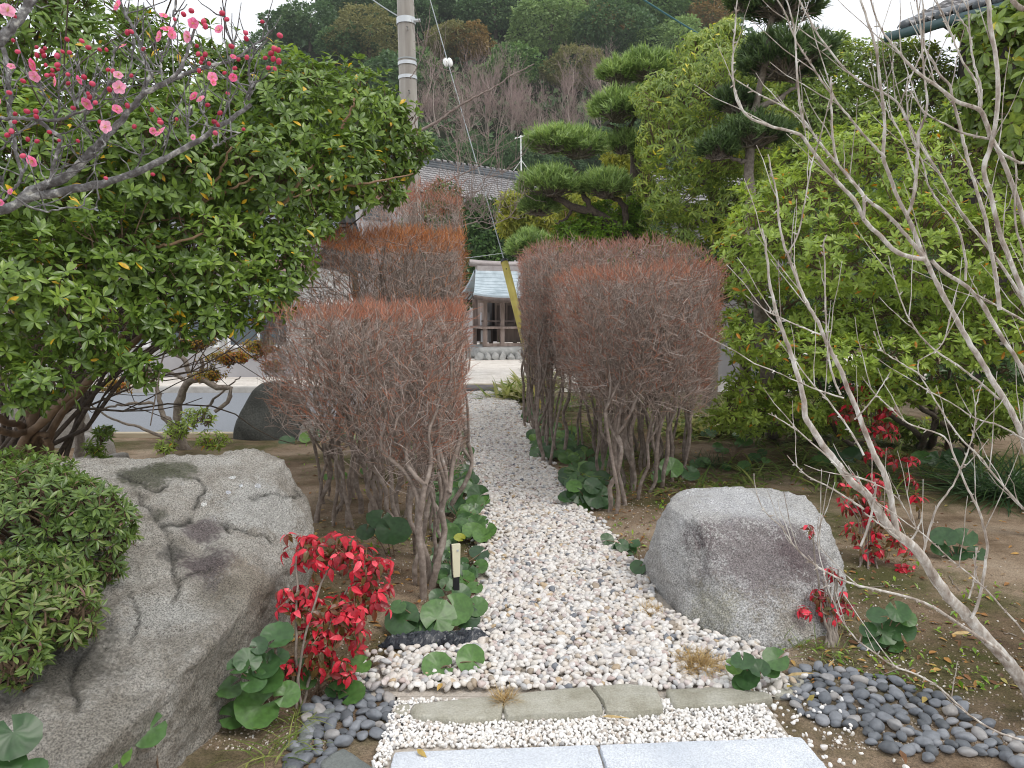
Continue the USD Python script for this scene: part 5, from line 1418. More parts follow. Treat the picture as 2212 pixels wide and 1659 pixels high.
# the layered azalea at the right
az2 = [PB(1720, 480, 7.0, (150, 120, 190)), PB(1640, 540, 6.8, (95, 105, 130)), PB(1860, 400, 7.2, (190, 140, 220)), PB(2050, 400, 7.1, (180, 150, 220)), PB(2200, 440, 6.9, (160, 170, 200)), PB(1790, 560, 6.6, (150, 100, 170)), PB(1960, 540, 6.5, (160, 120, 180)), PB(2130, 560, 6.3, (150, 120, 180)), PB(1600, 590, 6.9, (40, 60, 60)),
       PB(1640, 745, 6.4, (85, 48, 120)), PB(1760, 765, 6.3, (110, 55, 130)), PB(1900, 775, 6.2, (110, 50, 130)), PB(2040, 750, 6.2, (110, 60, 130)), PB(2160, 720, 6.1, (100, 70, 130)), PB(1600, 830, 6.5, (45, 35, 60)), PB(1700, 850, 6.5, (70, 36, 80)), PB(2250, 640, 6.2, (120, 110, 150)), PB(1590, 700, 6.7, (40, 40, 60)), PB(1820, 690, 6.8, (150, 40, 100)), PB(2020, 680, 6.8, (150, 40, 100))]
tA, g = shrub("azalea", "wide bright yellow green azalea in layered tiers filling the right side", "azalea", G(2000, 960), az2 + [PB(1570 + 60 * k, 880 + 8 * (k % 2), 6.6, (42, 26, 50)) for k in range(5)] + [PB(1900 + 80 * k, 850, 6.3, (55, 30, 60)) for k in range(4)] + [PB(1560 + 55 * k, 905 + 12 * (k % 2), 7.6, (40, 24, 50)) for k in range(6)] + [PB(2080 + 50 * k, 890, 6.6, (40, 26, 50)) for k in range(4)], 4300, 8, WHORL, 0.078, "leaf_azalea", 25, up=0.85, elev=(0.1, 0.9), shell=(0.74, 1.05), rough=0.26, freq=3.0, inside=0.84)
ab = G(2000, 965)
stems(tA, [[ab, P(2010, 930, 7.3), P(2040, 870, 7.2), P(2050, 800, 7.0)], [ab + [0.15, 0, 0], P(2060, 930, 7.2), P(2020, 900, 7.2), P(1960, 860, 7.0), P(1900, 800, 6.8)], [ab + [-0.1, 0.1, 0], P(1960, 920, 7.3), P(1860, 860, 7.1), P(1780, 800, 6.8)], [ab + [0.3, 0, 0], P(2100, 900, 7.1), P(2180, 820, 6.8)],
           [ab + [-0.6, 0.2, 0], P(1790, 905, 7.4), P(1770, 830, 7.2), P(1700, 760, 6.9)], [ab + [0.1, 0.2, 0], P(2000, 850, 7.3), P(1960, 700, 7.3), P(1880, 560, 7.2)], [G(1740, 950), P(1700, 890, 7.2), P(1640, 840, 7.0), P(1600, 780, 6.8)]],
      [0.045, 0.05, 0.04, 0.04, 0.03, 0.05, 0.025], 0.012, "bark_dark", seed=40, wob=0.008)
fill = []
g = np.random.default_rng(26)
for k in range(34):
    a, b = g.uniform(1600, 2230), g.uniform(620, 860)
    grow(P(a, b, g.uniform(6.9, 7.5)), (g.normal(0, 0.6), g.normal(-0.2, 0.4), 0.9), g.uniform(0.5, 1.0), 0.014, 2, g, fill, up=0.05, spread=0.6, kids=4, wig=0.2, shrink=(0.45, 0.7))
part(tA, "inner_branches", tubes([o[0] for o in fill], np.array([o[1] for o in fill]), 4)[:3], "stem_brown", kind="stuff")
part(tA, "trunk", limb([G(1665, 930), P(1655, 800, 7.6), P(1640, 640, 7.7), P(1640, 560, 7.7)], 0.075, 0.06, sides=10, seed=4)[:3], "bark_grey")

# right edge evergreen with yellow leaves
ev = [PB(2160, 130, 4.6, 80), PB(2200, 220, 4.5, 95), PB(2120, 200, 4.7, 55), PB(2080, 260, 4.8, 40), PB(2210, 330, 4.5, 75), PB(2150, 60, 4.6, 55), PB(2100, 60, 4.7, 40), PB(2260, 150, 4.5, 120), PB(2130, 300, 4.7, 50), PB(2215, 30, 4.6, 60)]
tE, g = shrub("evergreen_tree", "dark glossy evergreen with yellowing leaves at the upper right edge", "tree", (3.6, 4.9, 0), ev, 330, 6, OVAL, 0.10, "leaf_olive", 27, up=0.2, elev=(-0.2, 0.6), shell=(0.5, 1.05), droop=0.3, inside=0.7, tone=2.2)
stems(tE, [[np.array([3.6, 4.9, 0]), P(2290, 700, 4.9), P(2270, 400, 4.8), P(2250, 200, 4.7), P(2230, 0, 4.7)], [P(2270, 330, 4.8), P(2212, 265, 4.7), P(2170, 235, 4.7), P(2110, 260, 4.7)], [P(2260, 250, 4.8), P(2180, 205, 4.7), P(2100, 190, 4.7)]], [0.06, 0.022, 0.015], [0.03, 0.01, 0.006], "bark_dark", seed=60)

# big olive toned tree, right of centre
ol = [PB(1480, 250, 11.0, 110), PB(1560, 190, 11.3, 110), PB(1430, 330, 10.8, 70), PB(1500, 360, 10.8, 95), PB(1600, 300, 11.2, 120), PB(1420, 210, 11.4, 60), PB(1520, 120, 11.6, 70), PB(1450, 440, 10.8, 70), PB(1540, 470, 10.8, 85), PB(1400, 400, 10.9, 40), PB(1620, 150, 11.6, 85), PB(1640, 430, 11.2, 90), PB(1480, 520, 10.8, 50), PB(1570, 70, 11.8, 40)]
tO, g = shrub("olive_green_tree", "large tree with drooping yellowish green leaves behind the pruned pines", "tree", (3.0, 11.2, 0), ol, 4300, 5, LANCE, 0.10, "leaf_olive", 29, up=0.1, elev=(-0.3, 0.5), droop=0.55, shell=(0.7, 1.05), rough=0.3, inside=0.8)
stems(tO, [[np.array([3.0, 11.2, 0]), np.array([3.05, 11.2, 1.5]), P(1540, 300, 11.2), P(1560, 150, 11.3)], [P(1540, 420, 11.2), P(1480, 330, 11.1), P(1440, 260, 11.0)], [P(1545, 360, 11.2), P(1600, 260, 11.2), P(1620, 170, 11.3)]], [0.12, 0.06, 0.06], [0.05, 0.02, 0.02], "bark_grey", seed=70)

# green trees along the right background
hd = [PB(1700, 190, 13.0, (90, 95, 110)), PB(1800, 170, 13.0, (110, 90, 120)), PB(1900, 190, 13.0, (110, 100, 120)), PB(1990, 240, 12.8, (100, 110, 120)), PB(1760, 280, 12.6, (130, 90, 120)), PB(1880, 290, 12.5, (130, 80, 120)), PB(1720, 360, 12.4, (120, 80, 120)), PB(1960, 150, 13.2, (60, 60, 70)), PB(1640, 250, 13, (60, 80, 80)), PB(2050, 260, 12.6, (80, 80, 100))]
tH, g = shrub("evergreen_tree", "broad rounded light green tree standing before the dark hall", "tree", (5.4, 13.0, 0), hd, 5600, 4, small_leaf(1, 0.45), 0.105, "leaf_olive", 31, up=0.5, elev=(0, 0.7), parts=0, shell=(0.75, 1.03), rough=0.2, tone=1.8)
stems(tH, [[np.array([5.4, 13.0, 0]), np.array([5.4, 13.0, 1.6]), P(1800, 300, 13.0), P(1820, 200, 13.0)]], 0.16, 0.06, "bark_dark", seed=72)
dk = [PB(1043, 520, 28, (42, 50, 40)), PB(1040, 460, 28, (36, 35, 40)), PB(1075, 560, 28, (30, 45, 40)), PB(1010, 560, 28, (40, 60, 40)), PB(1100, 520, 28, (30, 40, 40))]
tD, g = shrub("camellia_bush", "dark green camellia bush below the tiled roof, left of the pines", "bush", (-1.1, 28.0, 0), dk, 1300, 4, small_leaf(1, 0.5), 0.24, "leaf_deep", 33, parts=0, twigs=False)
stems(tD, [[np.array([-1.1, 28.0, 0]), np.array([-1.1, 28.0, 1.6]), np.array([-1.05, 28.0, 3.4])]], 0.12, 0.05, "bark_dark", seed=74)
yb = [PB(1120, 440, 17, (48, 26, 40)), PB(1150, 475, 17, (60, 36, 45)), PB(1100, 480, 17, (26, 30, 30)), PB(1240, 440, 17.5, (60, 36, 40)), PB(1185, 430, 17.5, (40, 25, 40)), PB(1140, 520, 17, (40, 30, 40)), PB(1350, 390, 14, (30, 60, 40)), PB(1330, 330, 14, (24, 30, 30))]
tY, g = shrub("bamboo_bush", "yellowish feathery bamboo bush behind the lower pine pads", "bamboo", (0.7, 17.1, 0), yb, 1500, 5, small_leaf(1, 0.22), 0.2, "leaf_yellowgreen", 35, up=0.1, elev=(-0.2, 0.9), parts=0, droop=0.3, rough=0.3, twigs=False)
stems(tY, [[np.array([0.7 + 0.2 * k, 17.1, 0]), np.array([0.7 + 0.2 * k, 17.1, 1.4]), P(1130 + 30 * k, 450, 17.1)] for k in range(-1, 4)], 0.025, 0.012, "stem_tan", seed=76, name="cane")
bg = [PB(1250, 510, 11.8, (60, 40, 50)), PB(1310, 500, 11.8, (60, 45, 50)), PB(1290, 465, 12, (45, 32, 40)), PB(1365, 470, 12, (40, 45, 40)), PB(1380, 530, 11.8, (50, 40, 40)), PB(1400, 430, 12, (30, 35, 30))]
tB, g = shrub("bright_green_shrub", "bright yellow green leafy shrub just above the rear right hedge under the pines", "shrub", (1.4, 11.9, 0), bg, 1400, 5, small_leaf(1, 0.5), 0.075, "leaf_bright", 37, parts=0)
stems(tB, [[np.array([1.4, 11.9, 0]), np.array([1.42, 11.9, 1.2]), P(1300, 490, 11.9)], [np.array([1.6, 11.9, 0]), np.array([1.7, 11.9, 1.2]), P(1370, 480, 11.9)]], 0.03, 0.015, "bark_dark", seed=78)
dg = [PB(1470, 590, 10.9, (110, 60, 90)), PB(1560, 580, 10.8, (90, 80, 90)), PB(1620, 500, 11, (70, 80, 90)), PB(1690, 470, 11.2, (70, 80, 80))]
shrub("broadleaf_shrub", "dark green broadleaf shrub low behind the rear right hedge, under the olive tree", "shrub", (3.0, 10.9, 0), dg, 1000, 5, LANCE, 0.12, "leaf_deep", 39, up=0.1, elev=(-0.3, 0.5), parts=150, droop=0.4)
ug = [PB(1690 + 75 * k, 800 + 14 * (k % 3), 8.8 + 0.2 * (k % 2), (60, 45 + 8 * (k % 2), 60)) for k in range(8)] + [PB(1640 + 90 * k, 700, 9.4, (70, 60, 60)) for k in range(7)]
shrub("evergreen_hedge", "dim dark green undergrowth hedge behind the azalea's trunks", "hedge", (4.2, 8.9, 0), ug, 1700, 5, small_leaf(1, 0.4), 0.10, "leaf_deep", 38, parts=0)
lu = [PB(2090, 925, 7.3, (70, 34, 60)), PB(2180, 900, 7.2, (60, 40, 60)), PB(1965, 925, 8.0, (50, 26, 50)), PB(1715, 895, 8.3, (60, 30, 60)), PB(1800, 900, 8.4, (60, 28, 60)), PB(1890, 905, 8.3, (50, 26, 50)), PB(1600, 890, 8.3, (50, 24, 50))]
shrub("low_shrub", "low shaded leafy undergrowth along the foot of the big azalea", "undergrowth", (3.4, 8.0, 0), lu, 900, 6, SLIM, 0.085, "leaf_olive", 58, up=0.8, parts=120, rough=0.35, tone=1.6)
for lab, x, y, d, w, h, sd, nm in (("wall of dense greenery at the far left, behind the white house roof", 150, 520, 26, 260, 110, 41, "evergreen_tree"), ("leafy green trees behind the shrine's right side", 1250, 560, 29, 130, 80, 42, "evergreen_tree"), ("dark trees behind the shed at the right of the court", 1620, 480, 30, 260, 190, 43, "evergreen_tree"), ("dark trees at the far right beyond the court", 2050, 420, 30, 220, 220, 44, "evergreen_tree"), ("dark trees left of the shrine under the tiled roof", 960, 520, 30, 90, 110, 45, "evergreen_tree")):
    c = P(x, y, d)
    t_, g = shrub(nm, lab, "tree", (*c[:2], 0), [PB(x - w * 0.5, y + 20, d, (w * 0.6, h, w * 0.5)), PB(x + w * 0.5, y + 20, d, (w * 0.6, h, w * 0.5)), PB(x, y - h * 0.25, d, (w * 0.6, h * 0.9, w * 0.5)), PB(x, y + h * 0.8, d, (w, h * 0.7, w * 0.5))], 1500, 4, small_leaf(1, 0.5), 0.3, "leaf_deep", sd, parts=0, twigs=False)
    stems(t_, [[c * [1, 1, 0], c * [1, 1, 0.4] + [0.1, 0, 0], c]], 0.2, 0.08, "bark_dark", name="trunk", seed=sd)

# ------------------------------------------------------------------ cloud pruned pines


def pads_tree(name, label, base, trunk, limbs, pads, seed, matname="needle", L=0.15, dens=1.0, bark="bark_dark"):
    t = thing(name, label, "pine", base)
    g = np.random.default_rng(seed)
    for k, (l, r0, r1) in enumerate(trunk):
        part(t, "trunk", limb(l, r0, r1, K=26, sides=9, wob=0.012, seed=seed + k)[:3], bark)
    for k, (l, r0, r1) in enumerate(limbs):
        part(t, "limb", limb(l, r0, r1, K=18, sides=7, wob=0.01, seed=seed + 20 + k)[:3], bark)
    blade = (np.array([[-0.5, 0, 0], [0.5, 0, 0], [0.35, 0.6, -0.02], [-0.35, 0.6, -0.02], [0, 1, -0.08]]), np.array([[0, 1, 2], [0, 2, 3], [3, 2, 4]]))
    for (x, y, d, rx, ry) in pads:
        c = P(x, y, d)
        r = np.array([rx * d / FOC, rx * d / FOC * 0.9, ry * d / FOC]) * [0.84, 0.84, 0.74]
        n = int(260 * dens * max(0.35, (r[0] / 0.5) ** 2 + 0.3))
        dirs = unit(g, n * 2)
        dirs = dirs[dirs[:, 2] > -0.35][:n]
        n = len(dirs)
        s = g.uniform(0.70, 1.0, n) * (0.80 + 0.4 * meshkit.noise(dirs * 2.2 + 7, seed))
        p = c + dirs * r * s[:, None]
        p[:, 2] = np.maximum(p[:, 2], c[2] - 0.35 * r[2])
        ax = nrm(dirs * [0.65, 0.65, 0.4] + [0, 0, 0.75] + 0.2 * unit(g, n))
        k = 15
        pp, dd_, nn = rosettes(g, p, ax, k, (0.35, 1.45))
        pp = pp + np.repeat(ax, k, 0) * g.uniform(0, L * 0.7, (len(pp), 1))
        lens = np.stack([np.full(len(pp), 0.016) * g.uniform(0.8, 1.2, len(pp)), L * g.uniform(0.6, 1.1, len(pp)), np.full(len(pp), L)], -1)
        ton = np.clip(0.5 * g.random(len(pp)) + 0.5 * np.repeat(meshkit.noise(p * 6, seed), k), 0, 1)
        part(t, "foliage_pad", scatter(blade, pp, frames(dd_, nn), lens, ton), matname)
        m = 60
        i = g.choice(n, min(m, n), replace=False)
        root = c - [0, 0, 0.5 * r[2]] + g.normal(0, 0.12, (len(i), 3)) * [r[0], r[1], 0.1 * r[2]]
        mid = (root + p[i]) / 2 + g.normal(0, 0.03, (len(i), 3))
        part(t, "pad_twigs", tubes(np.stack([root, mid, p[i] - ax[i] * 0.02], 1), np.tile([0.014, 0.009, 0.005], (len(i), 1)), 4, g)[:3], "bark_grey", kind="stuff")


d = 11.6
pads_tree("cloud_pine", "cloud pruned pine leaning left over the path with four broad foliage pads", (2.3, 11.7, 0),
          [([np.array([2.25, 11.8, 0]), P(1400, 600, d), P(1345, 500, d), P(1290, 462, d), P(1235, 445, d), P(1195, 425, d)], 0.10, 0.05)],
          [([P(1345, 495, d), P(1352, 460, d), P(1340, 435, d), P(1310, 425, d)], 0.06, 0.03), ([P(1290, 462, d), P(1265, 430, d), P(1255, 400, d + .2), P(1245, 370, d + .2), P(1235, 350, d + .2)], 0.05, 0.02), ([P(1235, 446, d), P(1225, 470, d), P(1200, 480, d)], 0.03, 0.012)],
          [(1190, 408, d, 72, 46), (1310, 412, d - 0.1, 58, 42), (1195, 315, d + 0.2, 60, 36), (1250, 325, d + 0.3, 58, 44), (1165, 455, d + 0.2, 40, 24)], 61)
d = 12.4
pads_tree("cloud_pine", "taller cloud pruned pine with stacked pads rising right of the leaning one", (3.0, 12.4, 0),
          [([np.array([2.3, 12.4, 0]), P(1375, 560, d), P(1360, 420, d), P(1372, 370, d), P(1368, 320, d), P(1350, 285, d)], 0.11, 0.06), ([P(1375, 380, d), P(1395, 320, d), P(1390, 250, d), P(1380, 190, d)], 0.06, 0.03)],
          [([P(1350, 285, d), P(1325, 275, d), P(1310, 268, d)], 0.04, 0.02), ([P(1352, 290, d), P(1365, 265, d), P(1375, 250, d)], 0.04, 0.02), ([P(1385, 210, d), P(1340, 190, d), P(1320, 180, d)], 0.03, 0.015)],
          [(1395, 158, d, 60, 42), (1335, 168, d, 42, 34), (1330, 245, d - 0.1, 62, 45), (1380, 235, d, 42, 36), (1345, 320, d, 36, 30), (1390, 330, d, 34, 34)], 63, L=0.16)
d = 9.8
pads_tree("cloud_pine", "dark cloud pruned pine with a pale trunk behind the bare tree's branches", (3.1, 9.9, 0),
          [([np.array([3.12, 9.85, 0]), P(1615, 560, d), P(1618, 380, d), P(1622, 300, d), P(1640, 200, d), P(1655, 120, d), P(1668, 40, d), P(1690, 0, d)], 0.085, 0.035)],
          [([P(1620, 270, d), P(1640, 235, d), P(1690, 210, d), P(1720, 180, d)], 0.045, 0.02), ([P(1618, 350, d), P(1590, 345, d), P(1550, 330, d)], 0.035, 0.015), ([P(1622, 300, d), P(1660, 300, d), P(1700, 290, d)], 0.03, 0.015), ([P(1655, 110, d), P(1690, 70, d), P(1740, 40, d)], 0.03, 0.012)],
          [(1690, 20, d, 95, 50), (1600, 12, d, 25, 20), (1690, 140, d, 110, 75), (1755, 115, d, 50, 38), (1625, 300, d, 85, 48), (1550, 330, d - 0.1, 45, 38), (1590, 230, d + 0.2, 50, 32), (1690, -50, d, 70, 40)], 65, matname="needle_dark", L=0.13, bark="bark_grey")
d = 16.0
pads_tree("cloud_pine", "small round pruned pine peeping over the shrine roof", (0.55, 16.0, 0), [([np.array([0.55, 16.0, 0]), P(1162, 640, d), P(1163, 580, d), P(1150, 550, d)], 0.07, 0.04)], [([P(1160, 575, d), P(1140, 555, d), P(1125, 545, d)], 0.03, 0.015)], [(1148, 535, d, 50, 40), (1125, 548, d, 32, 25), (1175, 545, d, 30, 30)], 67)

# ------------------------------------------------------------------ pink plum at the upper left
noisy("plum_bark", [(0.32, (0.07, 0.065, 0.062)), (0.48, (0.135, 0.13, 0.13)), (0.58, (0.25, 0.25, 0.25)), (0.69, (0.56, 0.56, 0.52))], scale=55.0, rough=0.85, bump=0.004, bscale=120)
leafy("petal_pink", [(0.0, (0.74, 0.17, 0.32)), (0.5, (0.82, 0.30, 0.46)), (1.0, (0.87, 0.46, 0.60))], rough=0.5, trans=0.35)
toned("bud_red", [(0.0, (0.30, 0.02, 0.045)), (0.6, (0.50, 0.04, 0.09)), (1.0, (0.66, 0.10, 0.18))], rough=0.5)
plain("stamen_yellow", (0.75, 0.55, 0.25), 0.6)
plum = thing("plum_tree", "grey plum branches with deep pink blossoms and red buds reaching in from the left", "plum tree", (-1.35, 1.7, 0))
PD = 1.55
pz = lambda pts, d0=PD, d1=PD, o=(0, 0): [P(o[0] + a / 3.0, o[1] + b / 3.0, d0 + (d1 - d0) * i / max(1, len(pts) - 1)) for i, (a, b) in enumerate(pts)]
trunk_b = np.array([-1.62, 1.75, 0.0])
fork = P(-330, 520, 1.65)
part(plum, "trunk", limb([trunk_b, trunk_b + [0.05, 0, 0.6], trunk_b + [0.0, 0, 1.2], fork], 0.055, 0.036, K=24, sides=10, wob=0.003, seed=1)[:3], "plum_bark")
mains = [([(-990, 1560), (-500, 1500), (0, 1370), (180, 1290), (330, 1255), (520, 1220), (740, 1170), (950, 1090), (1120, 1000), (1290, 910), (1400, 830), (1530, 750), (1630, 670)], 1.65, 1.62, 0.021, 0.006),
         [(140, 1300), (200, 1245), (330, 1190), (420, 1150), (520, 1060), (620, 950), (700, 870), (800, 760), (880, 660), (950, 590), (1060, 540), (1140, 480), (1200, 380), (1230, 280), (1270, 180)],
         [(940, 600), (940, 560), (980, 480), (960, 440), (940, 400), (900, 270), (860, 170), (800, 60), (780, -30)], [(980, 585), (1130, 510), (1280, 455), (1400, 415), (1500, 400), (1560, 350), (1660, 290), (1760, 190)],
         [(-60, 775), (0, 770), (200, 765), (340, 780), (480, 740), (590, 690), (680, 590), (700, 560)], [(230, 770), (340, 850), (400, 900), (360, 1030), (330, 1130), (310, 1200)],
         [(20, 310), (50, 480), (70, 620), (60, 720), (90, 900), (120, 1050), (140, 1130), (80, 1230), (10, 1300)], [(-60, 310), (0, 270), (80, 170), (150, 90), (200, 0), (240, -90)],
         [(560, 720), (545, 800), (600, 900), (612, 935)], [(240, 590), (330, 680), (355, 760), (350, 860), (330, 1130)], [(420, 560), (480, 640), (510, 700)], [(480, 390), (520, 470), (560, 560), (560, 640), (570, 730)],
         [(740, 290), (730, 430), (700, 560), (640, 670), (600, 690)], [(870, 250), (840, 450), (820, 540), (800, 620)], [(1050, 340), (1045, 440), (1050, 530)], [(1610, 650), (1625, 560), (1610, 450), (1640, 350), (1659, 300)],
         [(1230, 750), (1240, 690), (1220, 780), (1215, 880)], [(1310, 880), (1340, 780), (1300, 700), (1320, 600)], [(690, 580), (750, 620), (800, 680), (830, 700)], [(800, 640), (740, 690), (720, 760)], [(1140, 700), (1100, 780), (1090, 880), (1040, 980)],
         [(700, 870), (640, 1000), (400, 1070)], [(0, 970), (100, 880), (180, 830), (250, 800)], [(10, 1140), (20, 1220), (0, 1290)], [(150, 1320), (300, 1370), (460, 1345), (600, 1350), (650, 1280)], [(1380, 960), (1460, 910), (1560, 860)],
         [(1659, 520), (1610, 590), (1580, 690)], [(1500, 400), (1510, 300), (1460, 180), (1450, 60)], [(1440, 780), (1480, 640), (1500, 480), (1490, 400)], [(1140, 0), (1130, 120), (1080, 300), (1050, 350)], [(20, 650), (60, 480), (0, 400)], [(940, 960), (900, 1060), (870, 1130)],
         [(560, 740), (590, 620), (570, 600)], [(150, 560), (250, 560), (300, 640)], [(380, 720), (380, 600), (370, 560)], [(80, 1230), (160, 1100), (160, 1000)]]
R_ = {0: (0.021, 0.006), 1: (0.017, 0.0035), 2: (0.008, 0.003), 3: (0.0075, 0.0025), 4: (0.0065, 0.0025), 5: (0.007, 0.0035), 6: (0.008, 0.003), 7: (0.016, 0.011), 15: (0.005, 0.0022)}
g = np.random.default_rng(55)
paths = []
for k, m in enumerate(mains):
    pts = m[0] if k == 0 else m
    off = 0.0 if k in (0, 1) else g.uniform(-0.06, 0.06)
    l = np.array(pz(pts, 1.6 + off, 1.6 + off * 2))
    if k == 0:
        l = np.vstack([fork, l[1:]])
    r0, r1_ = R_.get(k, (0.0034, 0.0014))
    paths.append(curve(l, 40))
    part(plum, "branch", limb(l, r0 * 0.68, r1_ * 0.75, K=max(18, 4 * len(l)), sides=8, wob=0.0012, seed=k, lump=0.06)[:3], "plum_bark")
tw = []
for k, c in enumerate(paths):
    for _ in range(13 if k < 4 else 6):
        i = g.integers(4, 39)
        dr = nrm(np.array([g.normal(0.1, 0.7), g.normal(0, 0.5), abs(g.normal(0.6, 0.5))]))
        L = g.uniform(0.02, 0.11)
        f = np.linspace(0, 1, 5)[:, None]
        tw.append(c[i] + dr * L * f + np.array([0, 0, 1]) * 0.02 * f ** 2 + g.normal(0, 0.0018, (5, 3)) * (f > 0))
part(plum, "twigs", tubes(tw, np.tile(np.linspace(0.0017, 0.0008, 5), (len(tw), 1)), 4, g)[:3], "plum_bark", kind="stuff")
flowers = [(45, 75, 58), (225, 420, 55), (228, 492, 42), (365, 530, 40), (570, 668, 48), (775, 568, 45), (765, 490, 34), (757, 712, 40), (690, 822, 44), (800, 300, 28), (1060, 105, 30), (1042, 242, 50), (1085, 195, 46), (1118, 225, 34), (1225, 240, 50), (1250, 150, 40), (1425, 195, 40), (1375, 500, 36), (1380, 535, 26), (1262, 628, 40), (1305, 648, 38), (1045, 862, 52), (992, 848, 30), (1255, 890, 24), (215, 1040, 50), (70, 1243, 24), (770, 40, 46), (520, 515, 34), (1510, 500, 34), (1510, 372, 26), (5, 655, 30), (2, 1310, 26), (72, 432, 26)]
for k, (a, b, r) in enumerate(flowers):
    c = pz([(a, b)], 1.5)[0]
    rad = r / 3.0 * 1.5 / FOC
    n = nrm(np.array([g.normal(0, 0.5), -0.8, g.normal(0.2, 0.5)]))
    u = nrm(np.cross(n, [0.3, 0.1, 1]))
    w = np.cross(n, u)
    opened = g.uniform(0.75, 1.0)
    V, F = [], []
    for q in range(5):
        th = q * 2 * np.pi / 5 + k
        a1 = np.cos(th) * u + np.sin(th) * w
        a2 = np.cross(n, a1)
        o = len(V)
        V.append(c)
        for s_ in (0.5, 1.0):
            for e_ in np.linspace(-1.15, 1.15, 6):
                rr = rad * 0.52 * s_
                V.append(c + a1 * opened * (rad * 0.48 * s_ + rr * np.cos(e_ * 1.4)) + a2 * rr * np.sin(e_ * 1.2) + n * rad * (0.5 * s_ ** 2 * (1.25 - opened) + 0.12 * s_ * abs(e_)))
        for q_ in range(5):
            F += [[o, o + 1 + q_, o + 2 + q_], [o + 1 + q_, o + 7 + q_, o + 8 + q_], [o + 1 + q_, o + 8 + q_, o + 2 + q_]]
    bl_n = part(plum, "blossom", (np.array(V), np.array(F), None, np.full(len(V), g.random())), "petal_pink")
    ang = g.uniform(0, 6.28, 12)
    sp2 = c[None] + rad * 0.35 * (np.cos(ang)[:, None] * u + np.sin(ang)[:, None] * w) * g.uniform(0.4, 1, (12, 1)) + n * rad * 0.45
    part(plum, "stamens", tubes(np.stack([np.repeat(c[None], 12, 0), (c + sp2) / 2, sp2], 1), np.full((12, 3), 0.0004), 3)[:3], "stamen_yellow", sub=bl_n)
buds = [(85, 262), (237, 305), (292, 312), (275, 335), (285, 360), (240, 358), (370, 362), (405, 334), (435, 255), (450, 340), (530, 265), (573, 308), (646, 322), (690, 322), (825, 210), (852, 205), (930, 318), (340, 455), (372, 420), (375, 450), (305, 488), (340, 485), (440, 482), (442, 540), (297, 422), (545, 500), (598, 542), (570, 605), (580, 628), (618, 665), (475, 700), (700, 452), (730, 460), (852, 490), (98, 738), (95, 790), (175, 722), (232, 722), (235, 755), (48, 875), (75, 850), (180, 903), (240, 915), (320, 856), (382, 910), (505, 913), (150, 525), (148, 1010), (648, 790), (870, 820), (825, 685), (985, 712), (1035, 775), (1040, 792), (1145, 772), (1283, 350), (1330, 352), (1310, 380), (1302, 405), (1355, 412), (1290, 458), (1132, 125), (1190, 92), (1275, 298), (1240, 70), (1440, 85), (1470, 125), (1500, 300), (1592, 212), (1595, 250), (1455, 472), (1522, 442), (1600, 372), (1390, 790), (1410, 808), (1395, 862), (1345, 680), (1425, 732), (1475, 605), (1578, 838), (710, 580), (990, 1130), (686, 1155), (1545, 385), (1330, 170), (1320, 140), (115, 335), (60, 600), (95, 105)]
bud_v, bud_f = stone_shape(900, 1, 0.05)
for a, b in buds + [(1659 + a, b) for a, b in ((40, 140), (155, 230), (145, 325), (98, 345), (120, 315), (60, 375), (112, 382), (148, 398), (80, 440), (122, 445))]:
    c = pz([(a, b)], 1.52)[0]
    r = g.uniform(0.0034, 0.0054)
    v = (bud_v * [r, r, r * 1.25]) @ frames(unit(g, 1)[0], unit(g, 1)[0]).T + c
    part(plum, "bud", (v, bud_f, smooth_normals(v, bud_f)), "bud_red", rnd=g.random())

# ------------------------------------------------------------------ pale bare tree at the right
noisy("bark_pale", [(0.34, (0.25, 0.20, 0.165)), (0.45, (0.39, 0.34, 0.295)), (0.54, (0.52, 0.48, 0.43)), (0.62, (0.66, 0.64, 0.60)), (0.8, (0.72, 0.71, 0.67))], scale=30.0, rough=0.85, bump=0.003, bscale=90, stretch=(1, 1, 0.5))
bare = thing("bare_tree", "pale grey leafless multi stemmed tree leaning across the right side in front", "tree", (2.1, 2.7, 0))
q4 = lambda a, b: (1659 + a / 3.0, b / 3.0)
q8 = lambda a, b: (1659 + a / 3.0, 553 + b / 3.0)
qB = lambda a, b: (1659 + a / 3.0, 1106 + b / 3.0)
base = np.array([2.02, 2.62, -0.02])


def limbs_of(*parts_):
    return [f(a, b) for f, pts in parts_ for a, b in pts]


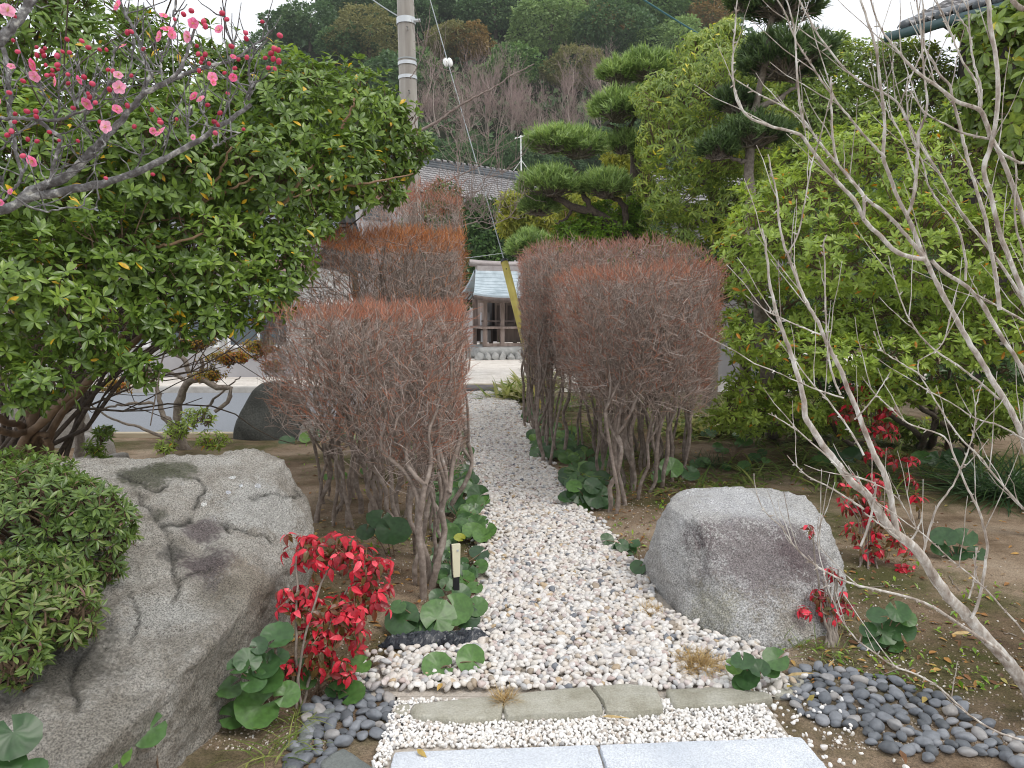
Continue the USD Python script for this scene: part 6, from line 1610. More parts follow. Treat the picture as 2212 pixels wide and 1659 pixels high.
BL = [  # picture path, depth at start and end, radii, starts at the foot
    (limbs_of((qB, [(1659, 1110), (1560, 980), (1400, 800), (1270, 650), (1180, 560), (1090, 440), (1040, 360), (960, 240), (880, 180), (800, 110), (730, 20)]), (q8, [(640, 1540), (560, 1480), (470, 1370), (350, 1220), (270, 1090), (240, 1040), (230, 930), (200, 800), (150, 640), (100, 500), (60, 380), (20, 220), (0, 80)]), (q4, [(-10, 1640), (-20, 1560), (-40, 1480)])), 2.65, 2.45, 0.024, 0.0025, True),
    (limbs_of((qB, [(840, 150), (820, 60)]), (q8, [(800, 1600), (760, 1430), (690, 1290), (640, 1170), (580, 1010), (520, 870), (480, 760), (420, 640), (380, 560), (330, 440), (270, 340), (220, 240), (180, 130), (130, 0)]), (q4, [(100, 1570), (70, 1430), (60, 1280), (20, 1100), (0, 1000)])), 2.58, 2.5, 0.016, 0.003, False),
    (limbs_of((q4, [(135, 1640), (200, 1500), (240, 1300), (290, 1040), (340, 880), (400, 640)])), 2.5, 2.45, 0.004, 0.002, False),
    (limbs_of((q8, [(1659, 1200), (1560, 980), (1460, 820), (1380, 680), (1310, 570), (1240, 450), (1180, 330), (1130, 250), (1080, 150), (1040, 60)]), (q4, [(1000, 1640), (960, 1540), (920, 1440), (870, 1340), (820, 1230), (780, 1120), (745, 1000), (755, 850), (740, 650), (720, 480), (700, 330), (650, 150), (600, 0), (580, -80)])), 2.75, 2.7, 0.022, 0.005, True),
    (limbs_of((q8, [(1040, 60)]), (q4, [(900, 1530), (760, 1380), (640, 1290), (540, 1160), (450, 1060), (330, 920), (270, 830), (210, 760), (100, 690), (-60, 610), (-260, 480)])), 2.72, 2.6, 0.010, 0.002, False),
    (limbs_of((q8, [(1010, 20)]), (q4, [(850, 1640), (720, 1520), (630, 1430), (570, 1310), (480, 1210), (370, 1080), (290, 980), (200, 870), (0, 815), (-120, 760), (-200, 650), (-230, 400), (-210, 120), (-200, 0)])), 2.7, 2.5, 0.012, 0.003, False),
    (limbs_of((q8, [(1700, 850), (1600, 650), (1530, 550), (1450, 420), (1400, 330), (1330, 240), (1260, 180), (1150, 110), (1060, 30)])), 2.8, 2.75, 0.014, 0.010, True),
    (limbs_of((q8, [(1700, 420), (1600, 200), (1430, -50)]), (q4, [(1300, 1440), (1200, 1290), (1130, 1150), (1080, 1080), (990, 940), (900, 780), (850, 680), (780, 620), (620, 540), (480, 430), (400, 330), (320, 220), (260, 110), (200, 0), (170, -80)])), 2.8, 2.7, 0.012, 0.004, True),
    (limbs_of((q8, [(1760, 520), (1640, 200)]), (q4, [(1550, 1640), (1480, 1430), (1440, 1250), (1400, 1130), (1400, 1070), (1440, 960), (1470, 830), (1490, 650), (1490, 500), (1470, 330), (1440, 160), (1430, 0), (1420, -80)])), 2.6, 2.5, 0.017, 0.009, True),
    (limbs_of((q8, [(1500, 350), (1470, 100)]), (q4, [(1440, 1600), (1420, 1470), (1350, 1220), (1280, 980), (1240, 800), (1200, 660), (1180, 560), (1110, 480), (1070, 400), (1010, 300), (1010, 100), (1000, 0), (1000, -60)])), 2.78, 2.7, 0.011, 0.004, False),
    (limbs_of((q4, [(1440, 900), (1420, 810), (1380, 720), (1230, 660), (1100, 560), (960, 460), (830, 320), (730, 180), (690, 80), (660, -30)])), 2.6, 2.55, 0.011, 0.003, False),
    (limbs_of((q4, [(1800, 1800), (1659, 1440), (1560, 1130), (1480, 950), (1440, 880)])), 2.6, 2.58, 0.013, 0.010, True),
    (limbs_of((q4, [(1450, 900), (1290, 870), (1140, 800), (1030, 740), (940, 620), (890, 560)])), 2.6, 2.55, 0.006, 0.002, False),
    (limbs_of((q4, [(900, 1400), (940, 1280), (970, 1000), (970, 880), (1000, 800), (1030, 700), (1020, 550), (1005, 400), (990, 200), (960, 0), (950, -60)])), 2.66, 2.6, 0.008, 0.003, False),
    (limbs_of((q4, [(1380, 720), (1380, 580), (1330, 400), (1310, 250), (1300, 100), (1290, -20)])), 2.6, 2.5, 0.006, 0.0025, False),
    (limbs_of((q4, [(1370, 720), (1360, 570), (1250, 380), (1180, 200), (1130, 80), (1090, 0), (1070, -60)])), 2.6, 2.6, 0.006, 0.0025, False),
    (limbs_of((q4, [(1320, 300), (1300, 200), (1230, 100), (1190, 0)])), 2.6, 2.6, 0.004, 0.002, False),
    (limbs_of((q4, [(900, 1400), (960, 1200), (920, 1030), (850, 850), (790, 760), (740, 620)])), 2.68, 2.6, 0.006, 0.002, False),
    (limbs_of((q8, [(1280, 160)]), (q4, [(1240, 1500), (1100, 1300), (1040, 1200), (1000, 1050), (960, 960), (910, 800), (900, 600), (905, 460)])), 2.75, 2.65, 0.006, 0.002, False),
    (limbs_of((q4, [(1010, 320), (960, 420), (870, 640), (840, 720)])), 2.7, 2.7, 0.004, 0.003, False),
    (limbs_of((qB, [(1659, 1480), (1500, 1430), (1300, 1310), (1100, 1130), (980, 1060), (800, 990), (690, 910), (570, 820), (480, 700), (430, 590), (390, 500), (360, 380), (320, 160), (330, 30)])), 2.45, 2.35, 0.0065, 0.0018, True),
    (limbs_of((qB, [(1560, 960), (1500, 900), (1350, 800), (1200, 700), (1060, 610), (900, 550), (740, 510), (600, 480), (440, 420), (300, 340), (170, 220), (90, 100), (0, 20), (-60, -80), (-90, -250)])), 2.55, 2.3, 0.0085, 0.0018, False),
    (limbs_of((qB, [(1750, 900), (1659, 780), (1500, 600), (1380, 470), (1200, 320), (1080, 210), (960, 100), (900, 0)]), (q8, [(830, 1560), (700, 1480)])), 2.6, 2.5, 0.006, 0.002, True),
    (limbs_of((qB, [(1320, 690), (1370, 560), (1400, 400), (1420, 230), (1390, 70), (1370, 0)]), (q8, [(1290, 1500), (1200, 1280), (1150, 1180), (900, 1080), (800, 990), (700, 900), (610, 780)])), 2.6, 2.6, 0.008, 0.002, False),
    (limbs_of((qB, [(1000, 290), (1050, 100)]), (q8, [(1090, 1640), (1200, 1480), (1290, 1280), (1340, 1100), (1320, 850)])), 2.6, 2.55, 0.006, 0.002, False),
    (limbs_of((q8, [(1760, 1740), (1659, 1640), (1500, 1460), (1360, 1290), (1250, 1180), (1140, 1030), (1040, 860), (970, 730), (970, 690), (1080, 620), (1140, 550), (1170, 410)])), 2.65, 2.6, 0.009, 0.002, True),
    (limbs_of((q8, [(1720, 1230), (1659, 1190), (1500, 1100), (1340, 1050), (1200, 960), (1050, 880), (960, 830)])), 2.7, 2.65, 0.005, 0.002, False),
    (limbs_of((q8, [(1500, 930), (1350, 800), (1200, 690), (1080, 610), (960, 480), (870, 310), (820, 150), (780, 0)])), 2.7, 2.65, 0.006, 0.0022, False),
    (limbs_of((q8, [(1020, 800), (970, 760), (840, 680), (740, 610), (690, 490)])), 2.62, 2.6, 0.004, 0.0016, False),
    (limbs_of((q4, [(620, 1420), (620, 1280), (520, 1150), (450, 1050), (420, 900), (410, 700), (410, 500)])), 2.65, 2.6, 0.007, 0.005, False),
    (limbs_of((q4, [(760, 1020), (680, 940), (560, 800), (430, 640), (300, 450), (170, 240), (130, 130), (60, 0)])), 2.68, 2.6, 0.006, 0.003, False),
    (limbs_of((q4, [(240, 830), (210, 700), (190, 500), (170, 200), (120, 0)])), 2.6, 2.55, 0.006, 0.003, False),
    (limbs_of((qB, [(600, 220)]), (q8, [(700, 1500), (500, 1400), (330, 1250), (130, 1090), (0, 1020)])), 2.55, 2.45, 0.006, 0.002, False),
    (limbs_of((q8, [(620, 1290), (400, 950), (290, 830), (160, 660), (60, 540)])), 2.52, 2.5, 0.005, 0.002, False),
    (limbs_of((q8, [(560, 1060), (700, 900), (790, 750)])), 2.52, 2.5, 0.004, 0.002, False),
    (limbs_of((q8, [(470, 900), (400, 700), (375, 400), (365, 0)]), (q4, [(360, 1580), (380, 1520)])), 2.55, 2.5, 0.005, 0.003, False),
    (limbs_of((q8, [(340, 510), (170, 440), (0, 360), (-150, 250)])), 2.5, 2.45, 0.004, 0.0015, False),
    (limbs_of((q8, [(620, 1640), (400, 1500), (250, 1420), (125, 1290)])), 2.5, 2.45, 0.005, 0.002, False),
    (limbs_of((q8, [(740, 1640), (620, 1500), (520, 1360)])), 2.55, 2.5, 0.005, 0.002, False),
    (limbs_of((q8, [(490, 920), (300, 860), (160, 800), (30, 740)])), 2.5, 2.45, 0.004, 0.0018, False),
    (limbs_of((qB, [(900, 200), (950, 150), (1000, 0)])), 2.6, 2.58, 0.005, 0.003, False),
    (limbs_of((qB, [(860, 180), (620, 0)])), 2.55, 2.5, 0.005, 0.003, False),
    (limbs_of((q8, [(1659, 420), (1480, 320), (1330, 240)])), 2.8, 2.76, 0.006, 0.004, False),
    (limbs_of((q4, [(1900, 1300), (1700, 1040), (1600, 1060), (1500, 970), (1440, 900)])), 2.55, 2.55, 0.009, 0.006, True),
    (limbs_of((q4, [(1580, 980), (1610, 1100), (1600, 1400), (1659, 1640)])), 2.55, 2.6, 0.004, 0.005, False),
    (limbs_of((q4, [(1659, 60), (1600, 20), (1560, -60)])), 2.6, 2.6, 0.012, 0.01, False),
    (limbs_of((qB, [(1300, 560), (1340, 400), (1350, 230)])), 2.6, 2.6, 0.004, 0.004, False)]
g = np.random.default_rng(57)
paths = []
for k, (pp, d0, d1, r0, r1_, foot) in enumerate(BL):
    pp = np.array(pp)
    l = P(pp[:, 0], pp[:, 1], np.linspace(d0, d1, len(pp)))
    if foot:
        b = base + [0.12 * np.sin(k), 0.1 * np.cos(k * 2.1), 0]
        h = l[0]
        if h[2] > 0.25:
            l = np.vstack([b, b + (h - b) * [0.45, 0.5, 0.5] + [0.05, 0, 0], l])
        else:
            l = np.vstack([b, l])
    if k == 0:
        part(bare, "trunk", limb(l, 0.027, r1_, K=90, sides=9, wob=0.001, seed=k, lump=0.03)[:3], "bark_pale")
    else:
        part(bare, "branch", limb(l, r0 * 0.74, r1_ * 0.7, K=max(20, 5 * len(l)), sides=7, wob=0.0007, seed=k, lump=0.05)[:3], "bark_pale")
    c = curve(l, 40)
    paths.append(c)
tw, nb_ = [], []
for c in paths:
    L0 = np.linalg.norm(np.diff(c, axis=0), axis=1).sum()
    for _ in range(int(L0 * 22)):
        i = g.integers(3, 39)
        f = np.linspace(0, 1, 3)[:, None]
        nb_.append(c[i] + nrm(unit(g, 1)[0] + nrm(c[i] - c[i - 1]) * 0.6) * g.uniform(0.008, 0.02) * f)
    for _ in range(int(L0 * 5)):
        i = g.integers(12, 39)
        dr = nrm(nrm(c[i] - c[i - 1]) + unit(g, 1)[0] * 0.7 + [0, 0, 0.4])
        f = np.linspace(0, 1, 5)[:, None]
        tw.append(c[i] + dr * g.uniform(0.06, 0.34) * f + [0, 0, 0.03] * f ** 2 + g.normal(0, 0.0022, (5, 3)) * (f > 0))
part(bare, "twigs", tubes(tw, np.tile(np.linspace(0.0021, 0.001, 5), (len(tw), 1)), 4, g)[:3], "bark_pale", kind="stuff")
part(bare, "spur_buds", tubes(nb_, np.tile([0.003, 0.0026, 0.0014], (len(nb_), 1)), 4, g)[:3], "bark_pale", kind="stuff")

# ------------------------------------------------------------------ leafless sapling behind the left shrub
sap = thing("bare_sapling", "leafless thin branched tree spreading right from behind the green shrub's tip", "tree", (-1.6, 11.5, 0))
noisy("bark_sapling", [(0.3, (0.17, 0.12, 0.10)), (0.7, (0.36, 0.30, 0.27))], scale=20.0, rough=0.85)
q2 = lambda a, b: (553 + a / 3.0, b / 3.0)
q6 = lambda a, b: (829.5 + a / 6.737, 293.8 + b / 6.737)
sd = 11.4
SL = [(limbs_of((q2, [(1000, 880), (1040, 860), (1170, 790), (1300, 700), (1420, 630), (1540, 570), (1659, 490), (1800, 420)])), 0.024, 0.007), (limbs_of((q2, [(1000, 830), (1080, 700), (1130, 560), (1160, 430), (1230, 370)])), 0.012, 0.004), (limbs_of((q2, [(1000, 510), (1060, 400), (1100, 280), (1120, 180)])), 0.008, 0.003),
      (limbs_of((q2, [(1050, 890), (1150, 830), (1220, 720), (1215, 650)])), 0.008, 0.003), (limbs_of((q2, [(1310, 1200), (1310, 1110), (1300, 950), (1250, 830), (1230, 800)])), 0.012, 0.004), (limbs_of((q2, [(1080, 1230), (1110, 1220), (1240, 1170), (1380, 1110), (1480, 1050), (1560, 960), (1590, 880), (1600, 820)])), 0.014, 0.004),
      (limbs_of((q2, [(1500, 1030), (1510, 950), (1500, 860)])), 0.006, 0.003), (limbs_of((q6, [(1060, 1330), (1150, 1310), (1250, 1270), (1420, 1240), (1580, 1280), (1720, 1240), (1850, 1150), (1950, 980), (2050, 800)])), 0.010, 0.003), (limbs_of((q6, [(1130, 1240), (1300, 1090), (1310, 980), (1310, 880), (1340, 800)])), 0.008, 0.003),
      (limbs_of((q6, [(1300, 1095), (1440, 960), (1440, 880)])), 0.005, 0.002), (limbs_of((q6, [(1310, 1080), (1250, 960), (1240, 870)])), 0.005, 0.002), (limbs_of((q6, [(1110, 830), (1140, 960), (1200, 1050), (1290, 1100)])), 0.006, 0.003), (limbs_of((q6, [(1460, 1220), (1600, 1150), (1690, 980), (1700, 800)])), 0.006, 0.002),
      (limbs_of((q6, [(1460, 1225), (1410, 1120), (1350, 1060)])), 0.005, 0.002), (limbs_of((q6, [(1100, 850), (1380, 800), (1520, 580), (1640, 560)])), 0.007, 0.003), (limbs_of((q2, [(1560, 980), (1590, 1120), (1659, 1060), (1760, 960)])), 0.007, 0.003), (limbs_of((q2, [(1340, 690), (1360, 760), (1340, 850), (1330, 950)])), 0.006, 0.004), (limbs_of((q2, [(1250, 640), (1220, 560), (1225, 480)])), 0.005, 0.002)]
tb = np.array([-1.62, 11.5, 0])
part(sap, "trunk", limb([tb, tb + [0.1, 0, 1.5], P(890, 420, 11.5), P(890, 320, 11.45), P(895, 285, 11.4)], 0.06, 0.03, K=30, sides=8, wob=0.004)[:3], "bark_sapling")
g = np.random.default_rng(59)
tw = []
for k, (pp, r0, r1_) in enumerate(SL):
    pp = np.array(pp)
    dd_ = sd + 0.25 * np.sin(k * 1.7) * np.linspace(0, 1, len(pp))
    l = P(pp[:, 0], pp[:, 1], dd_)
    part(sap, "branch", limb(l, r0, r1_, K=30, sides=6, wob=0.006, seed=k)[:3], "bark_sapling")
    c = curve(l, 40)
    for _ in range(26 if k in (0, 5, 7) else 12):
        i = g.integers(6, 39)
        dr = nrm(np.array([g.normal(0.1, 0.6), g.normal(0, 0.5), g.normal(0.5, 0.6)]))
        f = np.linspace(0, 1, 5)[:, None]
        tw.append(c[i] + dr * g.uniform(0.12, 0.55) * f + np.array([0, 0, 0.12]) * f ** 2 + g.normal(0, 0.010, (5, 3)) * (f > 0))
part(sap, "twigs", tubes(tw, np.tile(np.linspace(0.005, 0.0025, 5), (len(tw), 1)), 4, g)[:3], "bark_sapling", kind="stuff")

# ------------------------------------------------------------------ twisted maple by the asphalt
leafy("leaf_autumn", [(0.0, (0.10, 0.14, 0.02)), (0.35, (0.22, 0.22, 0.03)), (0.65, (0.42, 0.24, 0.03)), (0.85, (0.45, 0.13, 0.03)), (1.0, (0.30, 0.06, 0.04))], rough=0.5, trans=0.35)
md = 8.0
mb = [PB(270, 690, 8.2, (70, 25, 40)), PB(340, 670, 8.2, (50, 25, 40)), PB(500, 770, 8.0, (75, 22, 45)), PB(560, 750, 8.1, (50, 25, 40)), PB(450, 810, 8.0, (50, 18, 40)), PB(250, 830, 7.8, (50, 18, 40)), PB(420, 740, 8.2, (60, 20, 40)), PB(590, 790, 8.0, (30, 18, 30))]
tM, g = shrub("maple_shrub", "small twisted shrub with fading yellow orange leaves beside the asphalt", "shrub", G(400, 972), mb, 1100, 5, small_leaf(1, 0.5), 0.036, "leaf_autumn", 81, parts=0, rough=0.4, elev=(-0.2, 0.6), shell=(0.3, 1.1), inside=0.1)
mr = G(405, 975)
stems(tM, [[mr] + bl_([(1160, 1200), (1150, 1000), (1190, 860), (1240, 800), (1310, 800), (1400, 850), (1490, 850), (1500, 900), (1440, 970), (1390, 1010)], md, md - 0.2)[0:], [mr] + bl_([(1120, 1100), (1050, 1020), (1030, 900), (1010, 850), (960, 700)], md, md + 0.1), bl_([(1235, 815), (1200, 690), (1060, 560), (1150, 430), (1180, 300)], md, md), bl_([(1275, 790), (1310, 720), (1300, 660)], md, md),
           [mr] + bl_([(1040, 1170), (930, 1120), (820, 1090), (700, 1040), (600, 970), (560, 930)], md, md - 0.3), bl_([(1000, 960), (960, 950), (800, 960), (640, 990), (550, 995)], md, md - 0.2), bl_([(1300, 1080), (1360, 960), (1440, 880), (1560, 780)], md, md), bl_([(1230, 820), (1100, 760), (900, 720), (700, 640)], md, md + 0.1), bl_([(520, 1300), (515, 1150), (525, 1000), (535, 850), (540, 700)], 6.9, 6.9)],
      [0.055, 0.045, 0.03, 0.026, 0.022, 0.018, 0.018, 0.02, 0.045], [0.02, 0.015, 0.012, 0.018, 0.008, 0.008, 0.006, 0.008, 0.03], "bark_grey", seed=84)
w1 = [PB(430, 905, 7.6, (40, 26, 30)), PB(380, 930, 7.6, (30, 20, 25)), PB(460, 950, 7.5, (40, 20, 25)), PB(360, 965, 7.5, (25, 14, 20))]
shrub("small_shrub", "small fresh green shrub at the foot of the twisted maple", "shrub", G(420, 985), w1, 130, 5, LANCE, 0.07, "leaf_azalea", 86, parts=60, up=0.9)
w2 = [PB(225, 935, 6.3, (22, 14, 14)), PB(205, 965, 6.3, (24, 18, 14)), PB(220, 990, 6.2, (20, 16, 14))]
shrub("small_shrub", "dark leafy sapling between the left trunks and the pale boulder", "shrub", G(215, 1045), w2, 60, 6, LANCE, 0.065, "leaf_glossy", 87, parts=60, up=0.9)

# ------------------------------------------------------------------ red nandinas
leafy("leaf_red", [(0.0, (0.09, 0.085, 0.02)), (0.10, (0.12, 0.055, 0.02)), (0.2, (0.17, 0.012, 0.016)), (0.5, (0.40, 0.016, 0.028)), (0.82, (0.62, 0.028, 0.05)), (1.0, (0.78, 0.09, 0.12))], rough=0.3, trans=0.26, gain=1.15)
leafy("leaf_nandina_green", [(0.0, (0.05, 0.09, 0.015)), (0.6, (0.11, 0.15, 0.02)), (1.0, (0.22, 0.10, 0.02))], rough=0.35)
OVATE = leaf_shape(1.0, 0.46, 0.28, 0.4, 3, 0.72)


def nandina(label, base, blobs, n, size, seed, stem_lines, green=0.0, parts=300):
    t = thing("nandina", label, "nandina", base, group=None)
    g = np.random.default_rng(seed)
    blobs = [(b[0], np.array(b[1]) * 1.15) for b in blobs]
    c, o = blob_points(g, blobs, n, shell=(0.1, 1.1), rough=0.25, freq=3, seed=seed, inside=0.02)
    p, d, nn = rosettes(g, c, nrm(o * [0.7, 0.7, 0.4] + [0, 0, 0.5]), 4, (-0.5, 0.35))
    d = nrm(d - [0, 0, 0.35])
    nn = nrm(nn + [0, -0.3, 0.3])
    s = size * g.uniform(0.6, 1.15, len(p))
    ton = np.clip(g.normal(0.5, 0.3, len(p)), 0.05, 1)
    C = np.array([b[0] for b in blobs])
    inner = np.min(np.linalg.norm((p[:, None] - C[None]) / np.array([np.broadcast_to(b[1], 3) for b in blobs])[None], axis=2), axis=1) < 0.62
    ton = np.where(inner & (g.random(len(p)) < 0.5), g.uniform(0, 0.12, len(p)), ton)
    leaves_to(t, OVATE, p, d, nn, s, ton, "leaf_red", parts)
    for k, l in enumerate(stem_lines):
        part(t, "stem", limb(l, 0.0065, 0.0035, K=16, sides=6, wob=0.002, seed=seed + k)[:3], "bark_grey")
    near = C[np.argmin(((c[:, None] - C[None]) ** 2).sum(2), 1)]
    part(t, "leaf_stalks", tubes(np.stack([near - [0, 0, 0.03], (near + c) / 2 + [0, 0, 0.015], c], 1), np.tile([0.0022, 0.0018, 0.0012], (len(c), 1)), 4, g)[:3], "stem_tan", kind="stuff" if len(c) > 300 else None)
    return t


nb1 = G(640, 1530)
nandina("brilliant red nandina before the pale boulder beside the path", nb1, [PB(720, 1190, 3.0, (75, 50, 70)), PB(790, 1230, 3.0, (60, 60, 60)), PB(660, 1190, 3.0, (45, 40, 50)), PB(640, 1290, 2.9, (55, 35, 45)), PB(730, 1320, 2.88, (60, 45, 50)), PB(815, 1290, 2.95, (38, 40, 40)), PB(770, 1370, 2.85, (28, 30, 30)), PB(690, 1420, 2.82, (45, 40, 40)), PB(620, 1460, 2.78, (20, 45, 25)), PB(745, 1440, 2.8, (32, 32, 30)), PB(700, 1375, 2.84, (60, 34, 45)), PB(665, 1340, 2.86, (40, 30, 40)), PB(770, 1310, 2.9, (45, 35, 40))],
        350, 0.050, 91, [[nb1 + [0.0, 0.0, 0], P(650, 1420, 2.78), P(680, 1300, 2.85), P(720, 1200, 2.95)], [nb1 + [0.015, 0.02, 0], P(640, 1420, 2.8), P(640, 1330, 2.85), P(640, 1200, 2.95)], [nb1 + [0.02, 0.03, 0], P(690, 1400, 2.85), P(740, 1290, 2.92), P(790, 1220, 2.98)]])
nb2 = G(1875, 1235)
nandina("red nandina clump behind the flat topped boulder's right side", nb2, [PB(1860, 1090, 4.5, (60, 45, 50)), PB(1830, 1040, 4.5, (35, 30, 35)), PB(1910, 1130, 4.4, (40, 35, 40)), PB(1950, 1220, 4.3, (45, 30, 40)), PB(1900, 1190, 4.35, (40, 30, 35)), PB(1850, 1150, 4.4, (35, 30, 35)), PB(1975, 1260, 4.25, (25, 20, 25)), PB(1885, 1045, 4.5, (40, 26, 35)), PB(1900, 1090, 4.45, (45, 30, 35)), PB(1930, 1165, 4.35, (40, 28, 35))],
        165, 0.052, 93, [[nb2 + [0.02 * k, 0.03 * (k % 3), 0], P(1870 + 6 * k, 1150, 4.45), P(1850 + 18 * k, 1070, 4.45)] for k in range(-2, 4)])
nb3 = G(1880, 1010)
nandina("taller red nandina standing under the azalea at right", nb3, [PB(1870, 850, 6.4, (65, 35, 50)), PB(1830, 890, 6.4, (45, 25, 40)), PB(1910, 880, 6.4, (35, 28, 40)), PB(1800, 895, 6.4, (20, 14, 20)), PB(1960, 990, 6.2, (22, 22, 25)), PB(1960, 1030, 6.1, (26, 20, 25)), PB(1900, 920, 6.3, (45, 22, 30)), PB(1880, 960, 6.3, (24, 26, 25)), PB(1925, 985, 6.2, (26, 22, 25)), PB(1930, 950, 6.25, (20, 18, 20))],
        130, 0.068, 95, [[nb3 + [0.04 * k, 0.03 * k, 0], P(1880 + 5 * k, 930, 6.5), P(1865 + 14 * k, 850, 6.45)] for k in range(-2, 3)])
nb4 = G(1800, 1402)
nandina("small red nandina in front of the flat topped boulder's right end", nb4, [PB(1790, 1310, 3.4, (42, 32, 35)), PB(1825, 1300, 3.4, (28, 24, 25)), PB(1770, 1290, 3.4, (24, 20, 20)), PB(1750, 1145, 3.45, (18, 10, 14)), PB(1800, 1240, 3.42, (28, 18, 20)), PB(1740, 1320, 3.35, (14, 18, 12))],
        64, 0.042, 97, [[nb4 + [0.012 * k, 0.01 * (k % 2), 0], P(1797 + 3 * k, 1340, 3.36), P(1795 + 9 * k, 1270 - 20 * (k % 3), 3.4)] for k in range(-3, 4)] + [[nb4, P(1770, 1280, 3.4), P(1755, 1150, 3.44)]])
nb5 = G(1985, 1120)
nandina("tiny red tipped nandina seedling right of the pale bare trunk", nb5, [PB(1985, 1080, 4.9, (18, 16, 16))], 5, 0.06, 99, [[nb5, P(1985, 1090, 4.9)]])

# ------------------------------------------------------------------ leopard plants: round glossy leaves
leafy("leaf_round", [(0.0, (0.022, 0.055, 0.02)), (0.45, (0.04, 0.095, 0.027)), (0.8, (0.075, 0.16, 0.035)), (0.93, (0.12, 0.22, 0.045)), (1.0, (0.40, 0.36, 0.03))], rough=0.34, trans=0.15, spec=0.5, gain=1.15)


def round_leaf(seed):
    n = 22
    th = np.linspace(-np.pi / 2 + 0.16, 1.5 * np.pi - 0.16, n)
    g = np.random.default_rng(seed)
    r = 0.52 * (1 + 0.03 * np.cos(9 * th + seed)) * (1 - 0.06 * np.cos(th - np.pi / 2) ** 2)
    cup = g.uniform(-0.05, 0.20)
    V = [[0, -0.10, -0.015]]
    for s in (0.5, 1.0):
        for k in range(n):
            rr = r[k] * s
            V.append([rr * np.cos(th[k]), rr * np.sin(th[k]), cup * s ** 2 * 0.55 + 0.014 * s * (1 if k % 2 else -1) + 0.02 * np.sin(3 * th[k] + seed) * s])
    F = [[0, 1 + k, 2 + k] for k in range(n - 1)]
    for k in range(n - 1):
        a, b = 1 + k, 1 + n + k
        F += [[a, b, b + 1], [a, b + 1, a + 1]]
    return np.array(V), np.array(F)


ROUND = [round_leaf(k) for k in range(6)]


def leopard(label, base, leaves, seed, tilt=0.75, pale=0.0):
    """leaves: (x, y, width in picture units[, depth shift[, tone]])."""
    base = np.asarray(base, float)
    t = thing("leopard_plant", label, "leopard plant", base)
    g = np.random.default_rng(seed)
    stalks = []
    for k, l in enumerate(leaves):
        x, y, w = l[:3]
        dep = base[1] + (l[3] if len(l) > 3 else -0.03)
        c = P(x, y, dep)
        c[2] = max(c[2], 0.035)
        to_eye = nrm(np.array([0, 0, EYE]) - c)
        n = nrm(np.array([0, 0, 1.0]) * tilt + to_eye * 0.75 + 0.28 * unit(g, 1)[0])
        d = nrm(np.cross(n, unit(g, 1)[0]))
        sh = ROUND[g.integers(6)]
        v, f, _, r = scatter(sh, c[None], frames(d, n)[None], np.array([w * dep / FOC * 1.02]), np.array([l[4] if len(l) > 4 else np.clip(g.normal(0.45, 0.2) + pale, 0, 0.92)]))
        part(t, "leaf", (v, f, smooth_normals(v, f), r), "leaf_round")
        att = c - d * 0.1 * w * dep / FOC
        mid = (att + base) / 2 + [0, 0, 0.03]
        stalks.append(curve([base + g.normal(0, 0.012, 3) * [1, 1, 0] - [0, 0, 0.01], mid, att - [0, 0, 0.006]], 7))
    part(t, "leaf_stalks", tubes(stalks, np.tile(np.linspace(0.0032, 0.0024, 7), (len(stalks), 1)), 5, g)[:3], "stem_brown")


def leopard_patch(label, x0, x1, y0, y1, n, w, seed, pale=0.0, shape=None):
    """A low patch of leaves along the ground between two picture places."""
    g = np.random.default_rng(seed)
    ls = []
    for k in range(n):
        y = g.uniform(y0, y1)
        x = g.uniform(x0, x1) if shape is None else shape(y) + g.uniform(x0, x1)
        gp = G(x, y + w * 0.5)
        ls.append((x, y, w * g.uniform(0.6, 1.25), gp[1] - 0.02))
    base = G(np.mean([l[0] for l in ls]), np.mean([l[1] for l in ls]) + w * 0.6)
    leopard(label, base, [(a, b, c, d - base[1]) for a, b, c, d in ls], seed, pale=pale)


leopard("cluster of large round leaves between the pale boulder's foot and the red nandina", G(590, 1545), [(492, 1485, 66, -0.08), (555, 1528, 100, -0.08, 0.72), (508, 1545, 70, -0.08, 0.6), (535, 1425, 60, -0.1), (575, 1440, 62, -0.05), (600, 1375, 72, 0.0), (560, 1395, 40, -0.05), (515, 1440, 50, -0.12), (580, 1470, 70, -0.05), (548, 1470, 60, -0.1), (600, 1420, 50, 0.0), (620, 1500, 60, -0.05)], 1)
leopard("pair of round leaves at the lower left before the pale boulder", G(345, 1690), [(320, 1578, 78, -0.12), (252, 1633, 62, -0.2, 0.86)], 2)
leopard("big dark round leaf with two smaller ones in the lower left corner", G(60, 1900), [(32, 1590, 105, -0.28, 0.15), (25, 1650, 60, -0.3, 0.3), (75, 1660, 55, -0.3, 0.3)], 3)
leopard("round green leaves under the red nandina by the dark pebbles", G(690, 1500), [(735, 1465, 60), (660, 1470, 50), (760, 1505, 62, -0.05), (725, 1490, 45), (690, 1440, 50), (650, 1440, 40), (780, 1435, 46, 0.05, 0.8)], 4)
leopard("broad round leaves beside the garden light stake's foot", G(915, 1370), [(868, 1335, 78), (905, 1352, 66), (948, 1330, 82, 0, 0.7), (985, 1318, 76, 0.05, 0.75), (1010, 1335, 58, 0.05), (860, 1310, 36), (930, 1365, 50, -0.03), (1030, 1310, 50, 0.1)], 5)
leopard("heart shaped round leaf pair lying on the pebbles below the black sheet", G(975, 1462), [(944, 1443, 72, 0, 0.78), (1016, 1424, 64, 0.03, 0.8)], 6)
leopard("two huge dark round leaves among the front left hedge's trunks", G(850, 1215), [(850, 1150, 78, 0, 0.2), (820, 1125, 60, 0.1, 0.2), (790, 1150, 40, 0.1, 0.3)], 7)
leopard_patch("round leaves spreading behind the garden light stake along the path's left edge", 930, 1040, 1190, 1290, 26, 42, 8)
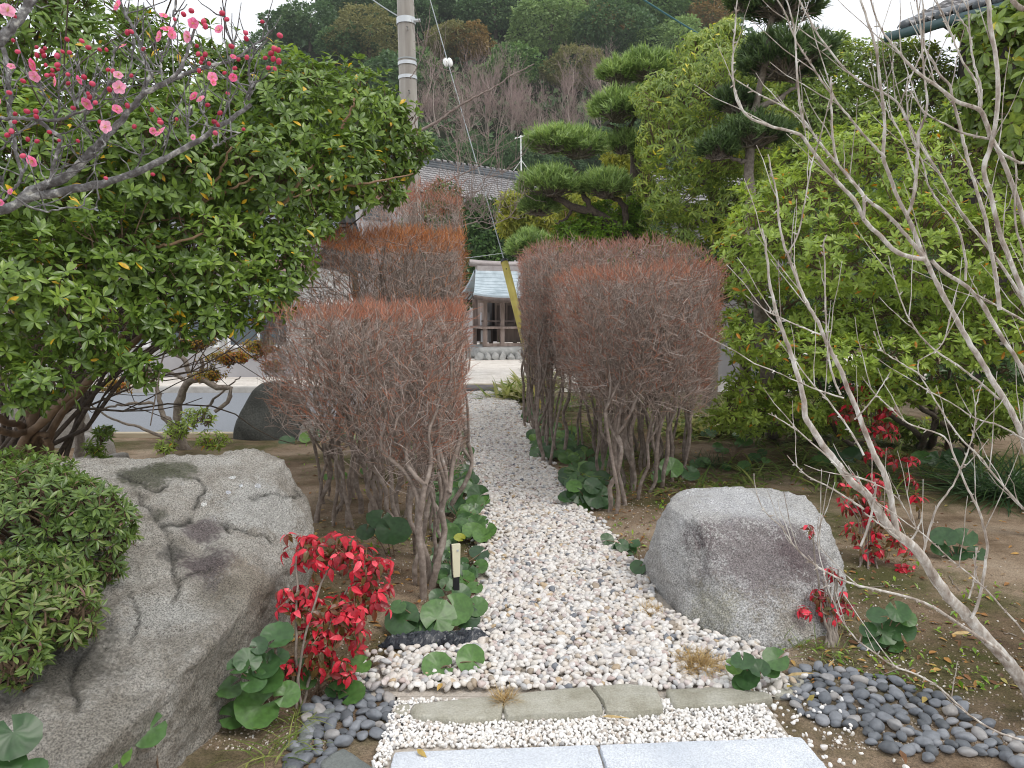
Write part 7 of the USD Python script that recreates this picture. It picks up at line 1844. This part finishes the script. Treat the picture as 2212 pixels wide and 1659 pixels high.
leopard_patch("round leaves on the left path edge halfway along the front hedge", 950, 1050, 1070, 1170, 30, 40, 9, 0.1)
leopard_patch("round leaves at the left path edge beneath the front hedge's far end", 960, 1020, 960, 1060, 24, 30, 10)
leopard_patch("small round leaves far along the left path edge", 965, 1006, 890, 950, 12, 20, 11)
leopard("yellowing round leaf above the garden light", G(992, 1190), [(993, 1162, 26, 0, 0.97), (975, 1185, 30, 0, 0.6)], 12)
leopard("big bluish round leaves at the right path edge by the twisting trunks", G(1270, 1095), [(1290, 1070, 62, -0.05, 0.3), (1250, 1065, 52, 0, 0.4), (1225, 1075, 40), (1262, 1085, 44), (1310, 1085, 36), (1240, 1050, 36), (1280, 1050, 40)], 13)
leopard_patch("round leaves at the right path edge just behind the bluish ones", 1215, 1300, 1000, 1050, 18, 36, 14)
leopard_patch("round leaves at the right path edge under the rear hedge", 1150, 1230, 915, 985, 26, 28, 15)
leopard_patch("round leaves around the second garden light on the right path edge", 1130, 1180, 870, 910, 16, 20, 16)
leopard("little round leaf sprig between the path and the right boulder", G(1350, 1195), [(1345, 1178, 34), (1362, 1188, 28), (1332, 1190, 26), (1312, 1165, 32, 0.1), (1372, 1175, 24)], 17)
leopard("single round leaf leaning on the right boulder's left edge", G(1385, 1250), [(1378, 1225, 36, 0, 0.35)], 18)
leopard("glossy leaf clump at the right end of the kerb stones", G(1620, 1490), [(1605, 1430, 52), (1640, 1445, 46), (1585, 1440, 40, 0, 0.9), (1615, 1465, 56, -0.03), (1675, 1425, 58, 0.02, 0.6), (1600, 1475, 40), (1665, 1450, 40, 0, 0.5)], 19)
leopard("leaf clump on sandy soil right of the small red nandina", G(1910, 1400), [(1895, 1330, 46), (1940, 1322, 50), (1910, 1365, 60), (1945, 1360, 62), (1885, 1385, 44), (1925, 1395, 50), (1960, 1335, 40), (1875, 1360, 36)], 20)
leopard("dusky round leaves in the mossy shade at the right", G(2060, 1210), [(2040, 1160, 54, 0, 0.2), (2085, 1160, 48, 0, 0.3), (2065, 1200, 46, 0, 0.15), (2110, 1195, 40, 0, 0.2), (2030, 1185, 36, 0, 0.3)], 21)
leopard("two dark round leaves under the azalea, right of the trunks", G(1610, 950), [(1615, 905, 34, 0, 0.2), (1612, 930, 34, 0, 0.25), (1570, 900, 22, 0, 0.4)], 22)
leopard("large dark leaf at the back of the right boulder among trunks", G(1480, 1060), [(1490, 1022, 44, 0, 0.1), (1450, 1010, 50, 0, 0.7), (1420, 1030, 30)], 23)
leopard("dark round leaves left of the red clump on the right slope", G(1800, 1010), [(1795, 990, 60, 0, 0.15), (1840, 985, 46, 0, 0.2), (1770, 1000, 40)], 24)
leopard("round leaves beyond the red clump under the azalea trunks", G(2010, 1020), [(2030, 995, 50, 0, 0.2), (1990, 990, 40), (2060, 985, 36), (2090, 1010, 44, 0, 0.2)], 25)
leopard("round leaves behind the front left hedge's trunks near the dark boulder", G(720, 960), [(700, 935, 34), (735, 940, 30), (770, 950, 30), (660, 945, 28), (850, 950, 26), (620, 960, 34, 0, 0.3)], 26)
leopard("low round leaves on moss between the front hedge's left trunks", G(780, 1040), [(790, 1020, 26), (740, 1030, 24, 0, 0.8), (820, 1035, 24), (710, 1050, 22, 0, 0.8)], 27)

leopard_patch("small light round leaves low between the front and middle left hedges", 880, 985, 960, 1030, 26, 24, 28, 0.2)
leopard_patch("pale round leaves under the front left hedge's path side", 930, 1010, 1030, 1110, 26, 28, 29, 0.2)
leopard_patch("light round leaves under the front right hedge's near trunks", 1210, 1330, 960, 1010, 26, 26, 30, 0.2)
leopard_patch("light round leaves under the middle of the rear right hedge", 1150, 1250, 930, 975, 22, 22, 31, 0.25)
leopard_patch("low round leaves behind the flat topped boulder on mossy soil", 1500, 1660, 930, 1010, 16, 26, 32, 0.1)

# ------------------------------------------------------------------ other small plants
leafy("blade_dark", [(0.0, (0.018, 0.042, 0.016)), (0.6, (0.04, 0.085, 0.028)), (1.0, (0.07, 0.13, 0.04))], rough=0.35)
leafy("blade_green", [(0.0, (0.07, 0.12, 0.02)), (0.6, (0.15, 0.21, 0.04)), (1.0, (0.30, 0.32, 0.09))], rough=0.5, trans=0.3)
leafy("blade_dry", [(0.0, (0.28, 0.18, 0.07)), (0.6, (0.46, 0.33, 0.14)), (1.0, (0.60, 0.47, 0.24))], rough=0.7, trans=0.25)
leafy("leaf_variegated", [(0.0, (0.10, 0.17, 0.03)), (0.4, (0.28, 0.32, 0.08)), (0.7, (0.50, 0.47, 0.22)), (1.0, (0.65, 0.60, 0.36))], rough=0.5, trans=0.3)
BLADE = leaf_shape(1.0, 0.034, 0.25, 0.55, 4, 0.5)
WIDE = leaf_shape(1.0, 0.15, 0.2, 0.35, 3, 0.6)


def tuft(name, label, cat, base, n, L, matname, seed, spread=0.05, lean=0.6, shape=BLADE, w=1.0, group=None):
    g = np.random.default_rng(seed)
    base = np.asarray(base, float)
    p = base + np.concatenate([g.normal(0, spread, (n, 2)), np.zeros((n, 1))], 1)
    d = nrm(unit(g, n) * [lean, lean, 0.1] + (p - base) / max(spread, 1e-3) * 0.25 * lean + [0, 0, 0.8])
    nn = nrm(np.array([0, 0, 1.0]) + 0.3 * unit(g, n))
    s = np.stack([np.full(n, L * w), L * g.uniform(0.5, 1.1, n), np.full(n, L)], -1)
    geo = scatter(shape, p, frames(d, nn), s, g.random(n))
    single(name, geo, matname, label, cat, group=group, loc=base)


tuft("dry_grass", "round tuft of cut straw coloured grass on the pebbles near the kerb", "grass tuft", G(1512, 1448) + [0, 0, 0.02], 520, 0.085, "blade_dry", 1, 0.042, 0.8, w=1.0)
tuft("dry_grass", "small straw tuft at the left foot of the flat topped boulder", "grass tuft", G(1402, 1330) + [0, 0, 0.02], 220, 0.07, "blade_dry", 2, 0.028, 0.8)
tuft("dry_grass", "wisp of reddish dry grass growing in the kerb joint", "grass tuft", G(1090, 1530) + [0, 0, 0.02], 180, 0.075, "blade_dry", 3, 0.014, 0.5)
tuft("strap_leaf_clump", "dark arching strap leaved clump at the right edge under the azalea", "grass clump", G(2170, 1075), 420, 0.75, "blade_dark", 4, 0.14, 1.1, w=0.55)
tuft("strap_leaf_clump", "small dark grassy clump among the right hedge's trunks", "grass clump", G(1530, 1010), 140, 0.26, "blade_dark", 5, 0.07, 0.9, w=0.8)
tuft("green_grass", "loose green grass blades at the lower left by the dark pebbles", "grass", G(590, 1640), 46, 0.16, "blade_green", 6, 0.05, 1.2, w=1.0)
tuft("green_grass", "pale grass blades in front of the round leaves at lower left", "grass", G(640, 1560), 30, 0.14, "blade_green", 7, 0.035, 1.2)
tuft("green_grass", "fresh grass at the foot of the small red nandina", "grass", G(1800, 1405), 60, 0.13, "blade_green", 8, 0.06, 1.2)
tuft("green_grass", "thin grass on the sand before the flat topped boulder", "grass", G(1715, 1400), 24, 0.12, "blade_green", 9, 0.03, 0.6)
tuft("bamboo_grass", "yellow variegated bamboo grass beside the path's far right edge", "bamboo grass", G(1125, 860), 260, 0.42, "leaf_variegated", 10, 0.20, 1.0, WIDE)
tuft("bamboo_grass", "second clump of variegated bamboo grass behind the far garden light", "bamboo grass", G(1160, 840), 200, 0.5, "leaf_variegated", 11, 0.2, 0.9, WIDE)
for k, (x, y, lab) in enumerate([(1500, 935, "behind the right hedge's outer trunks"), (1570, 915, "between the right hedge and the azalea's skirt"), (1640, 940, "at the azalea's left foot on shaded soil"), (1760, 935, "under the azalea, above the red clump's left")]):
    tuft("bamboo_grass", "low pale variegated bamboo grass " + lab, "bamboo grass", G(x, y), 130, 0.40, "leaf_variegated" if k < 2 else "blade_green", 60 + k, 0.22, 1.1, WIDE)
tuft("fern", "small green ferny plant before the shrine's right corner", "fern", G(1130, 765), 90, 0.9, "leaf_bright", 12, 0.16, 1.1, WIDE)
tuft("feathery_bush", "wispy grey green bush before the shrine base", "bush", G(1108, 772), 260, 0.75, "blade_green", 13, 0.25, 0.7)
g = np.random.default_rng(14)
n = 6500
wx, wy = g.uniform(0.6, 5.5, n), g.uniform(6.0, 13.0, n)
keep = meshkit.noise(np.stack([wx * 1.3, wy * 1.3, 0 * wx], -1), 3) + 0.2 * (wy > 8.5) > 0.48
wx, wy = wx[keep], wy[keep]
n = len(wx)
single("ground_weeds", scatter(BLADE, np.stack([wx, wy, bed_height(wx, wy)], -1), frames(unit(g, n) * [1, 1, 0.2] + [0, 0, 0.6], [[0, 0, 1.0]] + 0.2 * unit(g, n)), np.stack([np.full(n, 0.6), g.uniform(0.12, 0.35, n), np.full(n, 0.3)], -1), g.random(n)), "blade_green",
       "straggling grass and bamboo weeds on the shaded soil under the azalea", "weeds", kind="stuff")
n = 4200
side = g.random(n) < 0.5
wy = 2.9 + 9.5 * g.random(n) ** 1.5
wx = np.where(side, edge_l(wy) - np.abs(g.normal(0, 0.95, n)) - 0.02, edge_r(wy) + np.abs(g.normal(0, 1.1, n)) + 0.02)
keep = (meshkit.noise(np.stack([wx * 2.3, wy * 2.3, 0 * wx], -1), 6) > 0.5)
wx, wy = wx[keep], wy[keep]
n = len(wx)
single("moss_weeds", scatter(small_leaf(1, 0.4), np.stack([wx, wy, bed_height(wx, wy) + 0.004], -1), frames(unit(g, n) * [1, 1, 0.3] + [0, 0, 0.45], [[0, 0, 1.0]] + 0.3 * unit(g, n)), g.uniform(0.015, 0.05, n), g.random(n)), "leaf_bright", "tiny green weeds sprouting on the soil beside the path", "weeds", kind="stuff")

# fallen leaves and scraps
leafy("leaf_fallen", [(0.0, (0.09, 0.045, 0.02)), (0.4, (0.22, 0.10, 0.035)), (0.7, (0.36, 0.17, 0.04)), (0.9, (0.46, 0.30, 0.08)), (1.0, (0.30, 0.30, 0.08))], rough=0.6, trans=0.15)
n = 3800
side = g.random(n) < 0.45
wy = 2.9 + 8.5 * g.random(n) ** 1.4
wx = np.where(side, edge_l(wy) - np.abs(g.normal(0, 0.8, n)), edge_r(wy) + np.abs(g.normal(0, 1.5, n)))
fl = leaf_shape(1.0, 0.42, 0.25, 0.15, 2, 0.7)
z = np.maximum(bed_height(wx, wy), -0.012) + 0.008
single("fallen_leaves", scatter(fl, np.stack([wx, wy, z], -1), frames(unit(g, n) * [1, 1, 0.15], [[0, 0, 1.0]] + 0.45 * unit(g, n)), g.uniform(0.02, 0.055, n), g.random(n)), "leaf_fallen", "brown and orange fallen leaves littering the soil beds", "fallen leaves", kind="stuff")
for k, (x, y, s, tn, lab) in enumerate([(1352, 1418 - 60, 0.03, 0.5, "small rusty fallen leaf on the pebbles at path centre"), (955, 1475, 0.05, 0.9, "yellow tan fallen leaf on pebbles beside the heart shaped leaves"), (2085, 1432, 0.05, 0.7, "curled orange leaf on the soil right of the dark pebbles"), (1700, 1555 - 70, 0.05, 0.95, "yellowish leaf at the slab's clipped corner"), (2000, 1505, 0.05, 0.93, "yellow and orange leaf on the dark pebbles' upper edge"), (2190, 1300, 0.05, 0.65, "brown leaf at right edge on the mossy soil"), (770, 1365, 0.09, 0.55, "large curled brown leaf beside the red nandina"), (820, 1345, 0.07, 0.6, "folded brown leaf left of the black sheet"), (1945, 1620, 0.06, 0.25, "brownish leaf lying among the right dark pebbles"), (900, 1618, 0.05, 0.92, "olive tan leaf on the white chips by the slab corner"), (1760, 1500, 0.05, 0.95, "green yellow leaf among chips left of the right pebbles")]):
    c = G(x, y, 0.035)
    single("fallen_leaf", scatter(fl, c[None], frames(nrm(unit(g, 1) * [1, 1, 0.1]), nrm(np.array([[0, 0, 1.0]]) + 0.35 * unit(g, 1))), np.array([s]), np.array([tn])), "leaf_fallen", lab, "leaf", loc=c)
for x, y, L, a, lab in [(2055, 1370, 0.14, 0.08, "tan strip of bamboo sheath on the sandy soil"), (1700, 1460, 0.11, 0.2, "pale dry bamboo leaf by the right end of the kerb"), (1790, 1440, 0.07, 0.9, "short dry sheath below the small red nandina"), (1965, 1040, 0.16, 0.35, "pale wooden chip under the right red clump"), (1300, 1548, 0.09, -0.1, "thin straw lying along the kerb's right stone")]:
    c = G(x, y, 0.03)
    v, f = leaf_shape(1.0, 0.13, 0.5, 0.05, 4, 0.5)
    single("dry_sheath", scatter((v, f), c[None], frames(np.array([[np.cos(a), np.sin(a), 0.03]]), np.array([[0.1, -0.3, 1.0]])), np.array([L * 1.2]), np.array([0.75])), "blade_dry", lab, "dry leaf", loc=c)
fallen_tw = []
for k in range(60):
    c = np.array([g.uniform(-1.5, 2.8), g.uniform(3.0, 7.5)])
    if edge_l(c[1]) < c[0] < edge_r(c[1]):
        continue
    a, L = g.uniform(0, 6.28), g.uniform(0.06, 0.25)
    f = np.linspace(-0.5, 0.5, 6)[:, None]
    pp = np.concatenate([c + L * f * [np.cos(a), np.sin(a)] + g.normal(0, 0.006, (6, 2)), np.zeros((6, 1))], 1)
    pp[:, 2] = bed_height(pp[:, 0], pp[:, 1]) + 0.006
    fallen_tw.append(pp)
single("fallen_twigs", tubes(fallen_tw, np.full((len(fallen_tw), 6), 0.0025), 4)[:3], "bark_grey", "thin dry twigs scattered on the soil beds", "twigs", kind="stuff")

# garden lights, black sheet, logs, roots
for (x, y, yt, xt, lab) in ((986, 1302, 1175, 984, "cream and black garden light stake at the path's left edge"), (1150, 884, 829, 1147, "far garden light stake by the bamboo grass on the path's right edge")):
    b = G(x, y)
    top = P(xt, yt, b[1])
    t = thing("garden_light", lab, "garden light", b)
    L = top - b
    ax = nrm(L)
    H = np.linalg.norm(L)
    yv = nrm(np.array([-0.35, 1.0, 0]) - ax * np.dot([-0.35, 1.0, 0], ax))
    Rm = np.stack([np.cross(yv, ax), yv, ax], -1)

    def bxp(x0, x1, y0, y1, z0, z1, taper=1.0):
        m = box(x0, x1, y0, y1, z0, z1)
        v = np.array(m.vertices)
        v[:, 0] = np.where(v[:, 2] < (z0 + z1) / 2, v[:, 0] * taper, v[:, 0])
        return v @ Rm.T + b, np.array(m.faces)
    part(t, "stake", bxp(-0.016, 0.016, -0.008, 0.012, -0.02, H * 0.52), "black_plastic")
    part(t, "housing", bxp(-0.026, 0.022, 0.004, 0.022, H * 0.42, H * 0.985, 0.7), "black_plastic")
    part(t, "lens", bxp(-0.021, 0.024, -0.012, 0.006, H * 0.45, H, 0.75), "cream_plastic")
    m = trimesh.creation.cylinder(0.006, 0.006, sections=12)
    v = np.array(m.vertices)[:, [0, 2, 1]] + [0.008, -0.0125, H * 0.9]
    part(t, "sensor", (v @ Rm.T + b, np.array(m.faces)[:, ::-1]), "galvanised")
u_, v_ = np.meshgrid(np.linspace(0, 1, 70), np.linspace(0, 1, 18))
s0, s1 = G(818, 1403), G(1062, 1388)
cen = s0[None, None] + (s1 - s0) * u_[..., None]
wd = 0.055 * (0.55 + 0.6 * meshkit.noise(np.stack([u_ * 9, 0 * u_, 0 * u_], -1), 4)) * np.clip(np.minimum(u_, 1 - u_) * 12, 0.15, 1)
sheet = cen + np.stack([0 * u_, (v_ - 0.4) * 2 * wd, 0.012 + 0.045 * np.sin(np.pi * v_) * np.clip(np.minimum(u_, 1 - u_) * 10, 0.1, 1)], -1)
crump = meshkit.fbm(sheet * [38, 38, 38], 3, 8) - 0.5
sheet[..., 2] += 0.035 * np.abs(crump) * 1.6
sheet[..., 1] += 0.03 * crump
ii = np.arange(70 * 18).reshape(18, 70)
plain("black_sheet", (0.022, 0.026, 0.034), 0.32)
single("black_sheet", (sheet.reshape(-1, 3), np.stack([ii[:-1, :-1], ii[:-1, 1:], ii[1:, 1:], ii[1:, :-1]], -1).reshape(-1, 4)), "black_sheet", "crumpled strip of black plastic sheet lying at the bed's front edge", "plastic sheet", loc=(s0 + s1) / 2)
single("drip_hose", tubes(curve([G(1040, 1390, 0.02), G(1052, 1370, 0.02), G(1040, 1345, 0.02), G(1020, 1330, 0.01)], 16), np.full(16, 0.007), 6)[:3], "black_plastic", "short black hose curling from the plastic sheet toward the light stake", "hose", loc=G(1040, 1360))
noisy("log_grey", [(0.3, (0.13, 0.12, 0.12)), (0.7, (0.26, 0.245, 0.24))], scale=16.0, rough=0.9, bump=0.004, stretch=(0.2, 1, 1))
for (xa, xb, y, r, lab, mt) in ((985, 1073, 848, 0.075, "grey weathered log across the far end of the pebble path", "log_grey"), (1000, 1105, 836, 0.035, "pale timber lying behind the grey log at the court's edge", "pale_timber")):
    a, b = G(xa, y), G(xb, y)
    pts = curve([a + [0, 0, r], (a + b) / 2 + [0, 0.02, r], b + [0, 0, r]], 12)
    tv = tubes(pts, r * (1 + 0.06 * np.sin(np.arange(12) * 2.1)), 10)
    capv = []
    for e_, ring in ((0, tv[0][:10]), (1, tv[0][-10:])):
        capv.append((np.vstack([ring, ring.mean(0)]), np.array([[k, (k + 1) % 10, 10] for k in range(10)])))
    single("log", join([(tv[0], tv[1])] + capv), mt, lab, "log", loc=(a + b) / 2, smooth=40)

# grit on the soil
g = np.random.default_rng(200)
n = 9000
gy_ = 2.5 + 4.5 * g.random(n) ** 1.7
side = g.random(n) < 0.35
gx_ = np.where(side, edge_l(gy_) - np.abs(g.normal(0, 0.45, n)) - 0.01, edge_r(gy_) + np.abs(g.normal(0, 0.9, n)) + 0.01)
ok = ~((gx_ > -0.46) & (gx_ < 1.05) & (gy_ < 2.85))
gx_, gy_ = gx_[ok], gy_[ok]
n = len(gx_)
toned("grit", [(0.0, (0.20, 0.15, 0.11)), (0.5, (0.36, 0.29, 0.22)), (0.8, (0.55, 0.50, 0.44)), (1.0, (0.75, 0.72, 0.68))], rough=0.85)
instancer("/World/grit", [CHIPS[k % 10] for k in range(16)], np.linspace(0, 1, 16), "grit", np.stack([gx_, gy_, np.maximum(bed_height(gx_, gy_), -0.012) + 0.001], -1), turns(g, n, 1.0), np.stack([g.uniform(0.002, 0.0055, n)] * 3, -1), g.integers(0, 16, n))
custom(stage.GetPrimAtPath("/World/grit"), label="fine pale grit scattered over the soil beds", cat="grit")

# a little damp winter air between the garden and the hill
usdkit.material(stage, "/World/Looks/air", {"v": ("principled_volume", {"color": (0.9, 0.93, 0.96), "density": 0.0004, "anisotropy": 0.2})}, [], volume="v.volume")
hb_ = box(-700, 700, -80, 1000, -3.0, 130.0)
single("haze", hb_, "air", "thin pale air over the whole garden and hill", "haze", kind="stuff")
